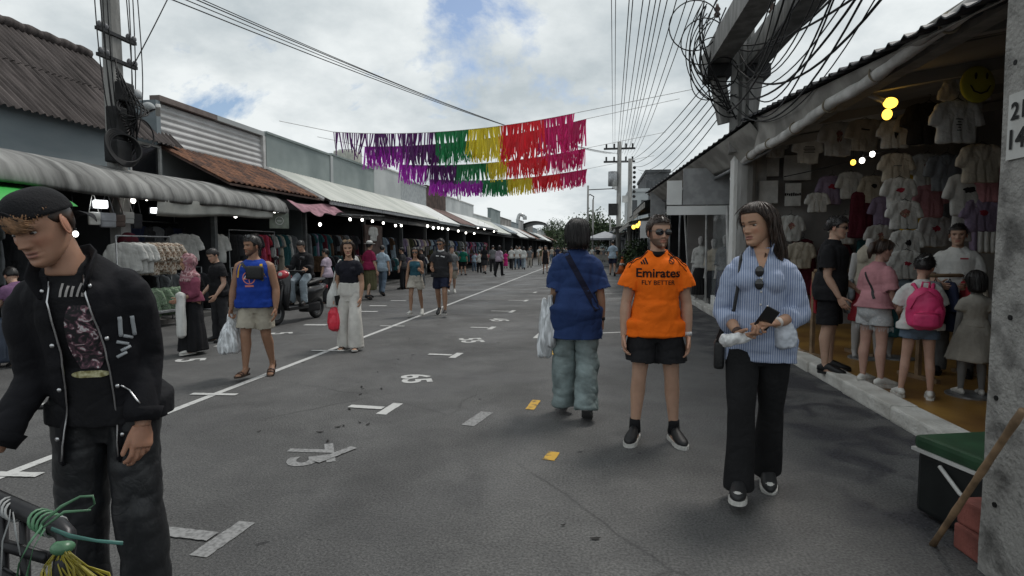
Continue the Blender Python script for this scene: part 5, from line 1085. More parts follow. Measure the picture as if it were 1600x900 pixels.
for i in range(13):                                           # slack loops hanging beside the pole
    a = PY(1118+rr_.uniform(-25, 20), rr_.uniform(-25, 40), py_-.4); m_ = PY(1085+rr_.uniform(-40, 35), rr_.uniform(60, 170), py_-.4+rr_.uniform(-.5, .3)); b = PY(1145+rr_.uniform(-8, 12), rr_.uniform(120, 195), py_-.25)
    tag(obj('cable', tube(bez(a, a*.4+m_*.6+np.array([-.3, 0, -.1]), m_*.9+b*.1+np.array([0, 0, -.35]), b, 20), rr_.uniform(.007, .014), 5), CAB, None, True), 'slack black cable loop hanging beside the thick right pole', 'cable', 'slack loops at the right pole')
for i in range(4):
    c = PY(1085+14*i, 40+25*i, py_-.5); tag(obj('cable', ring(c, .42-.05*i, .011, rotx(math.pi/2+.2*i)@rotz(.3), 30, 5), CAB, None, True), 'coiled black cable loop tied beside the thick right pole', 'cable', 'coiled loops at the right pole')
fp1 = PY(966, 385, 46); fp2 = PY(983, 385, 40)
for i, x in enumerate((955, 962, 986, 992, 1010, 1022, 1032, 1040, 1052, 1068, 1086, 1100)):
    cable(PY(x, -40, 7.5), PY(958+3.2*i*.9, 236+3*(i % 4), 45.5), .35, 'thin black cable running along the street to the far pole', .008 if i > 1 else .006, 'cables along the street')
for i in range(6): cable(PY(1128+4*i, 100+10*i, py_), PY(985+4*i, 250+5*i, 40), .30+.1*i, 'black cable from the thick right pole down the street', .012, 'cables from right pole down the street')
# left pole behind the awning
lp_ = PX(181, 200, -8.75); lp = empty('utility_pole', (lp_[0], lp_[1], 0), 0, 'square concrete utility pole wrapped in black cables behind the curved awning', 'pole'); obj('shaft', loft([(0, 0, z) for z in (0, 3, 6, 9)], [.165, .16, .145, .13], 4, (1, 1, 0)), CONP, lp)
JB = pm('junction_black', (.018, .018, .019), rough=.6, var=.3)
for (dx, dy, z, sx, sy, sz) in ((.12, .05, 4.35, .26, .30, .36), (.12, -.10, 3.75, .22, .26, .62), (.14, -.12, 3.25, .28, .34, .40), (.08, .20, 4.0, .16, .18, .5)): obj('junction_box', bbox((dx, dy, z), (sx, sy, sz), .03), JB, lp)
for z in (4.9, 5.35): obj('bracket', box((.1, 0, z), (.08, .85, .06)), DSTEEL, lp)
for y_ in (-.38, -.25, .25, .38):
    for z in (4.97, 5.42): obj('insulator', ball((.12, y_, z), (.045, .045, .06), 10, 8), pm('insulator_grey', (.16, .16, .17), rough=.4), lp, True)
for i in range(8):
    y_ = (-.46, -.37, -.28, -.20, .20, .28, .37, .46)[i]; obj('riser_cable', tube(bez((.12, y_, 7.5), (.14, y_*1.1, 5.2), (.20+.12*math.sin(i*2.), y_*1.1, 4.2), (.16, y_*.35, 3.3), 14), .010, 5), CAB, lp, True)
for i in range(16): obj('riser_cable', tube(bez((.15, -.1, 4.9-.05*i), (.5+.1*i % .3, -.5+.12*i, 4.1), (.42, .4-.1*i, 3.5), (.12, .1, 3.15+.08*i), 14), .012, 5), CAB, lp, True)
for i in range(5): obj('cable_coil', ring((.30+.012*i, -.22+.01*i, 3.30), .34-.02*i, .018, roty(math.pi/2-.25)@rotx(.1*i), 32, 6), CAB, lp, True)
obj('cable_coil', ring((.34, .25, 3.65), .26, .014, roty(math.pi/2-.1), 28, 6), CAB, lp, True)
obj('meter', loft([(.20, .28, 4.30), (.20, .28, 4.42), (.20, .28, 4.46)], [.10, .10, .06], 14), pm('meter_white', (.42, .43, .44), rough=.4), lp, True)
cc_ = empty('security_camera', PX(247, 172, -8.6), R_(40), 'white security camera on a short arm beside the left pole', 'camera'); obj('housing', bbox((0, 0, 0), (.09, .28, .09), .02, rotx(-.5)), TRIM, cc_); obj('arm', tube([(0, .12, .05), (-.1, .3, .05), (-.25, .55, -.02)], .018, 6), DSTEEL, cc_, True); obj('dome', ball((-.16, .42, .12), (.12, .14, .10), 12, 8), PALEW, cc_, True)
for i, (a, x2) in enumerate((((240, -12), 740), ((262, -12), 745), ((280, -12), 750), ((290, -12), 755))):
    p = PX(a[0], a[1], -8.4); cable(p, PY(966-6*i, 240, 46), .5, 'long black cable crossing the sky from above the left pole to the far pole', .013-.002*(i % 2), 'cables crossing the sky')
cable(PX(268, -14, -8.5), lp_+np.array([.15, .3, 1.2]), .02, 'slanting black stay cable from the left pole up across the sky', .011, 'stay cable of the left pole')
# far poles
def far_pole(x, ybot, ytop, Y, w_, label, arms=1):
    b = PY(x, ybot, Y); h = PY(x, ytop, Y)[2]; r = empty('utility_pole', (b[0], Y, 0), 0, label, 'pole'); obj('shaft', loft([(0, 0, 0), (0, 0, h)], [w_, w_*.8], 8), CONP, r, True)
    for k_ in range(arms):
        obj('crossarm', box((.0, 0, h-.5-1.0*k_), (2.4, .12, .14)), DSTEEL, r)
        for q in (-1.0, -.4, .5, 1.0): obj('insulator', cyl((q, 0, h-.42-1.0*k_), (q, 0, h-.12-1.0*k_), .07, 6), JB, r)
    return r, h
r, h = far_pole(966, 385, 222, 46, .20, 'grey utility pole with crossarms and transformer far down the right side', 2); obj('transformer', loft([(-.5, -.3, h-3.4), (-.5, -.3, h-2.3)], [.35, .35], 12), STEEL, r, True); obj('box', box((-.45, -.2, h-5.2), (.7, .5, .9)), JB, r); obj('box', box((.5, -.2, h-4.4), (.5, .4, .5)), TRIM, r)
r, h = far_pole(983, 385, 248, 40, .17, 'grey utility pole carrying insulator strings behind the cone stall', 0)
for k_ in range(7): obj('insulator', ball((.28, 0, h-.6-.32*k_), .11, 8, 6), JB, r, True)
r, h = far_pole(918, 388, 290, 70, .14, 'thin lamp pole with a long side arm at the far end', 0); obj('arm', cyl((0, 0, h-.5), (3.2, 0, h-.4), .06, 6), DSTEEL, r); obj('lamp_head', bbox((3.3, 0, h-.3), (.9, .4, .5), .05, roty(.5)), TRIM, r)
r, h = far_pole(926, 388, 312, 78, .14, 'thin curved-top pole beside the far lamp pole', 0); obj('arm', tube([(0, 0, h), (.1, 0, h+.4), (-.4, 0, h+.7), (-.7, 0, h+.5)], .07, 6), DSTEEL, r, True)
far_pole(953, 390, 340, 60, .10, 'thin pale flag pole behind the grey square canopy', 0)
# far buildings
def block(x0, x1, ytop, Y, d, m, label, win=(2, 3)):
    a, b = PY(x0, ytop, Y), PY(x1, ytop, Y); r = empty('building', ((a[0]+b[0])/2, Y, 0), 0, label, 'building'); w_ = b[0]-a[0]; h = a[2]; obj('wall', box2((-w_/2, 0, 0), (w_/2, d, h)), m, r); obj('parapet', box2((-w_/2-.15, -.15, h+.002), (w_/2+.15, d+.15, h+.35)), m, r)
    for i in range(win[0]):
        for j in range(win[1]): obj('window', box((-w_/2+w_*(i+.5)/win[0], -.01, h-1.6-2.9*j), (w_/win[0]*.55, .06, 1.5)), pm('far_window', (.03, .035, .04), rough=.2, spec=.6), r)
block(985, 1013, 300, 62, 12, PALEW, 'white building with dark windows behind the far poles'); block(1010, 1046, 270, 72, 14, pm('far_dark_wall', (.09, .095, .10), rough=.9, var=.3, scale=.6), 'dark grey tall building behind the right canopies', (3, 4)); block(760, 905, 362, 210, 20, pm('far_haze_wall', (.19, .17, .16), rough=.9, var=.3, scale=.3), 'low brownish building closing the far end of the street', (12, 1)); block(905, 1000, 352, 230, 20, GREYW2, 'low grey building far behind the trees', (8, 1))
# trees
LEAF = [pm('leaf_%d' % i, c, rough=.7, var=.4, scale=3) for i, c in enumerate(((.035, .060, .022), (.055, .085, .030), (.022, .042, .018)))]
def tree(loc, h, r, label, n=900, sd=1):
    g = np.random.default_rng(sd); t = empty('tree', loc, 0, label, 'tree'); obj('trunk', loft([(0, 0, 0), (.1, 0, h*.3), (-.1, .1, h*.6), (0, 0, h*.85)], [.22, .17, .11, .04], 8), pm('bark', (.07, .055, .045), rough=.95), t, True)
    cl = [(g.normal(size=3)*np.array([r*.5, r*.5, h*.16])+np.array([0, 0, h*.66])) for _ in range(16)]
    for i in range(6): obj('limb', tube([(0, 0, h*.4), cl[i]*.6+np.array([0, 0, h*.2]), cl[i]], [.07, .05, .02], 6), pm('bark', (.07, .055, .045)), t, True)
    for k_ in range(3):
        V, F = [], []
        for i in range(n):
            c = cl[g.integers(16)]+g.normal(size=3)*r*.19; a = nz(g.normal(size=3)); b = nz(np.cross(a, g.normal(size=3))); s_ = g.uniform(.10, .24)*(r/3); q = len(V); V += [c-a*s_, c+b*s_*.5, c+a*s_, c-b*s_*.5]; F.append((q, q+1, q+2, q+3))
        tag(obj('foliage', (V, F), LEAF[k_], t), kind='stuff')
for i, (x, yt, Y, r, lb) in enumerate(((935, 338, 95, 4.2, 'broad leafy tree behind the far lamp pole'), (912, 352, 115, 4.5, 'rounded dark tree at the far end of the street'), (950, 350, 105, 3.6, 'small tree between the far poles'), (878, 362, 150, 5., 'pale far tree above the left stalls'), (893, 358, 135, 4., 'low far tree beside the rounded dark one'), (862, 345, 120, 2.6, 'grey-green slim tree over the left row end'))):
    p = PY(x, yt, Y); tree((p[0], Y, 0), p[2], r, lb, 900, i+3)
# streamers
def streamer_mat(name, c):
    m = bpy.data.materials.new('streamer_'+name); m.use_nodes = True; t = m.node_tree; b = t.nodes['Principled BSDF']; b.inputs['Base Color'].default_value = (*c, 1); b.inputs['Roughness'].default_value = .45
    tr = t.nodes.new('ShaderNodeBsdfTranslucent'); tr.inputs[0].default_value = (*[min(1, x*1.25) for x in c], 1); mx_ = t.nodes.new('ShaderNodeMixShader'); mx_.inputs[0].default_value = .45
    nz_ = t.nodes.new('ShaderNodeTexNoise'); nz_.inputs['Scale'].default_value = 7; mp_ = t.nodes.new('ShaderNodeMix'); mp_.data_type = 'RGBA'; mp_.inputs[6].default_value = (*[x*.55 for x in c], 1); mp_.inputs[7].default_value = (*[min(1, x*1.25) for x in c], 1); t.links.new(nz_.outputs[0], mp_.inputs[0]); t.links.new(mp_.outputs[2], b.inputs['Base Color'])
    t.links.new(b.outputs[0], mx_.inputs[1]); t.links.new(tr.outputs[0], mx_.inputs[2]); t.links.new(mx_.outputs[0], t.nodes['Material Output'].inputs[0]); return m
SM = {k_: streamer_mat(k_, c) for k_, c in dict(dark_purple=(.11, .018, .14), purple=(.42, .03, .46), green=(.015, .22, .075), yellow=(.66, .56, .04), red=(.68, .025, .04), crimson=(.58, .02, .16)).items()}
rows = [((520, 206), (897, 177), [(.0, 'dark_purple'), (.44, 'green'), (.58, 'yellow'), (.71, 'red'), (.88, 'crimson')], 'highest, sparse streamer row with long dark purple end'), ((570, 229), (915, 186), [(0, 'purple'), (.20, 'dark_purple'), (.35, 'green'), (.49, 'yellow'), (.63, 'red'), (.80, 'crimson')], 'second streamer row starting with bright purple strips'), ((625, 257), (914, 232), [(0, 'purple'), (.15, 'dark_purple'), (.32, 'green'), (.48, 'yellow'), (.60, 'red'), (.82, 'crimson')], 'third streamer row between the sparse and lowest rows'), ((672, 280), (917, 264), [(0, 'purple'), (.34, 'green'), (.50, 'yellow'), (.66, 'red'), (.84, 'crimson')], 'lowest streamer row with dense purple to red fringe')]
for ri, (a, b, segs, lb) in enumerate(rows):
    A = PX(*a, -7.3); Bp = PY(*b, A[1]); E = Bp+(Bp-A)*.42; r = empty('streamer_row', A, 0, lb+' hung across the street', 'bunting', 'streamers across the street'); cs = sagline(A, Bp, .22, 60)-A
    left = np.array([-8.9, A[1], A[2]+.35])-A
    obj('cord', tube(np.concatenate([[left], cs, [np.array([2.4, A[1], Bp[2]+.5])-A]]), .008, 4), TRIM, r)
    ns = int((270, 460, 400, 460)[ri]); geo = {k_: [] for k_ in SM}
    for i in range(ns):
        u = (i+rng.random())/ns
        if ri == 0 and u < .42 and rng.random() < .30: continue
        p = np.array([np.interp(u, np.linspace(0, 1, 60), cs[:, q]) for q in range(3)]); cn = [c for u0, c in segs if u+rng.uniform(-.01, .01) >= u0] or [segs[0][1]]; ln = rng.uniform(.50, .74)*(1.35 if u > .62 and ri < 2 else 1.); w_ = rng.uniform(.028, .062)*(1+.10*ri); tw = rng.uniform(-1.3, 1.3); a0 = rng.uniform(-.7, .7); sw = rng.uniform(-.18, .18)*ln+(.10*math.sin(u*30)*ln); fy = rng.uniform(-.12, .12)
        V = []
        for j in range(6):
            t_ = j/5; an = a0+tw*t_; c_ = p+np.array([sw*t_**1.3, fy*t_, -ln*t_]); V += [c_+np.array([math.cos(an), math.sin(an), 0])*w_/2*(1-.3*t_), c_-np.array([math.cos(an), math.sin(an), 0])*w_/2*(1-.3*t_)]
        geo[cn[-1]].append((np.array(V), [(2*j, 2*j+1, 2*j+3, 2*j+2) for j in range(5)]))
    for k_, g_ in geo.items():
        if g_: tag(obj(k_+'_fringe', join(g_), SM[k_], r), kind='stuff')
# traffic cone, plants
g = G(972, 428); cn = empty('traffic_cone', g, 0, 'faded orange traffic cone on a square base far up the right side', 'cone'); obj('body', loft([(0, 0, .06), (0, 0, .35), (0, 0, 1.0)], [.30, .20, .05], 16), pm('cone_orange', (.42, .10, .02), rough=.7, var=.2), cn, True); obj('base', bbox((0, 0, .035), (.85, .85, .07), .02), pm('cone_base', (.25, .08, .03), rough=.8), cn); obj('band', loft([(0, 0, .50), (0, 0, .64)], [.175, .140], 16), TRIM, cn, True)
for i, (x, y, lb) in enumerate(((984, 428, 'leafy potted plant beside the traffic cone'), (992, 430, 'taller potted shrub next to the leafy pot'), (1003, 432, 'bushy potted plant at the lamp-lit stall'))):
    g = G(x, y); r = empty('potted_plant', g, 0, lb, 'plant'); obj('pot', loft([(0, 0, 0), (0, 0, .42)], [.22, .30], 14), pm('pot_green', (.03, .09, .07), rough=.6), r, True); V, F = [], []; gg = np.random.default_rng(i)
    for j in range(260): c = gg.normal(size=3)*np.array([.28, .28, .30])+np.array([0, 0, .95+.25*i]); a = nz(gg.normal(size=3)); b = nz(np.cross(a, gg.normal(size=3))); q = len(V); V += [c-a*.13, c+b*.05, c+a*.13, c-b*.05]; F.append((q, q+1, q+2, q+3))
    tag(obj('foliage', (V, F), LEAF[i % 3], r), kind='stuff')
for i, px in enumerate(((996, 350), (990, 352), (1000, 346))): bulb(PY(*px, 27.)+np.array([0, 0, .07]), 'in the warm-lit stall by the cone', BULBY, 2.0)
# ---- cart handle in the left foreground, with tied plastic string
ct = empty('push_cart', (-1.30, .78, 0), 0, 'dark steel push cart with handle wrapped in green and yellow plastic string', 'cart'); oc = np.array([-1.30, .78, 0])
def at(px, py, d): return CC+ray(px, py)*d-oc
BAR = pm('cart_steel', (.030, .030, .032), rough=.35, metal=.6, var=.2)
h0, h1 = at(-60, 755, 1.22), at(92, 823, 1.16)
elb = at(104, 848, 1.14)
obj('handle', tube(np.concatenate([[h0], [h0*.5+h1*.5], [h1], [(h1+elb)/2+np.array([.008, 0, .0])], [elb], [at(96, 905, 1.13)], [at(60, 1250, 1.15)]]), .0175, 12), BAR, ct, True)
h2 = h0+np.array([0, 0, -.11]); obj('cross_bar', tube([h2, at(75, 872, 1.16)], .012, 10), BAR, ct, True); obj('cross_bar', tube([at(-60, 860, 1.2), at(60, 930, 1.15)], .012, 10), BAR, ct, True)
for px in (4, 38): obj('upright', tube([at(px, 790+px*.45, 1.19), at(px+8, 1150, 1.2)], .009, 8), BAR, ct, True)
z0 = at(40, 1020, 1.25)
obj('tray', box((-.30, .12, .30), (.75, 1.0, .05)), BAR, ct)
for x_ in (-.6, .0): obj('wheel', cyl((x_-.02, .1, .14), (x_+.02, .1, .14), .14, 20), RUB_B if 'RUB_B' in globals() else CAB, ct, True); obj('strut', cyl((x_, .1, .14), (x_, .1, .30), .02, 8), BAR, ct)
GST = pm('plastic_green', (.075, .19, .10), rough=.35, var=.3, scale=10, spec=.5); YST = pm('plastic_yellow', (.26, .22, .02), rough=.4, var=.35, scale=12, spec=.5); GYS = pm('plastic_clear_grey', (.30, .31, .31), rough=.35, var=.3)
def ribbon(P, w_, m, name='string', par=None, tw=0.): 
    return obj(name, loft(np.array(P), [(w_*.40*(1+.25*math.sin(i*2.1)), w_*.10) for i in range(len(P))], 6, (.3, .2, 1)), m, par or ct, True)
ribbon([at(65, 818, 1.14), at(95, 792, 1.13), at(125, 776, 1.13), at(145, 775, 1.13), at(148, 788, 1.13), at(138, 796, 1.13)], .007, GST); ribbon([at(68, 824, 1.13), at(100, 800, 1.12), at(142, 797, 1.12)], .006, GST)
for i in range(5): obj('knot', ring(at(63+6*i, 812+2.8*i, 1.165), .020, .0028+.0006*(i % 2), roty(1.2+.15*i)@rotx(.3), 14, 6), GST if i < 4 else GYS, ct, True)
ribbon([at(80, 826, 1.13), at(110, 838, 1.12), at(150, 845, 1.12), at(192, 849, 1.11)], .010, pm('plastic_teal', (.05, .14, .12), rough=.35, var=.3)); ribbon([at(66, 822, 1.13), at(45, 850, 1.13), at(30, 880, 1.13), at(22, 930, 1.13)], .006, GST); ribbon([at(70, 826, 1.13), at(52, 856, 1.13), at(42, 900, 1.13), at(40, 940, 1.13)], .007, GST)
for i in range(3): obj('knot', ring(at(14+5*i, 793+3*i, 1.18), .020, .0026, roty(1.2), 14, 6), GYS, ct, True)
ribbon([at(16, 796, 1.16), at(14, 815, 1.15), at(4, 845, 1.15), at(0, 930, 1.15)], .005, GYS); ribbon([at(20, 800, 1.16), at(24, 830, 1.15), at(32, 868, 1.15)], .005, GYS)
gg = np.random.default_rng(4)
for i in range(34):
    a0 = gg.uniform(-1, 1); ribbon([at(98+4*a0, 856, 1.13), at(98+14*a0, 862+4*abs(a0), 1.125-.01*gg.random()), at(100+34*a0+gg.normal()*3, 872+14*abs(a0), 1.12), at(102+58*a0+gg.normal()*4+14, 905+gg.normal()*6, 1.115+.02*gg.normal()), at(104+72*a0+20, 960, 1.12)], .0055, YST, 'tassel')
obj('knot', ball(at(98, 855, 1.13), (.022, .02, .014), 12, 8), GST, ct, True)
# dark hose on the road at the left
tag(obj('hose', tube([G(-40, 648)+np.array([0, 0, .02]), G(10, 645)+np.array([0, 0, .02]), G(45, 640)+np.array([0, 0, .02]), G(90, 638)+np.array([0, 0, .02])], .022, 8), CAB, None, True), 'thin dark hose lying on the road behind the young man', 'hose')
# ------------------------------------------------------------------ people in the street
HB = pm('hair_black', (.012, .010, .010), rough=.45, var=.35, scale=30, spec=.5)
HBR = pm('hair_brown', (.030, .016, .010), rough=.42, var=.4, scale=30, spec=.5)
HTAN = pm('hair_tan', (.22, .12, .06), rough=.5, var=.4, scale=40, spec=.4)
BLK = cloth('black', (.012, .012, .014)); BLK2 = cloth('soft_black', (.020, .020, .023)); WHT = cloth('white', (.55, .54, .52)); NAVY = cloth('navy', (.02, .025, .05))
RUB_W = pm('rubber_white', (.55, .54, .51), rough=.6, var=.15, scale=20); RUB_B = pm('rubber_black', (.015, .015, .016), rough=.55)
LEA_B = pm('leather_black', (.014, .014, .015), rough=.42, bump=.3, bscale=90); GLS = pm('dark_lens', (.004, .004, .005), rough=.06, spec=.8, var=.02)
SILV = pm('silver_metal', (.55, .55, .56), rough=.28, metal=1., var=.1)
def hgt(px, py, loc): return PY(px, py, loc[1])[2]
WALK_L = dict(legL=((.03, .30, -1), (.02, .02, -1), 6, 8), legR=((.03, -.22, -1), (.02, -.48, -1), 6, -28))
WALK_R = dict(legR=((.03, .30, -1), (.02, .02, -1), 6, 8), legL=((.03, -.22, -1), (.02, -.48, -1), 6, -28))

# ---- man in the orange football shirt
ORG = cloth('orange', (.86, .155, .008), var=.06, bump=.12, bscale=120)
loc = G(1022, 688); H = hgt(1045, 334, loc)
sp = dict(skin=(.44, .27, .19), spine=(1, 0, 3), head=(16, 2, 0), sh=.97, fat=.98,
  armR=((.24, .0, -1), (.06, .16, -1)), armL=((.22, .0, -1), (.05, .18, -1)), handL=dict(curl=.32), handR=dict(curl=.42),
  legL=((.085, .0, -1), (.06, -.03, -1), 16, 0), legR=((.085, .02, -1), (.06, -.02, -1), 16, 0), legfat=.95,
  facial=dict(beard=.80, beardcol=(.03, .018, .012), brow=.0042, buzz=.86, haircol=(.022, .015, .011), noeyes=1),
  top=dict(mat=ORG, sleeve=.66, hem=-.072, ease=.018, r0=.042, r1=.050, loose=.98, wr=[((8, 8, 4), .012), ((4, 4, 12), .006)]),
  bottom=dict(type='shorts', mat=cloth('black_shorts', (.016, .016, .018), bump=.15), len=.74, rt=.057, rk=.068, ease=.014),
  hair=dict(style='short', mat=HBR, n=500, thick=.55), shoes=dict(mat=pm('shoe_black', (.016, .016, .017), rough=.5), smat=RUB_W, sole=.034, lace=RUB_W))
OM = person(loc, (-.02, -1), H, sp, 'bearded man in orange football shirt, black shorts and sunglasses standing still', vox=.0095, seed=3)
k = OM.k; INK = cloth('print_black', (.012, .011, .012), bump=0)
cz = OM.pt(.205*k)[2]
t = OM.top
obj('print', project(t, textmesh('Emirates', .094, .0018), (0, 0, cz+.010)), INK, t)
obj('print', project(t, textmesh('FLY BETTER', .047, .0004), (0, 0, cz-.060)), INK, t)
for i, hh_ in enumerate((.020, .034, .048)):
    obj('print', project(t, strip2((-.118+i*.019, .0), (-.118+i*.019+.0-.018*(hh_/.048), hh_), .012, 4), (0, 0, cz+.078)), INK, t)
crest = join([move((np.array([(math.cos(a)*r, math.sin(a)*r, 0) for a in np.linspace(0, 2*math.pi, 20, endpoint=False) for r in (.016, .022)]), [(2*i, 2*i+1, (2*i+3) % 40, (2*i+2) % 40) for i in range(20)])), strip2((-.013, .012), (.012, -.014), .006, 4), strip2((-.012, .024), (.012, .024), .010, 3), strip2((-.007, .033), (-.003, .026), .006, 2), strip2((.007, .033), (.003, .026), .006, 2), strip2((0, .036), (0, .026), .006, 2)])
obj('print', project(t, crest, (-.098, 0, cz+.100)), INK, t)
def over_shoulder(o, s, x0, x1, zoff, wd, mat, q):
    """three dark bands from the neck to the sleeve, laid on the shirt from above"""
    bv = BVHTree.FromPolygons([v.co[:] for v in o.data.vertices], [tuple(p.vertices) for p in o.data.polygons]); P = []
    for u in np.linspace(x0, x1, 14):
        hit = bv.ray_cast(Vector((q*u, s.sh['L'][1]+zoff, 3)), Vector((0, 0, -1)))
        if hit[0]: P.append(np.array(hit[0][:])+np.array([0, 0, .002]))
    if len(P) > 3: obj('stripe', loft(np.array(P), [(wd, .003)]*len(P), 6, (0, 1, 0)), mat, o, True)
for q in (-1, 1):
    for j in (0.012, .034, .056): over_shoulder(t, OM, .075, .215, j, .0065, INK, q)
def collar(s, o, mat, r=.041, h=.030, tilt=.25, name='collar', z=.300, dark=None):
    P = []; c = s.pt(z*s.k)
    V, F = [], []; n = 28
    for i in range(n):
        a = 2*math.pi*i/n
        for rr, hz in ((r*1.02, -.012), (r*1.08, h*.45), (r*.98, h), (r*.92, h*.9), (r*.90, -.008)):
            V.append(c+s.Mt@np.array([math.cos(a)*rr*s.k, math.sin(a)*rr*s.k*.98, hz*s.k/1.75*1.6-tilt*max(0, math.sin(a))*rr*s.k]))
    F = [(i*5+j, ((i+1) % n)*5+j, ((i+1) % n)*5+(j+1) % 5, i*5+(j+1) % 5) for i in range(n) for j in range(5)]
    return obj(name, (V, F), mat, o, True)
collar(OM, t, INK, .039, .014)
def glasses(s, root, mat, up=0., fw=0., w_=.030, hgt_=.022, frame=None, tilt=0., name='sunglasses'):
    V = []; Mg = rotx(tilt)
    for q in (-1, 1):
        V.append(move(ball((0, 0, 0), (w_, .004, hgt_), 18, 10), rotz(-q*.18), (q*.034, .094+fw, .000)))
    V.append(tube([(-.012, .098+fw, .006), (0, .101+fw, .008), (.012, .098+fw, .006)], .0022, 6))
    for q in (-1, 1): V.append(tube([(q*.060, .088+fw, .008), (q*.076, .04, .008), (q*.080, -.015, .004), (q*.078, -.03, -.010)], .0022, 6))
    v, f = join(V); v = (np.array(v) @ Mg.T+np.array([0, 0, up]))*s.hk @ s.Mh.T+s.hc
    return obj(name, (v, f), mat, root, True)
glasses(OM, OM.root, GLS)
def band(s, n, u, mat, r=.0185, w_=.014, name='watch'):
    p = s.wr[n]-s.fd[n]*u; return obj(name, loft([p-s.fd[n]*w_, p+s.fd[n]*w_], [r*s.k/1.0*.92, r*s.k*.92], 16), mat, s.root, True)
band(OM, 'L', .012, pm('watch_strap_white', (.6, .6, .6), rough=.5))
for n in 'LR': obj('sock', loft([OM.an[n]+np.array([0, 0, .085]), OM.an[n]+np.array([0, 0, .05]), OM.an[n]-np.array([0, 0, .02])], [.041, .042, .046], 14), BLK, OM.root, True)
obj('ring', ring(OM.wr['R']+OM.fd['R']*.115, .009, .002), SILV, OM.root, True)

# ---- woman in the striped shirt
def stripe_mat():
    m = bpy.data.materials.new('cloth_blue_pinstripe'); m.use_nodes = True; t = m.node_tree; b = t.nodes['Principled BSDF']; nn, ll = t.nodes.new, t.links.new
    c = nn('ShaderNodeTexCoord'); wv = nn('ShaderNodeTexWave'); wv.wave_type = 'BANDS'; wv.bands_direction = 'X'; wv.inputs['Scale'].default_value = 26; wv.inputs['Distortion'].default_value = .25
    wv.inputs['Detail'].default_value = 2; ll(c.outputs['Object'], wv.inputs['Vector'])
    r = nn('ShaderNodeValToRGB'); ll(wv.outputs[0], r.inputs[0]); r.color_ramp.elements[0].position = .40; r.color_ramp.elements[1].position = .62
    r.color_ramp.elements[0].color = (.17, .22, .36, 1); r.color_ramp.elements[1].color = (.40, .45, .56, 1); ll(r.outputs[0], b.inputs['Base Color']); b.inputs['Roughness'].default_value = .8
    tx = nn('ShaderNodeTexNoise'); tx.inputs['Scale'].default_value = 40; ll(c.outputs['Object'], tx.inputs['Vector']); bn = nn('ShaderNodeBump'); bn.inputs['Strength'].default_value = .2; bn.inputs['Distance'].default_value = .02
    ll(tx.outputs[0], bn.inputs['Height']); ll(bn.outputs[0], b.inputs['Normal']); return m
STR = stripe_mat()
loc = G(1178, 772); H = hgt(1195, 322, loc)
sp = dict(sex='f', skin=(.40, .235, .155), spine=(2, 0, -2), head=(-40, 6, 4), sh=.95, fat=1.0, armfat=1.0, legfat=1.0, hh=.242,
  armR=((.20, -.06, -1), (-.36, 1.0, -.42)), armL=((.26, -.02, -1), (-.62, .95, -.12)),
  handR=dict(palm=(-.5, .0, 1), dir=(-.75, .6, -.1), curl=.75), handL=dict(palm=(-.35, 0, -1), dir=(-.9, .45, .0), curl=.8),
  legR=((.0, .27, -1), (.0, .04, -1), 4, 5), legL=((.0, -.15, -1), (-.02, -.36, -1), 4, -18),
  facial=dict(brow=.0042, lips=(.28, .10, .09)),
  top=dict(mat=STR, sleeve=1.50, hem=-.085, ease=.014, r0=.039, r1=.036, loose=.98, flare=.0, wr=[((6, 6, 3.0), .014), ((6, 6, 12), .006)]),
  bottom=dict(type='trousers', mat=cloth('black_trousers', (.013, .013, .014), bump=.2), rt=.054, rk=.041, rh=.050, ease=.006, drop=.03, wr=[((5, 5, 2), .010)]),
  shoes=dict(mat=pm('sneaker_black', (.018, .018, .019), rough=.5), smat=RUB_W, panel=RUB_W, lace=RUB_B))
WO = person(loc, (-.22, -1), H, sp, 'woman in blue striped shirt and black flared trousers walking with long dark hair', vox=.0095, seed=5)
WO.hair = hair(WO.root, WO.hc, WO.Mh, WO.hk*1.03, 'long', HBR, 1100, 5, .9, -.27)
k = WO.k; t = WO.top
for q in (-1, 1):                                            # collar wings and shirt front
    a = WO.neck; obj('collar', loft([a+WO.Mt@np.array(p) for p in ((q*.050, -.050, .035), (q*.068, .0, .030), (q*.060, .055, .010), (q*.050, .085, -.035))], [(.020, .004), (.026, .005), (.028, .005), (.010, .003)], 10, WO.Mt@np.array([q*.3, .3, 1])), STR, t, True)
obj('collar', loft([WO.neck+WO.Mt@np.array((math.sin(a)*.060, -math.cos(a)*.060, .028)) for a in np.linspace(-1.7, 1.7, 12)], [(.024, .006)]*12, 8, (0, 0, 1)), STR, t, True)
vs_, fs_ = sheet(lambda u, v: ((u-.5)*2*.046*(1-v)**.8, .025-.14*v, 0), 8, 14)
m2 = mdata('neckline', *project(t, (vs_, fs_), (0, 0, WO.neck[2]-.012), lift=.007), attr_mat('skin'), True); setcol(m2, np.array(sp['skin'])); link('neckline', m2, WO.body)
obj('placket', project(t, strip2((0, -.13), (.0, -.52), .030, 20), (0, 0, WO.neck[2]), lift=.005), STR, t)
for i in range(5): obj('button', ball(project(t, (np.array([(0, -.17-.075*i, 0)]), []), (0, 0, WO.neck[2]), lift=.006)[0][0], .006, 8, 6), RUB_W, t, True)
for q in (-1, 1):                                            # sunglasses hooked on the neckline
    p = project(t, (np.array([(-.012, -.165+.037*q, 0)]), []), (0, 0, WO.neck[2]), lift=.012)[0][0]
    obj('sunglasses', ball(p, (.024, .005, .032), 14, 8), GLS, WO.root, True)
obj('earring', join([ball(WO.hc+WO.Mh@np.array([.078, -.006, -.042])*WO.hk, .010, 10, 8), ball(WO.hc+WO.Mh@np.array([.079, -.004, -.062])*WO.hk, .008, 10, 8)]), SILV, WO.root, True)
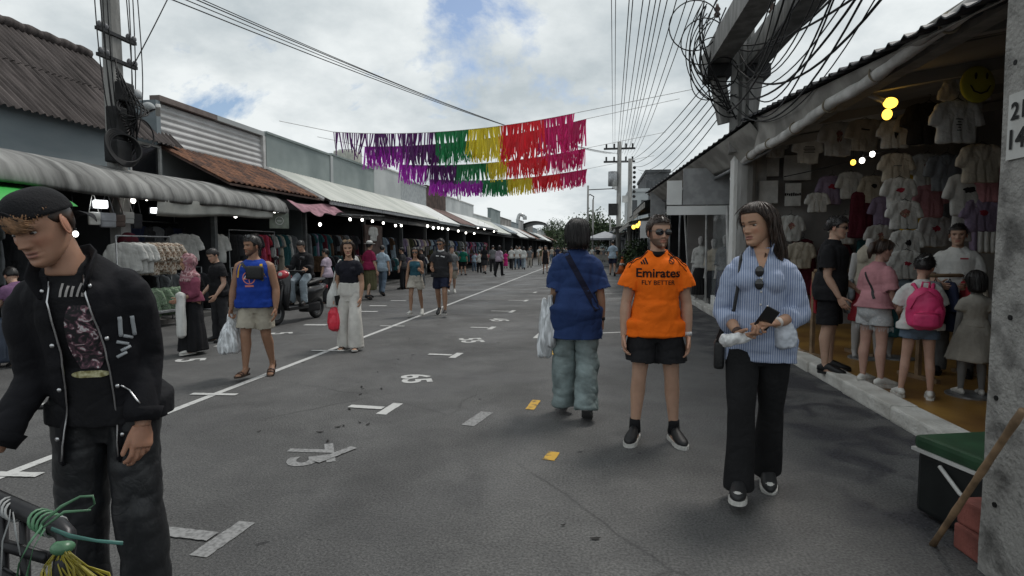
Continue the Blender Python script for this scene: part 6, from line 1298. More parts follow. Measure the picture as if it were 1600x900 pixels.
band(WO, 'L', .016, pm('watch_strap_cream', (.55, .5, .46), rough=.5)); band(WO, 'R', .010, pm('bangle_brown', (.06, .03, .02), rough=.4))
for n, r1 in (('L', .043), ('R', .043)):                      # rolled cuffs
    e = WO.el[n]+(WO.wr[n]-WO.el[n])*.46; d = WO.fd[n]; obj('cuff', loft([e-d*.03, e-d*.01, e+d*.02, e+d*.024], [r1*k*.86, r1*k*.94, r1*k*.93, r1*k*.80], 18), STR, t, True)
# shoulder bag with strap, phone and parcel in her hands
sb = empty('shoulder_bag', WO.world((.20, -.02, .80)), WO.root.rotation_euler[2], 'small black leather bag hanging at the hip of the striped-shirt woman', 'bag')
obj('pouch', bbox((.020, .02, .055), (.06, .17, .17), .02), LEA_B, sb, True)
obj('strap', tube([np.array(p)-np.array((.20, -.02, .80)) for p in [(.235, .07, .93), tuple(WO.sh['R']+np.array((.005, .10, -.25))), tuple(WO.sh['R']+np.array((-.015, .105, -.10))), tuple(WO.sh['R']+np.array((-.025, .072, .04))), tuple(WO.sh['R']+np.array((-.03, 0, .078))), tuple(WO.sh['R']+np.array((-.03, -.07, .04))), tuple(WO.sh['R']+np.array((-.01, -.12, -.15))), (.235, -.06, .93)]], .010, 8), LEA_B, sb, True)
hp = WO.wr['L']+np.array([.05, .055, .03]); ph = WO.world(hp)
tag(obj('phone', bbox((0, 0, 0), (.075, .010, .15), .004, roty(-.5) @ rotx(-.5)), pm('phone_black', (.01, .01, .011), rough=.15, spec=.6), None, False, ph, (0, 0, WO.root.rotation_euler[2])), 'black phone tilted in the hand of the striped-shirt woman', 'phone')
PLB = pm('clear_plastic_wrap', (.62, .62, .62), rough=.25, var=.3, scale=14, spec=.6)
def crumple(P, rad, seed, amp=.010, n=18, vox=.006, fr=(14, 14, 14)):
    V, F, Nn = remesh([loft(P, rad, n)], vox, 2); return wrinkle(V, Nn, fr, amp, seed), F
a = WO.wr['R']+np.array([-.05, .05, -.012]); b = a+np.array([.13, .035, -.025])
pk = crumple([a-(b-a)*.25, a, a+(b-a)*.5, b, b+(b-a)*.12], [.012, .026, .036, .040, .012], 4)
pc = WO.world((a+b)/2); tag(obj('food_parcel', (pk[0]-(a+b)/2, pk[1]), PLB, None, True, pc, (0, 0, WO.root.rotation_euler[2])), 'crumpled clear plastic parcel held at the waist by the striped-shirt woman', 'parcel')
c = WO.el['L']+(WO.wr['L']-WO.el['L'])*.55; bg_ = crumple([c+np.array(p) for p in ((0, 0, .0), (0, 0, -.04), (.0, .0, -.10), (0, 0, -.155), (0, 0, -.17))], [(.012, .012), (.045, .03), (.065, .045), (.06, .04), (.02, .02)], 9, .014)
tag(obj('plastic_bag', (bg_[0]-c, bg_[1]), pm('plastic_bag_grey', (.42, .45, .50), rough=.3, var=.3, scale=16, spec=.6), None, True, WO.world(c), (0, 0, WO.root.rotation_euler[2])), 'thin clear plastic bag hanging from the forearm of the striped-shirt woman', 'bag')

# ---- man in the long blue t-shirt, seen from behind
BLU = cloth('blue_tee', (.020, .042, .125), var=.10, bump=.12, bscale=90)
loc = G(899, 648); H = hgt(900, 350, loc)
sp = dict(skin=(.34, .21, .14), spine=(3, 1, 0), head=(6, 4, 0), sh=.93, fat=.96, hh=.240,
  armR=((.20, -.02, -1), (.08, .22, -1)), armL=((.16, .02, -1), (.10, .75, -.62)), handL=dict(curl=.8, palm=(-.4, 0, 1)), handR=dict(curl=.45),
  legL=((.04, .12, -1), (.02, -.03, -1), 4, 0), legR=((.04, -.10, -1), (.0, -.42, -1), 4, -30), legfat=1.05, facial=dict(brow=.004),
  top=dict(mat=BLU, sleeve=.92, hem=-.165, ease=.018, r0=.045, r1=.055, loose=.98, flare=.02, wr=[((6, 6, 3), .018), ((3.5, 3.5, 9), .010)]),
  bottom=dict(type='trousers', mat=cloth('washed_green_denim', (.19, .235, .235), var=.25, scale=7), rt=.062, rk=.056, rh=.060, ease=.014, drop=.035, wr=[((6, 6, 6), .016), ((4, 4, 14), .010)]),
  shoes=dict(mat=pm('shoe_dark', (.02, .02, .022), rough=.6), smat=pm('sole_grey', (.10, .10, .10), rough=.7), sole=.034))
BM = person(loc, (.0, 1), H, sp, 'person in loose blue t-shirt and washed green jeans walking away with dark bob hair', vox=.0095, seed=8)
BM.hair = hair(BM.root, BM.hc, BM.Mh, BM.hk*1.06, 'bob', HB, 1100, 8, 1.0, -.125)
collar(BM, BM.top, cloth('white_collar', (.5, .5, .5)), .040, .006, .12)
SB = cloth('strap_navy', (.012, .014, .03)); k = BM.k
obj('crossbody_strap', project(BM.top, strip2((-.10, .02), (.19, -.50), .050, 24), (0, 0, BM.neck[2]-.03), 'back', .006), SB, BM.root)
WPB = pm('white_plastic_bags', (.58, .60, .62), rough=.3, var=.35, scale=12, spec=.5, stretch=(3, 3, .6))
bx_ = BM.world(BM.wr['L']+np.array([-.03, -.11, .02]))
for i, (ox, oy, oz, h_, r_, col) in enumerate(((0, 0, 0, .40, .075, 0), (-.035, -.06, -.02, .44, .055, 0), (.02, -.10, .01, .36, .05, 0))):
    c_ = crumple([(0, 0, .10), (0, 0, .0), (0, 0, -.10), (0, 0, -h_*.65), (0, 0, -h_*.95), (0, 0, -h_)], [(.010, .016), (.022, .03), (r_*.7, r_), (r_, r_*1.2), (r_*.9, r_), (r_*.4, r_*.4)], 20+i, .022, 20, .008, (26, 26, 4))
    tag(obj('plastic_bag', c_, WPB, None, True, (bx_[0]+ox, bx_[1]+oy, bx_[2]+oz), (0, 0, rng.uniform(0, 3))), 'white plastic carrier bag on the arm of the person in blue t-shirt', 'bag', 'carrier bags of the person in blue')
band(BM, 'R', .01, RUB_B)

# ---- young man in the black jacket, leaning in beside the cart
bl = CC+ray(160, 450)*2.16; loc = np.array([bl[0], bl[1], 0])
JKT = cloth('jacket_black', (.010, .010, .0125), var=.2, bump=.12, bscale=90, crease=.10)
sp = dict(skin=(.36, .20, .135), spine=(19, 10, 4), head=(-22, 16, 8), sh=1.02, fat=.94, armfat=.88, hh=.240,
  armR=((.02, -.12, -1), (.26, .45, -.85)), armL=((.03, -.26, -1), (.05, .30, -.95)),
  handR=dict(palm=(-.2, 0, -1), dir=(.9, .55, -.15), curl=.12, spread=.08), handL=dict(curl=.42, spread=.02, palm=(-.75, -.55, 0), thumb=(.9, .32, .35)),
  legL=((.05, .10, -1), (.03, -.06, -1), 8, 0), legR=((.05, -.02, -1), (.03, -.10, -1), 8, 0), legfat=.96,
  facial=dict(brow=.0034, lips=(.30, .13, .11)),
  top=dict(mat=cloth('tee_charcoal', (.013, .013, .015)), sleeve=.4, r0=.033, r1=.033, hem=-.05, ease=.006, loose=.98, name='t_shirt'),
  bottom=dict(type='trousers', mat=pm('trousers_leather', (.014, .015, .017), rough=.45, bump=.12, bscale=40, spec=.4, crease=.12), rt=.051, rk=.045, rh=.044, ease=.006, wr=[((6, 6, 4), .012), ((5, 5, 12), .005)]),
  shoes=dict(mat=LEA_B, smat=RUB_B))
BY = person(loc, (.36, -1), 1.75, sp, 'young man in black jacket and backwards cap leaning beside the cart handle', vox=.0080, seed=12)
k = BY.k; s = BY
# jacket: shell open at the front
cw = .096*k
def jf(z, w_, d_):
    if z < .2: w_ = max(w_, cw+.006); d_ = max(d_, cw*.72+.010)
    if z < .04: w_ -= .045*min(1, (.04-z)/.06)
    return w_, d_
V, F, Nn = remesh([torso_loft(s, -.125, .300, .020, .022, jf, off=lambda z: (.028*max(0, min(1, (.14-z)/.25)), .030*max(0, min(1, (.14-z)/.25)), 0)), sleeve(s, 'L', 1.93, .040*k, .030*k, k), sleeve(s, 'R', 1.93, .040*k, .030*k, k)], .0085, 4)
V = wrinkle(wrinkle(V, Nn, (5, 5, 2.6), .014, 61), Nn, (6, 6, 14), .005, 62)
rel = np.array([(s.M(max(0, z-s.up)).T@(np.array([x, y, z])-s.pt(z-s.up))) for x, y, z in V[:, :]]); tz = (V[:, 2]-s.up)/k
def gapx(z): return np.interp(z, [-.12, .0, .15, .26, .30], [.085, .075, .062, .055, .045])
cut = (np.abs(rel[:, 0]+.012-.028*np.clip((.14-tz)/.25, 0, 1)) < gapx(tz)) & (rel[:, 1] > .02) & (tz < .315)
Fa = np.array(F); Fk = Fa[~cut[Fa].any(1)]
jk = obj('jacket', (V, Fk), JKT, BY.root, True)
so_ = jk.modifiers.new('cloth thickness', 'SOLIDIFY'); so_.thickness = .006; so_.offset = -1
bvj = BVHTree.FromPolygons([tuple(v) for v in V], [tuple(map(int, f)) for f in F])
for q in (-1, 1):
    P = []
    for z in np.linspace(-.105, .285, 26):
        c_ = s.pt(z*k)+s.M(max(0, z*k))@np.array([-.012+.028*max(0, min(1, (.14-z)/.25))+q*gapx(z)*1.05, 0, 0]); dy = s.M(max(0, z*k))@np.array([0, 1., 0])
        hit = bvj.ray_cast(Vector(c_+dy*.6), Vector(-dy))
        if hit[0]: P.append(np.array(hit[0][:]))
    z_ = obj('zip', tube(np.array(P), .0035, 6), SILV, jk, True)
    for i in range(3, len(P), 7): obj('snap', ball(P[i]+np.array([q*.018, .004, 0]), (.008, .005, .008), 10, 6), SILV, jk, True)
    # stand-up collar leaf
    cn = s.pt(.288*k)
    obj('collar', loft([cn+s.Mt@np.array(p) for p in ((0, -.085, .030), (q*.055, -.070, .034), (q*.085, -.01, .030), (q*.082, .055, .0), (q*.060, .095, -.055))], [(.030, .006), (.034, .007), (.038, .008), (.040, .008), (.022, .006)], 12, s.Mt@np.array([q*.55, .1, 1])), JKT, jk, True)
for n in 'LR':
    e = s.wr[n]-s.fd[n]*.02; obj('cuff', loft([e-s.fd[n]*.03, e-s.fd[n]*.01, e+s.fd[n]*.02], [.038*k, .034*k, .030*k], 16), JKT, jk, True)
# sleeve badges, pocket zip
bvs = BVHTree.FromPolygons([tuple(v) for v in V], [tuple(map(int, f)) for f in F])
def stick(pts, dr, mat, name, parent, r=.004):
    P = []
    for p in pts:
        h = bvs.ray_cast(Vector(p)+Vector(dr)*-.5, Vector(dr))
        if h[0]: P.append(np.array(h[0][:])+np.array(h[1][:])*.003)
    if len(P) > 1: obj(name, tube(np.array(P), r, 6), mat, parent, True)
PAT = cloth('badge_grey', (.34, .36, .38), bump=0)
u0 = s.sh['L']+(s.el['L']-s.sh['L'])*.55
for dx in (-.030, .0): stick([u0+np.array([dx+.02, 0, z]) for z in np.linspace(.035, -.035, 8)], (0, -1, 0), PAT, 'badge', jk, .0075)
u1 = s.pt(.13*k)+np.array([-.13, 0, 0])
for i in range(4): stick([u1+np.array([.02*math.sin(i*2), 0, .03-.02*i]), u1+np.array([-.020*math.cos(i), 0, .02-.022*i])], (0, -1, 0), PAT, 'badge', jk, .006)
stick([s.pt(.035*k)+np.array([-.10-.010*i, 0, .012-.012*i]) for i in range(7)], (0, -1, 0), SILV, 'pocket_zip', jk, .0035)
# print on the t-shirt
def print_mat():
    m = bpy.data.materials.new('tee_print'); m.use_nodes = True; t = m.node_tree; b = t.nodes['Principled BSDF']; nn, ll = t.nodes.new, t.links.new
    c = nn('ShaderNodeTexCoord'); x = nn('ShaderNodeTexNoise'); x.inputs['Scale'].default_value = 26; x.inputs['Detail'].default_value = 7; x.inputs['Distortion'].default_value = 2.2; ll(c.outputs['Object'], x.inputs['Vector'])
    r = nn('ShaderNodeValToRGB'); ll(x.outputs[0], r.inputs[0]); e = r.color_ramp.elements; e[0].position = .44; e[0].color = (.012, .012, .014, 1); e[1].position = .64; e[1].color = (.55, .53, .54, 1)
    q = e.new(.55); q.color = (.10, .05, .07, 1); q = e.new(.60); q.color = (.30, .14, .17, 1); ll(r.outputs[0], b.inputs['Base Color']); b.inputs['Roughness'].default_value = .8; return m
PRM = print_mat()
cz = s.pt(.16*k)
def patch(cx, cy, rx, ry, n=12):
    return sheet(lambda u, v: (cx+rx*(2*u-1)*math.sqrt(max(.05, 1-.7*(2*v-1)**2)), cy+ry*(2*v-1), 0), n, n)
obj('print', project(s.top, patch(0, -.02, .055, .115), (-.012, 0, cz[2])), PRM, s.top)
GRS = cloth('print_grey', (.36, .34, .33), bump=0)
for i in range(7): obj('print', project(s.top, strip2((-.055+.016*i, .125), (-.050+.017*i+.006*math.sin(i*3), .165+.006*math.cos(i*2)), .0075, 4), (-.012, 0, cz[2])), GRS, s.top)
obj('print', project(s.top, patch(0, -.155, .060, .012), (-.012, 0, cz[2])), cloth('print_gold', (.20, .18, .08), col2=(.5, .48, .3), scale=60), s.top)
# hair fringe, cap worn backwards
hr = []
r_ = np.random.default_rng(5)
for i in range(900):
    a = r_.uniform(-1.35, 1.35); p0 = np.array([math.sin(a)*.071, -.008+math.cos(a)*.095, .060+.006*r_.normal()]); ln = r_.uniform(.022, .042)*(.7+.4*math.cos(a)); sw = r_.normal()*.010-.030*math.copysign(1, a+.35)
    hr.append(loft(np.array([p0, p0+np.array([math.sin(a)*.012+sw*.3, math.cos(a)*.016, -ln*.35]), p0+np.array([math.sin(a)*.010+sw*.8, math.cos(a)*.014, -ln*.75]), p0+np.array([math.sin(a)*.004+sw*1.3, math.cos(a)*.010, -ln])]), [.0014, .0018, .0016, .0004], 4))
v, f = join(hr); obj('hair', (np.array(v)*s.hk @ s.Mh.T+s.hc, f), HTAN, BY.root, True)
hair(BY.root, s.hc, s.Mh, s.hk*.90, 'short', HBR, 90, 3, .3)
cp = []
nt, nv = 40, 12; V_, F_ = [], []
for j in range(nv+1):
    ph = (j/nv)*1.50
    for i in range(nt):
        a = 2*math.pi*i/nt; sq_ = math.sin(ph)**.72; V_.append((math.sin(a)*sq_*.0790, -.010+math.cos(a)*sq_*.1050, .030+math.cos(ph)*.090+.010*math.cos(a)*math.sin(ph)))
F_ = [(j*nt+i, (j+1)*nt+i, (j+1)*nt+(i+1) % nt, j*nt+(i+1) % nt) for j in range(nv) for i in range(nt)]
CAPM = cloth('cap_black', (.012, .012, .014), bump=.3, bscale=160)
cap = obj('cap', (np.array(V_)*s.hk @ s.Mh.T+s.hc, F_), CAPM, BY.root, True); q_ = cap.modifiers.new('cloth thickness', 'SOLIDIFY'); q_.thickness = .004
br = sheet(lambda u, v: ((u-.5)*.16*(1-.25*v*v), -.095-.085*v*math.sqrt(max(0, 1-(2*u-1)**2*.75)), .022-.045*v-.07*(u-.5)**2*4*.35), 16, 6, .004)
obj('peak', (br[0]*s.hk @ s.Mh.T+s.hc, br[1]), CAPM, cap, True)
obj('strap', (np.array(tube([(math.sin(a)*.0800, -.010+math.cos(a)*.107, .042) for a in np.linspace(-.55, .55, 10)], .006, 8)[0])*s.hk @ s.Mh.T+s.hc, tube([(math.sin(a), math.cos(a), 0) for a in np.linspace(-.55, .55, 10)], .006, 8)[1]), CAPM, cap, True)
obj('hole_rim', (np.array(tube([(math.sin(a*.42)*.082, .098, .046+.038*math.cos(a/1.35*1.57)) for a in np.linspace(-1.35, 1.35, 12)], .003, 6)[0])*s.hk @ s.Mh.T+s.hc, tube([(a, 0, 0) for a in np.linspace(-1.35, 1.35, 12)], .003, 6)[1]), CAPM, cap, True)
# ------------------------------------------------------------------ further people
CLM = {n: cloth('wear_'+n, c) for n, c in dict(white=(.55, .55, .53), black=(.013, .013, .015), charcoal=(.03, .03, .033), grey=(.15, .155, .16), navy=(.018, .022, .045), green=(.01, .13, .085), maroon=(.20, .015, .055), khaki=(.36, .33, .27), beige=(.42, .39, .34), denim=(.11, .15, .20), pale_denim=(.28, .33, .37), pink=(.42, .20, .22), hot_pink=(.55, .03, .20), teal=(.03, .09, .12), purple=(.17, .09, .17), lilac=(.40, .33, .40), olive=(.09, .085, .045), royal=(.012, .045, .28), brown=(.08, .05, .035), light_blue=(.33, .42, .50)).items()}
SHW = dict(mat=RUB_W, smat=RUB_W); SHB = dict(mat=LEA_B, smat=RUB_B)
LIGHT, TAN, DEEP = (.47, .30, .22), (.36, .21, .14), (.24, .13, .085)
def hair_(st, m=None, **k): return dict(style=st, mat=m or HB, **k)
def mk(px, py, ptop, face, sp, label, group=None, vox=.012, seed=1, z=0., dx=0.):
    loc = G(px, py, z); H = PY(px+dx, ptop, loc[1])[2]-z; return person(loc, face, H, sp, label, group, vox, seed, z)
def carry(s, n, P, rad, mat, name, label, cat='bag', seed=1, amp=.015, fr=(14, 14, 5), off=(0, 0, 0)):
    w_ = s.wr[n]+s.fd[n]*.075*s.k+np.array(off); v, f = crumple(P, rad, seed, amp, 18, .009, fr); return tag(obj(name, (v, f), mat, None, True, s.world(w_), (0, 0, s.root.rotation_euler[2])), label, cat)
# man in blue vest with beige shorts
sp = dict(skin=(.30, .165, .105), spine=(2, 0, 0), head=(-32, 2, 0), fat=1.16, sh=1.08, armfat=1.12, armR=((.30, .02, -1), (.10, .12, -1)), armL=((.26, -.05, -1), (.06, .25, -1)), handR=dict(curl=.8), legfat=1.05,
  legR=((.05, .16, -1), (.03, .0, -1), 8, 2), legL=((.03, -.10, -1), (.01, -.42, -1), 8, -26), facial=dict(beard=.6, beardcol=(.02, .013, .01)),
  top=dict(mat=CLM['royal'], sleeve=0, hem=-.055, ease=.014, topz=.292, loose=1.0, name='vest'), bottom=dict(type='shorts', mat=CLM['khaki'], len=.84, rt=.059, rk=.066), hair=hair_('short', n=260, thick=.8), shoes=dict(type='sandal', mat=pm('sandal_brown', (.035, .022, .016), rough=.6), smat=pm('sandal_strap', (.05, .025, .018), rough=.5)))
JM = mk(403, 590, 372, (.16, -1), sp, 'stout man in blue sports vest and beige shorts carrying a white bag', vox=.0105, seed=31, dx=-10)
YEL = cloth('trim_yellow', (.62, .36, .02), bump=0); t = JM.top; k = JM.k; cz = JM.pt(.17*k)[2]
PRO = cloth('print_orange_pink', (.60, .20, .16), bump=0); PRW = cloth('print_white', (.6, .6, .6), bump=0)
def annulus(r0, r1, n=26): return np.array([(math.cos(a)*r, math.sin(a)*r, 0) for a in np.linspace(0, 2*math.pi, n, endpoint=False) for r in (r0, r1)]), [(2*i, 2*i+1, (2*i+3) % (2*n), (2*i+2) % (2*n)) for i in range(n)]
obj('print', project(t, annulus(.062, .074), (0, 0, cz-.01)), PRO, t); obj('print', project(t, strip2((-.062, -.012), (.062, -.004), .016, 8), (0, 0, cz-.01)), PRO, t)
for q in (-1, 1): obj('print', project(t, strip2((q*.055, -.01), (q*.018, .045), .010, 6), (0, 0, cz-.01)), PRW, t)
obj('print', project(t, strip2((-.006, .050), (.006, -.055), .012, 6), (0, 0, cz-.01)), PRO, t); obj('print', project(t, strip2((-.05, 0), (.05, .003), .020, 10), (0, 0, cz-.105)), PRO, t); obj('print', project(t, strip2((-.085, .0), (-.045, .012), .009, 4), (0, 0, cz+.115)), PRW, t)
for q in (-1, 1):
    obj('trim', project(t, strip2((q*.118, .115), (q*.150, -.04), .024, 10), (0, 0, cz+.03)), YEL, t)
glasses(JM, JM.root, GLS, up=.075, fw=-.020, tilt=.55)
carry(JM, 'R', [(0, 0, .05), (0, 0, -.03), (0, 0, -.16), (0, 0, -.30), (0, 0, -.37), (0, 0, -.39)], [(.012, .02), (.03, .05), (.085, .12), (.12, .16), (.11, .15), (.05, .07)], WPB, 'plastic_bag', 'bulging white plastic bag carried by the man in the blue vest', seed=40, amp=.022)
cb = empty('chest_bag', JM.world(JM.pt(.20*k)+np.array([-.07, .155, 0])), JM.root.rotation_euler[2], 'small black sling bag across the chest of the man in the blue vest', 'bag'); obj('pouch', bbox((0, 0, 0), (.19, .07, .15), .025), LEA_B, cb, True)
obj('strap', project(t, strip2((-.12, .14), (.15, -.07), .030, 14), (0, 0, cz+.03), lift=.010), LEA_B, JM.root)
# woman in white trousers
sp = dict(sex='f', skin=(.42, .25, .17), spine=(2, 0, 0), head=(14, 0, 3), armR=((.22, -.03, -1), (.08, .16, -1)), armL=((.16, -.06, -1), (.0, .30, -1)), handR=dict(curl=.9), armfat=1.1, fat=1.04,
  legL=((.05, .20, -1), (.02, .04, -1), 8, 6), legR=((.05, -.02, -1), (.02, -.12, -1), 8, 0), facial=dict(lips=(.34, .08, .08)), top=dict(mat=cloth('top_black_navy', (.013, .013, .020)), sleeve=.55, hem=.05, ease=.004, topz=.284, loose=.9, r0=.040, r1=.036), bottom=dict(type='trousers', mat=cloth('trousers_white', (.60, .58, .54)), waist=.088, rt=.060, rk=.056, rh=.066, drop=.02, ease=.020, wr=[((7, 7, 2), .016)]), shoes=dict(type='slide', mat=RUB_W, smat=BLK))
WT = mk(548, 546, 375, (.12, -1), sp, 'smiling woman in navy top and wide cream trousers with red bag', vox=.0105, seed=33, dx=-8)
WT.hair = hair(WT.root, WT.hc, WT.Mh, WT.hk*1.04, 'long', HBR, 420, 3, .9, -.16); glasses(WT, WT.root, pm('lens_tan', (.20, .13, .07), rough=.1), up=.085, fw=-.02, tilt=.5)
carry(WT, 'R', [(0, 0, .06), (0, 0, -.02), (0, 0, -.10), (0, 0, -.24), (0, 0, -.34), (0, 0, -.37)], [(.012, .014), (.03, .03), (.075, .06), (.095, .07), (.085, .065), (.04, .03)], pm('plastic_red', (.58, .03, .055), rough=.35, var=.25, scale=8, spec=.5), 'plastic_bag', 'red plastic bag in the hand of the woman in cream trousers', seed=42, amp=.020)
tb0 = WT.sh['R']+np.array([.01, .0, .05])
tv_, tf2 = crumple([(.06, 0, -.28), (.07, 0, -.34), (.09, -.01, -.50), (.10, -.02, -.66), (.09, -.02, -.72)], [(.03, .10), (.06, .15), (.10, .19), (.10, .20), (.03, .12)], 44, .018, 20, .010, (10, 10, 4)); tt = empty('tote_bag', WT.world(tb0+np.array([0, -.07, 0])), WT.root.rotation_euler[2], 'white cotton tote bag on the shoulder of the woman in cream trousers', 'bag')
obj('sack', (tv_, tf2), CLM['white'], tt, True); obj('strap', tube([(.075, .13, -.32), (.045, .10, -.12), (.0, .07, .012), (.0, .0, .022), (.04, -.07, -.10), (.075, -.12, -.32)], .012, 6), CLM['white'], tt, True)
tag(obj('phone', bbox((0, 0, 0), (.075, .012, .15), .004, rotx(.3)@rotz(.6)), MATS['phone_black'], None, False, WT.world(WT.wr['R']+np.array([-.06, .06, -.03])), (0, 0, 0)), 'dark phone in the hand of the woman with the red bag', 'phone')
# woman in headscarf with long black skirt
SCF = floral('scarf', (.26, .11, .13), (.40, .27, .28), (.14, .05, .06), 12)
sp = dict(sex='f', skin=TAN, spine=(2, 0, 0), head=(-8, 4, 0), fat=1.12, armL=((.16, .08, -1), (-.15, .9, -.35)), armR=((.18, 0, -1), (.0, .35, -1)), legL=((.05, .18, -1), (.02, .0, -1), 8, 0), legR=((.05, -.16, -1), (.02, -.28, -1), 8, -14),
  top=dict(mat=cloth('blouse_maroon', (.17, .045, .075)), sleeve=1.4, hem=-.01, ease=.022, r0=.050, r1=.040), bottom=dict(type='skirt', mat=CLM['black'], hem=.045, w=.150), shoes=SHW)
HW = mk(303, 553, 402, (-.65, -1), sp, 'woman in pink headscarf and long black skirt with white cloth on arm', vox=.012, seed=35)
k = HW.hk; V_, F_, Nn = remesh([(ball((0, -.012, .012), (.088, .118, .122), 20, 14)[0]*k@HW.Mh.T+HW.hc, ball((0, 0, 0), 1, 20, 14)[1]), loft([HW.hc+np.array([0, -.01, -.05]), HW.hc+np.array([0, 0, -.13]), HW.neck+np.array([0, .0, -.06]), HW.neck+np.array([0, .01, -.15])], [(.075, .085), (.085, .09), (.16, .12), (.17, .13)], 18)], .010, 3)
rl = (V_-HW.hc)@HW.Mh/k; keep = ~((np.abs(rl[:, 0]) < .056) & (rl[:, 1] > .055) & (rl[:, 2] > -.10) & (rl[:, 2] < .065)); Fq = np.array(F_); obj('headscarf', (wrinkle(V_, Nn, (16, 16, 16), .008, 5), Fq[keep[Fq].all(1)]), SCF, HW.root, True)
c_ = HW.el['L']*.35+HW.wr['L']*.65; v, f = crumple([(0, 0, .06), (0, .01, .04), (.01, .02, -.12), (.02, .02, -.36), (.02, .02, -.52), (.02, .02, -.54)], [(.03, .03), (.07, .05), (.085, .05), (.10, .05), (.095, .05), (.05, .03)], 47, .020, 18, .010, (12, 12, 3)); tag(obj('folded_cloth', (v, f), CLM['white'], None, True, HW.world(c_+np.array([0, .04, .0])), (0, 0, HW.root.rotation_euler[2])), 'white garment draped over the arm of the woman in the headscarf', 'cloth')
# man in black behind her, seen over her shoulder
std = dict(armR=((.12, .0, -1), (.0, .7, -.7)), armL=((.12, .0, -1), (.0, .6, -.8)))
sp = dict(skin=LIGHT, head=(10, 22, 0), spine=(5, 0, 0), **std, top=dict(mat=CLM['black'], sleeve=.6, hem=-.06, ease=.02), bottom=dict(type='trousers', mat=CLM['charcoal']), shoes=SHB, hair=hair_('short', n=150))
mk(345, 533, 386, (-.5, -1), sp, 'dark-haired man in black t-shirt looking down behind the woman in the headscarf', vox=.013, seed=36)
# scooter and rider
SC = empty('scooter', (-6.05, 11.05, 0), R_(172), 'black scooter with red front shield facing the street', 'scooter'); SCB = pm('scooter_black', (.014, .014, .016), rough=.3, coat=.4, var=.1); SCR = pm('scooter_red', (.42, .035, .05), rough=.3, coat=.5)
for y_ in (.68, -.62):
    w_ = obj('wheel', ring((0, y_, .235), .185, .055, roty(math.pi/2), 28, 10), RUB_B, SC, True); obj('rim', join([cyl((-.03, y_, .235), (.03, y_, .235), .13, 20), cyl((-.05, y_, .235), (.05, y_, .235), .03, 10)]), STEEL, w_, False)
obj('fork', join([cyl((-.07, .68, .235), (-.05, .50, .80), .025, 8), cyl((.07, .68, .235), (.05, .50, .80), .025, 8)]), DSTEEL, SC, True); obj('front_fender', move(loft([(0, .68+.25*math.sin(a), .235+.25*math.cos(a)) for a in np.linspace(-1.2, 1.0, 10)], [(.075, .012)]*10, 8, (1, 0, 0))), SCB, SC, True)
obj('front_shield', loft([(0, .46, .28), (0, .50, .48), (0, .46, .75), (0, .40, .98), (0, .34, 1.05)], [(.12, .03), (.19, .05), (.20, .06), (.15, .07), (.08, .05)], 16, (1, 0, 0)), SCB, SC, True); obj('headlamp_cowl', loft([(0, .36, .92), (0, .46, .99), (0, .52, 1.0)], [(.15, .09), (.13, .09), (.06, .05)], 14, (1, 0, 0)), SCR, SC, True); obj('headlamp', ball((0, .50, .985), (.07, .035, .05), 12, 8), TRIM, SC, True)
obj('handlebar', tube([(-.34, .20, 1.04), (-.15, .30, 1.05), (0, .34, 1.04), (.15, .30, 1.05), (.34, .20, 1.04)], .017, 8), DSTEEL, SC, True)
for q in (-1, 1): obj('mirror', join([ball((q*.30, .24, 1.30), (.07, .02, .045), 12, 8), cyl((q*.24, .26, 1.05), (q*.29, .25, 1.28), .008, 6)]), SCB, SC, True)
obj('floorboard', bbox((0, .12, .30), (.26, .62, .08), .02), SCB, SC, True); obj('tail_body', loft([(0, -.15, .48), (0, -.35, .56), (0, -.65, .62), (0, -.92, .68)], [(.15, .20), (.18, .19), (.16, .14), (.07, .06)], 16, (1, 0, 0)), SCB, SC, True); obj('seat', loft([(0, -.12, .74), (0, -.35, .78), (0, -.62, .82), (0, -.85, .84)], [(.11, .04), (.14, .06), (.14, .05), (.09, .03)], 14, (1, 0, 0)), LEA_B, SC, True); obj('engine', bbox((.06, -.48, .26), (.24, .46, .20), .04), DSTEEL, SC, True); obj('tail_lamp', bbox((0, -.95, .66), (.14, .05, .07), .015), SCR, SC, True)
sp = dict(skin=LIGHT, spine=(14, 0, 0), head=(0, 22, 0), armR=((.2, .45, -1), (.05, 1, -.15)), armL=((.2, .45, -1), (.05, 1, -.15)), legL=((.12, 1.0, -.35), (.02, -.05, -1), 6, 0), legR=((.12, 1.0, -.35), (.02, -.05, -1), 6, 0), top=dict(mat=CLM['black'], sleeve=1.8, hem=-.05, ease=.022), bottom=dict(type='trousers', mat=CLM['pale_denim']), shoes=SHB, hair=hair_('short', n=120))
RI = person((-6.10, 11.46), (.07, -1), 1.62, sp, 'rider in black top and pale jeans sitting on the scooter', None, .013, 38, .34)
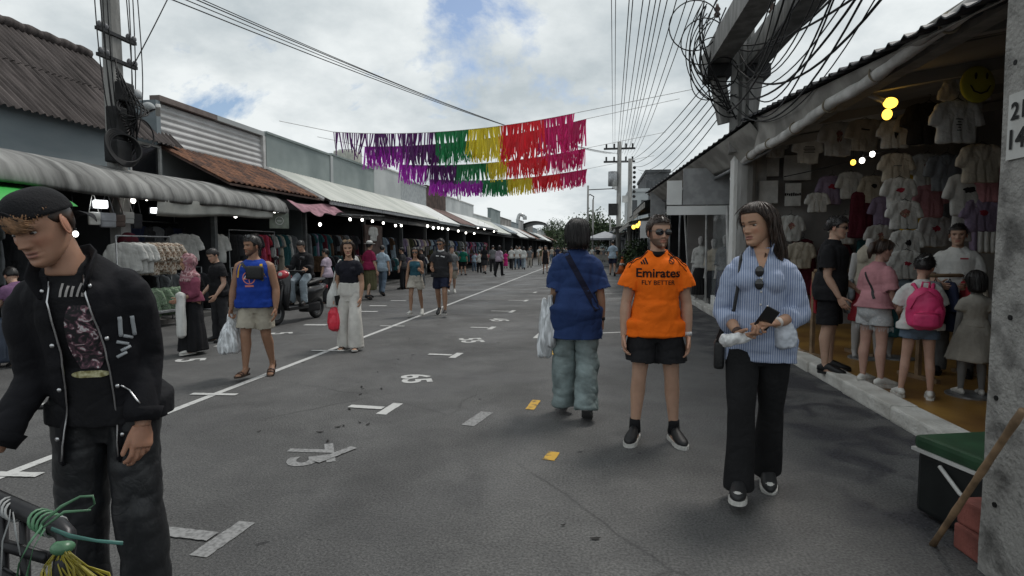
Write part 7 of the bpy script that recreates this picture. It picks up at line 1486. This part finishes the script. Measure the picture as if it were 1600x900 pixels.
# couple and man behind
sp = dict(sex='f', skin=TAN, spine=(1, 0, 0), head=(6, 0, 0), armR=((.24, -.04, -1), (.1, .1, -1)), armL=((.14, .05, -1), (.0, .8, .25)), **WALK_R, top=dict(mat=CLM['teal'], sleeve=0, hem=.02, topz=.250, ease=.005, loose=.9), bottom=dict(type='shorts', mat=CLM['beige'], waist=.06, len=.62, rt=.062, rk=.074), shoes=dict(mat=RUB_W, smat=RUB_W))
CW = mk(650, 494, 388, (.1, -1), sp, 'woman in teal strap top and cream shorts walking beside man in black', vox=.013, seed=51, dx=0); CW.hair = hair(CW.root, CW.hc, CW.Mh, CW.hk*1.05, 'long', HB, 160, 3, 1., -.17); glasses(CW, CW.root, GLS)
sp = dict(skin=TAN, spine=(2, 0, 0), head=(-14, 0, 0), fat=1.06, armR=((.16, .1, -1), (-.2, .9, -.1)), armL=((.2, -.02, -1), (.05, .3, -1)), **WALK_L, top=dict(mat=CLM['charcoal'], sleeve=.62, hem=-.05), bottom=dict(type='shorts', mat=CLM['navy'], len=.78, rt=.058, rk=.062), shoes=dict(mat=LEA_B, smat=RUB_W), hair=hair_('short', n=200), facial=dict(beard=.3))
CMn = mk(690, 494, 374, (.06, -1), sp, 'man in black polo and navy shorts with sunglasses walking with woman', vox=.012, seed=52, dx=-3); glasses(CMn, CMn.root, GLS); obj('print', project(CMn.top, strip2((-.09, .06), (-.02, .055), .022, 4), (0, 0, CMn.pt(.2*CMn.k)[2])), PRW, CMn.top); obj('print', project(CMn.top, strip2((.02, .055), (.10, .035), .022, 4), (0, 0, CMn.pt(.2*CMn.k)[2])), PRW, CMn.top); collar(CMn, CMn.top, PRW, .040, .02)
sp = dict(skin=LIGHT, spine=(2, 0, 0), head=(20, 0, 0), **WALK_R, top=dict(mat=CLM['grey'], sleeve=.66, hem=-.06), bottom=dict(type='shorts', mat=CLM['khaki'], len=.9, rt=.058, rk=.060), shoes=dict(mat=RUB_W, smat=RUB_W), hair=hair_('short', n=120))
mk(706, 459, 385, (.3, -1), sp, 'man in grey t-shirt and khaki shorts behind the couple', vox=.015, seed=53)
# person in maroon with a white hat
sp = dict(sex='f', skin=LIGHT, spine=(2, 0, 0), fat=1.14, armL=((.2, 0, -1), (.1, .5, -.8)), armR=((.2, 0, -1), (.1, .3, -1)), legL=((.04, .25, -1), (.02, .0, -1), 6, 0), legR=((.04, -.2, -1), (.02, -.4, -1), 6, -20), top=dict(mat=CLM['maroon'], sleeve=.7, hem=-.03, ease=.02), bottom=dict(type='skirt', mat=CLM['olive'], hem=.17, w=.125), shoes=SHB, hair=hair_('short', n=80))
BG = mk(578, 468, 378, (.35, 1), sp, 'person in maroon top and white brimmed hat walking past the pale canopy', vox=.015, seed=54); h_ = obj('hat', (np.array(join([loft([(0, -.01, .06), (0, -.01, .12), (0, -.01, .15)], [.095, .088, .05], 16), loft([(0, -.01, .055), (0, -.01, .065)], [.165, .165], 20)])[0])*BG.hk@BG.Mh.T+BG.hc, join([loft([(0, -.01, .06), (0, -.01, .12), (0, -.01, .15)], [.095, .088, .05], 16), loft([(0, -.01, .055), (0, -.01, .065)], [.165, .165], 20)])[1]), CLM['white'], BG.root, True); obj('hat_band', (np.array(loft([(0, -.01, .066), (0, -.01, .085)], [.098, .096], 16)[0])*BG.hk@BG.Mh.T+BG.hc, loft([(0, 0, 0), (0, 0, 1)], [1, 1], 16)[1]), CLM['black'], h_, True)
# crowd along the left row and the far end; every one is a person
def quick(px, py, pt, face, topc, botc, label, sex='m', bt='trousers', hs='short', walk=0, skin=LIGHT, sl=.62, sh=None, group=None, **kw):
    w2 = [dict(), WALK_L, WALK_R][walk]; b = dict(type=bt, mat=CLM[botc]); tp = dict(mat=CLM[topc], sleeve=sl, hem=kw.pop('hem', -.055))
    if bt == 'skirt': b.update(hem=kw.pop('sk', .25), w=.13)
    if bt == 'shorts': b.update(len=.8, rk=.062)
    loc = G(px, py); v = .016 if loc[1] < 25 else .022
    sp = dict(sex=sex, skin=skin, spine=(3, 0, 0), head=(rng.uniform(-25, 25), rng.uniform(0, 10), 0), top=tp, bottom=b, shoes=sh or SHB, armR=((.18, rng.uniform(-.1, .15), -1), (.05, rng.uniform(.1, .6), -1)), armL=((.18, rng.uniform(-.1, .15), -1), (.05, rng.uniform(.1, .6), -1)), **w2)
    if hs: sp['hair'] = hair_(hs, n=50, **({'length': -.15} if hs == 'long' else {}))
    return mk(px, py, pt, face, sp, label, group, v, rng.randrange(999))
AW, TW, LF = (.05, 1), (.0, -1), (-1, .1)
quick(512, 474, 388, LF, 'lilac', 'charcoal', 'shopper in pale patterned top browsing behind the woman in cream trousers', 'f', hs='tied'); quick(552, 470, 384, (-.8, .5), 'white', 'black', 'shopper in white and black beside the person in maroon', 'f', 'skirt', 'long', sk=.1); quick(598, 462, 384, AW, 'light_blue', 'denim', 'shopper in light blue shirt beyond the white brimmed hat', walk=1)
quick(630, 452, 386, LF, 'charcoal', 'black', 'shopper in charcoal clothes at the wooden door stall', hs='tied', sex='f'); quick(660, 447, 387, LF, 'black', 'grey', 'shopper in black top browsing past the wooden door')
quick(724, 430, 386, AW, 'green', 'black', 'shopper in bright green jacket facing the stalls', bt='shorts'); quick(741, 424, 394, AW, 'light_blue', 'denim', 'child in pale blue top beside the green jacket'); quick(749, 426, 392, AW, 'white', 'black', 'short person in white top near the green jacket', 'f'); quick(757, 428, 383, AW, 'black', 'charcoal', 'woman in black top and grey skirt walking away', 'f', 'skirt', 'long', 1, sk=.3); quick(770, 425, 383, AW, 'grey', 'charcoal', 'person in grey jacket next to the woman in black')
quick(780, 432, 384, (.5, 1), 'lilac', 'black', 'woman in pale shirt and black trousers striding away', 'f', 'trousers', 'long', 2, sl=1.5); quick(790, 419, 392, AW, 'hot_pink', 'hot_pink', 'person in hot pink dress among the far shoppers', 'f', 'skirt', 'tied', sk=.12); quick(799, 421, 386, AW, 'white', 'charcoal', 'first of three in white shirts, with dark trousers', walk=1); quick(808, 421, 386, AW, 'white', 'denim', 'middle of three in white shirts, with blue jeans', walk=2); quick(818, 421, 386, AW, 'white', 'pale_denim', 'last of three in white shirts, with pale jeans', 'f', hs='long', walk=1, sl=1.5); quick(829, 415, 384, AW, 'charcoal', 'black', 'person in dark coat beyond the three white shirts')
quick(852, 428, 384, (.1, -1), 'black', 'black', 'woman in short black dress walking in the middle of the road', 'f', 'skirt', 'long', 1, sk=.36, sl=0); quick(843, 414, 385, TW, 'white', 'beige', 'far walker in white and beige beside the black dress', walk=1); quick(862, 409, 386, TW, 'beige', 'denim', 'far walker in beige near the road line', walk=2); quick(871, 413, 385, AW, 'navy', 'black', 'far walker in navy beside the bob-haired person', walk=1)
quick(957, 431, 376, AW, 'light_blue', 'navy', 'man in pale denim shirt and shorts walking away by the cone', bt='shorts', walk=1); quick(934, 412, 386, AW, 'black', 'charcoal', 'far walker in black left of the grey canopy'); quick(943, 409, 387, TW, 'grey', 'black', 'far walker in grey under the grey canopy'); quick(925, 407, 387, TW, 'white', 'denim', 'far walker in white near the thin lamp pole', walk=1)
for i in range(26): 
    x = 700+rng.random()*190; Y = rng.uniform(45, 95); X = rng.uniform(-7.4, -2.5) if i < 20 else rng.uniform(-2, .8); p = np.array([X, Y, 0]); v_ = p-CC; zc = v_@CF; px, py = 800+FPX*(v_@CR)/zc, 450-FPX*(v_@CU)/zc
    tc_ = rng.choice(['white', 'black', 'grey', 'navy', 'maroon', 'beige', 'light_blue', 'charcoal', 'pink', 'olive']); bc = rng.choice(['black', 'denim', 'charcoal', 'beige', 'navy'])
    quick(px, py, py-FPX*rng.uniform(1.58, 1.76)/zc, rng.choice([AW, TW]), tc_, bc, 'distant walker in %s top and %s trousers among the far crowd' % (tc_.replace('_', ' '), bc), rng.choice('mf'), walk=rng.randrange(3), group='distant crowd')
# person in purple bending at the corner stall
sp = dict(skin=LIGHT, spine=(28, 0, 0), head=(0, 20, 0), armR=((.1, .5, -1), (0, .9, -.4)), armL=((.1, .5, -1), (0, .9, -.4)), top=dict(mat=CLM['purple'], sleeve=.62, hem=-.05), bottom=dict(type='trousers', mat=CLM['black']), shoes=SHB, hair=hair_('short', n=100))
mk(38, 572, 415, (-1, .35), sp, 'person in purple t-shirt bending over goods at the corner stall', vox=.014, seed=71)
# ---- shoppers in the t-shirt shop
sp = dict(skin=LIGHT, spine=(2, 0, 0), head=(-5, 6, 0), fat=1.1, armR=((.12, .0, -1), (0, .5, -.9)), armL=((.12, .0, -1), (0, .8, -.5)), top=dict(mat=CLM['black'], sleeve=.75, hem=-.08, ease=.022), bottom=dict(type='shorts', mat=CLM['black'], len=.95, rk=.062), shoes=SHB, hair=hair_('short', n=260, thick=1.3))
SM_ = mk(1293, 580, 336, (.75, -.45), sp, 'man in black t-shirt and shorts with glasses standing in the t-shirt shop', vox=.0115, seed=73, z=FLOORZ, dx=8); glasses(SM_, SM_.root, pm('glasses_clear', (.02, .02, .02), rough=.2), w_=.024, hgt_=.016, name='glasses')
SHRT = floral('denim_white', (.42, .43, .43), (.36, .38, .40), (.5, .5, .5), 30)
sp = dict(sex='f', skin=(.46, .28, .22), spine=(4, 0, 0), head=(-10, 16, 0), armL=((.12, .02, -1), (.0, .25, -1)), armR=((.12, .1, -1), (0, .5, -.8)), top=dict(mat=CLM['pink'], sleeve=.80, hem=-.01, ease=.020, r0=.046, r1=.052), bottom=dict(type='shorts', mat=SHRT, waist=.06, len=.50, rt=.060, rk=.066), shoes=dict(mat=RUB_W, smat=RUB_W, sole=.045, wide=1.1), legfat=1.08)
PW = mk(1362, 602, 372, (.72, .30), sp, 'woman in pink shirt and frayed white denim shorts in the t-shirt shop', vox=.0115, seed=74, z=FLOORZ, dx=12); PW.hair = hair(PW.root, PW.hc, PW.Mh, PW.hk*1.04, 'tied', HBR, 260, 4); obj('ponytail', (np.array(loft([(0, -.10, .05), (0, -.14, .02), (0, -.15, -.06), (0, -.13, -.14)], [.03, .04, .035, .01], 12)[0])*PW.hk@PW.Mh.T+PW.hc, loft([(0, 0, i) for i in range(4)], [1]*4, 12)[1]), HBR, PW.hair, True)
fr = []
for n in 'LR':
    e = PW.hi[n]+(PW.kn[n]-PW.hi[n])*.50
    for i in range(40): a = 2*math.pi*i/40; p = e+np.array([math.cos(a)*.066*PW.k, math.sin(a)*.066*PW.k, .008]); fr.append(tube([p, p+np.array([rng.uniform(-.006, .006), rng.uniform(-.006, .006), -rng.uniform(.02, .055)])], .0025, 4))
tag(obj('fringe', join(fr), SHRT, PW.bottom), kind='stuff')
obj('bag_strap', project(PW.top, strip2((-.05, .10), (.10, -.16), .022, 12), (0, 0, PW.pt(.17*PW.k)[2]), 'back', .006), LEA_B, PW.root)
sp = dict(sex='f', skin=(.46, .28, .21), spine=(6, 0, 0), head=(-22, 14, 6), hh=.215, armL=((.2, .3, -1), (-.1, .9, -.2)), armR=((.35, .25, -1), (.1, .9, -.1)), top=dict(mat=CLM['white'], sleeve=.80, hem=-.05, ease=.022, r0=.048, r1=.058), bottom=dict(type='shorts', mat=CLM['denim'], len=.45, rt=.058, rk=.064), shoes=dict(mat=RUB_W, smat=RUB_W, sole=.035, wide=1.12), legL=((.10, .05, -1), (.10, -.05, -1), 10, 0), legR=((.06, .0, -1), (.05, -.05, -1), 10, 0))
GR = mk(1432, 622, 402, (.30, 1), sp, 'girl in white t-shirt with hair clip wearing a bright pink rucksack', vox=.0105, seed=75, z=FLOORZ, dx=22); GR.hair = hair(GR.root, GR.hc, GR.Mh, GR.hk*1.04, 'short', HB, 420, 6, 1.0); obj('hair_clip', tube([GR.hc+GR.Mh@np.array(p) for p in ((.03, -.09, .085), (.005, -.105, .06), (-.02, -.10, .035))], .007, 6), TRIM, GR.hair, True)
PNK = pm('rucksack_pink', (.66, .05, .17), rough=.5, var=.12, scale=6, bump=.15, bscale=30); PNK2 = pm('rucksack_pink_dark', (.48, .03, .11), rough=.5, var=.12)
bk = empty('rucksack', GR.world(GR.pt(.10*GR.k)+np.array([0, -.17, 0])), GR.root.rotation_euler[2], 'bright pink rucksack with front pocket on the back of the girl in white', 'rucksack'); v, f = crumple([(0, 0, -.17), (0, 0, -.13), (0, 0, 0), (0, 0, .12), (0, 0, .19), (0, 0, .21)], [(.06, .04), (.13, .08), (.15, .10), (.13, .09), (.08, .06), (.03, .03)], 77, .008, 20, .009); obj('sack', (v, f), PNK, bk, True); v, f = crumple([(0, -.075, -.15), (0, -.085, -.12), (0, -.09, -.03), (0, -.08, .0)], [(.05, .02), (.10, .045), (.10, .045), (.05, .02)], 78, .005, 16, .008); obj('pocket', (v, f), PNK, bk, True); obj('zip', tube([(-.09, -.128, -.015), (0, -.142, .0), (.09, -.128, -.015)], .005, 6), PNK2, bk, True); obj('zip', tube([(-.12, -.07, .02), (-.08, -.09, .13), (0, -.085, .185), (.08, -.09, .13), (.12, -.07, .02)], .005, 6), PNK2, bk, True); obj('grab_handle', tube([(-.03, .02, .20), (-.025, .0, .26), (.025, .0, .26), (.03, .02, .20)], .010, 6), PNK, bk, True)
for q in (-1, 1): obj('strap', tube([(q*.05, .03, .17), (q*.075, .10, .235), (q*.085, .20, .21), (q*.095, .27, .08), (q*.12, .20, -.08), (q*.13, .06, -.13)], .016, 6), PNK, bk, True)
sp = dict(skin=(.40, .25, .18), spine=(2, 0, 0), head=(0, 4, 0), fat=1.04, armR=((.14, .1, -1), (-.3, .9, -.1)), armL=((.14, .1, -1), (-.3, .9, -.1)), top=dict(mat=CLM['white'], sleeve=.72, hem=-.06, ease=.022), bottom=dict(type='trousers', mat=CLM['grey']), shoes=SHB, hair=hair_('short', n=160))
VD = mk(1486, 585, 348, (-.45, -.75), sp, 'shopkeeper in white printed t-shirt facing the girl with the rucksack', vox=.0115, seed=76, z=FLOORZ, dx=-12); obj('print', project(VD.top, strip2((.03, .07), (.10, .07), .016, 4), (0, 0, VD.pt(.19*VD.k)[2])), PRR, VD.top)
# ---- mannequins
def mannequin(px, py, ptop, face, sp, label, col, z=FLOORZ, headless=False, seed=1, Y=None):
    loc = G(px, py, z); H = (PY(px, ptop, loc[1])[2]-z); root = empty('mannequin', (loc[0], loc[1], z), math.atan2(-face[0], face[1]), label, 'mannequin'); s = skeleton(H, sp); s.root = root; m = pm('mannequin_'+col[0], col[1], rough=.5, var=.06)
    k = s.k; parts = [torso_loft(s, -.085, .312, -.006, -.006), loft([s.neck-np.array([0, 0, .02]), s.neck+np.array([0, 0, .045*k])], [.034*k, .026*k], 12)]
    for n in 'LR':
        parts.append(loft([s.sh[n], s.el[n], s.wr[n], s.wr[n]+s.fd[n]*.09*k], [.030*k, .023*k, .016*k, (.022*k, .008*k)], 12)); parts.append(loft([s.hi[n], s.kn[n], s.kn[n]*.7+s.an[n]*.3, s.an[n], s.an[n]+np.array([0, .05*k, -.035*k])], [.05*k, .033*k, .034*k, .020*k, .018*k], 12))
    if not headless: parts.append((head_grid(20, 22, feat=.4)[0]*s.hk@s.Mh.T+s.hc, head_grid(20, 22)[1]))
    V, F, _ = remesh(parts, .013, 3); obj('figure', (V, F), m, root, True); obj('base', loft([(0, 0, .0), (0, 0, .015)], [.20, .20], 20), STEEL, root)
    if 'top' in sp: top(s, sp, sp['top'], root, .013, seed)
    if 'bottom' in sp: bottom(s, sp, sp['bottom'], root, .013, seed+1)
    if 'hair' in sp: hair(root, s.hc, s.Mh, s.hk, sp['hair']['style'], HB, 160, seed)
    return s
MW = ('white', (.42, .41, .40)); MG = ('grey', (.20, .20, .20))
CRM = cloth('dress_cream', (.36, .34, .30))
s = mannequin(1516, 618, 428, (.2, 1), dict(sex='f', hh=.20, fat=1.0, top=dict(mat=CRM, sleeve=.5, hem=.02, ease=.015, name='dress_bodice', bust=0), bottom=dict(type='skirt', mat=CRM, hem=.30, w=.185, waist=.10), hair=dict(style='bob')), 'child mannequin in pleated cream dress beside the concrete post', MG, seed=81)
for n in 'LR': shoe(s, n, dict(mat=RUB_W, smat=RUB_W), s.root)
mannequin(1352, 560, 348, (-.3, -1), dict(sex='f', top=dict(mat=CM['cream'], sleeve=0, hem=.0, ease=.008), bottom=dict(type='skirt', mat=CM['red'], hem=.28, w=.12)), 'headless mannequin in cream top and red skirt behind the woman in pink', MW, headless=True, seed=83)
mannequin(1402, 560, 400, (-.2, -1), dict(sex='f', top=dict(mat=CM['pale_blue'], sleeve=.5, hem=-.05, ease=.012), bottom=dict(type='skirt', mat=CM['teal'], hem=.22, w=.15)), 'headless mannequin in pale blue top and teal skirt between two shoppers', MW, headless=True, seed=85)
for i, (px, py, pt, c1, c2, lb) in enumerate(((1094, 470, 368, 'white', 'black', 'white mannequin in white top inside the boutique window'), (1112, 475, 372, 'cream', 'charcoal', 'white mannequin in cream top further right in the boutique'), (1128, 480, 366, 'grey', 'navy', 'white mannequin in long navy skirt near the white post'))): mannequin(px+i*2, py, pt, (-.5, -1), dict(sex='f', top=dict(mat=CM[c1], sleeve=1.3, hem=-.03, ease=.012), bottom=dict(type='skirt', mat=CM[c2], hem=.1, w=.13)), lb, MW, seed=90+i, headless=False)
# ------------------------------------------------------------------ done
for o in list(TS.collection.objects): bpy.data.objects.remove(o)
bpy.data.scenes.remove(TS)
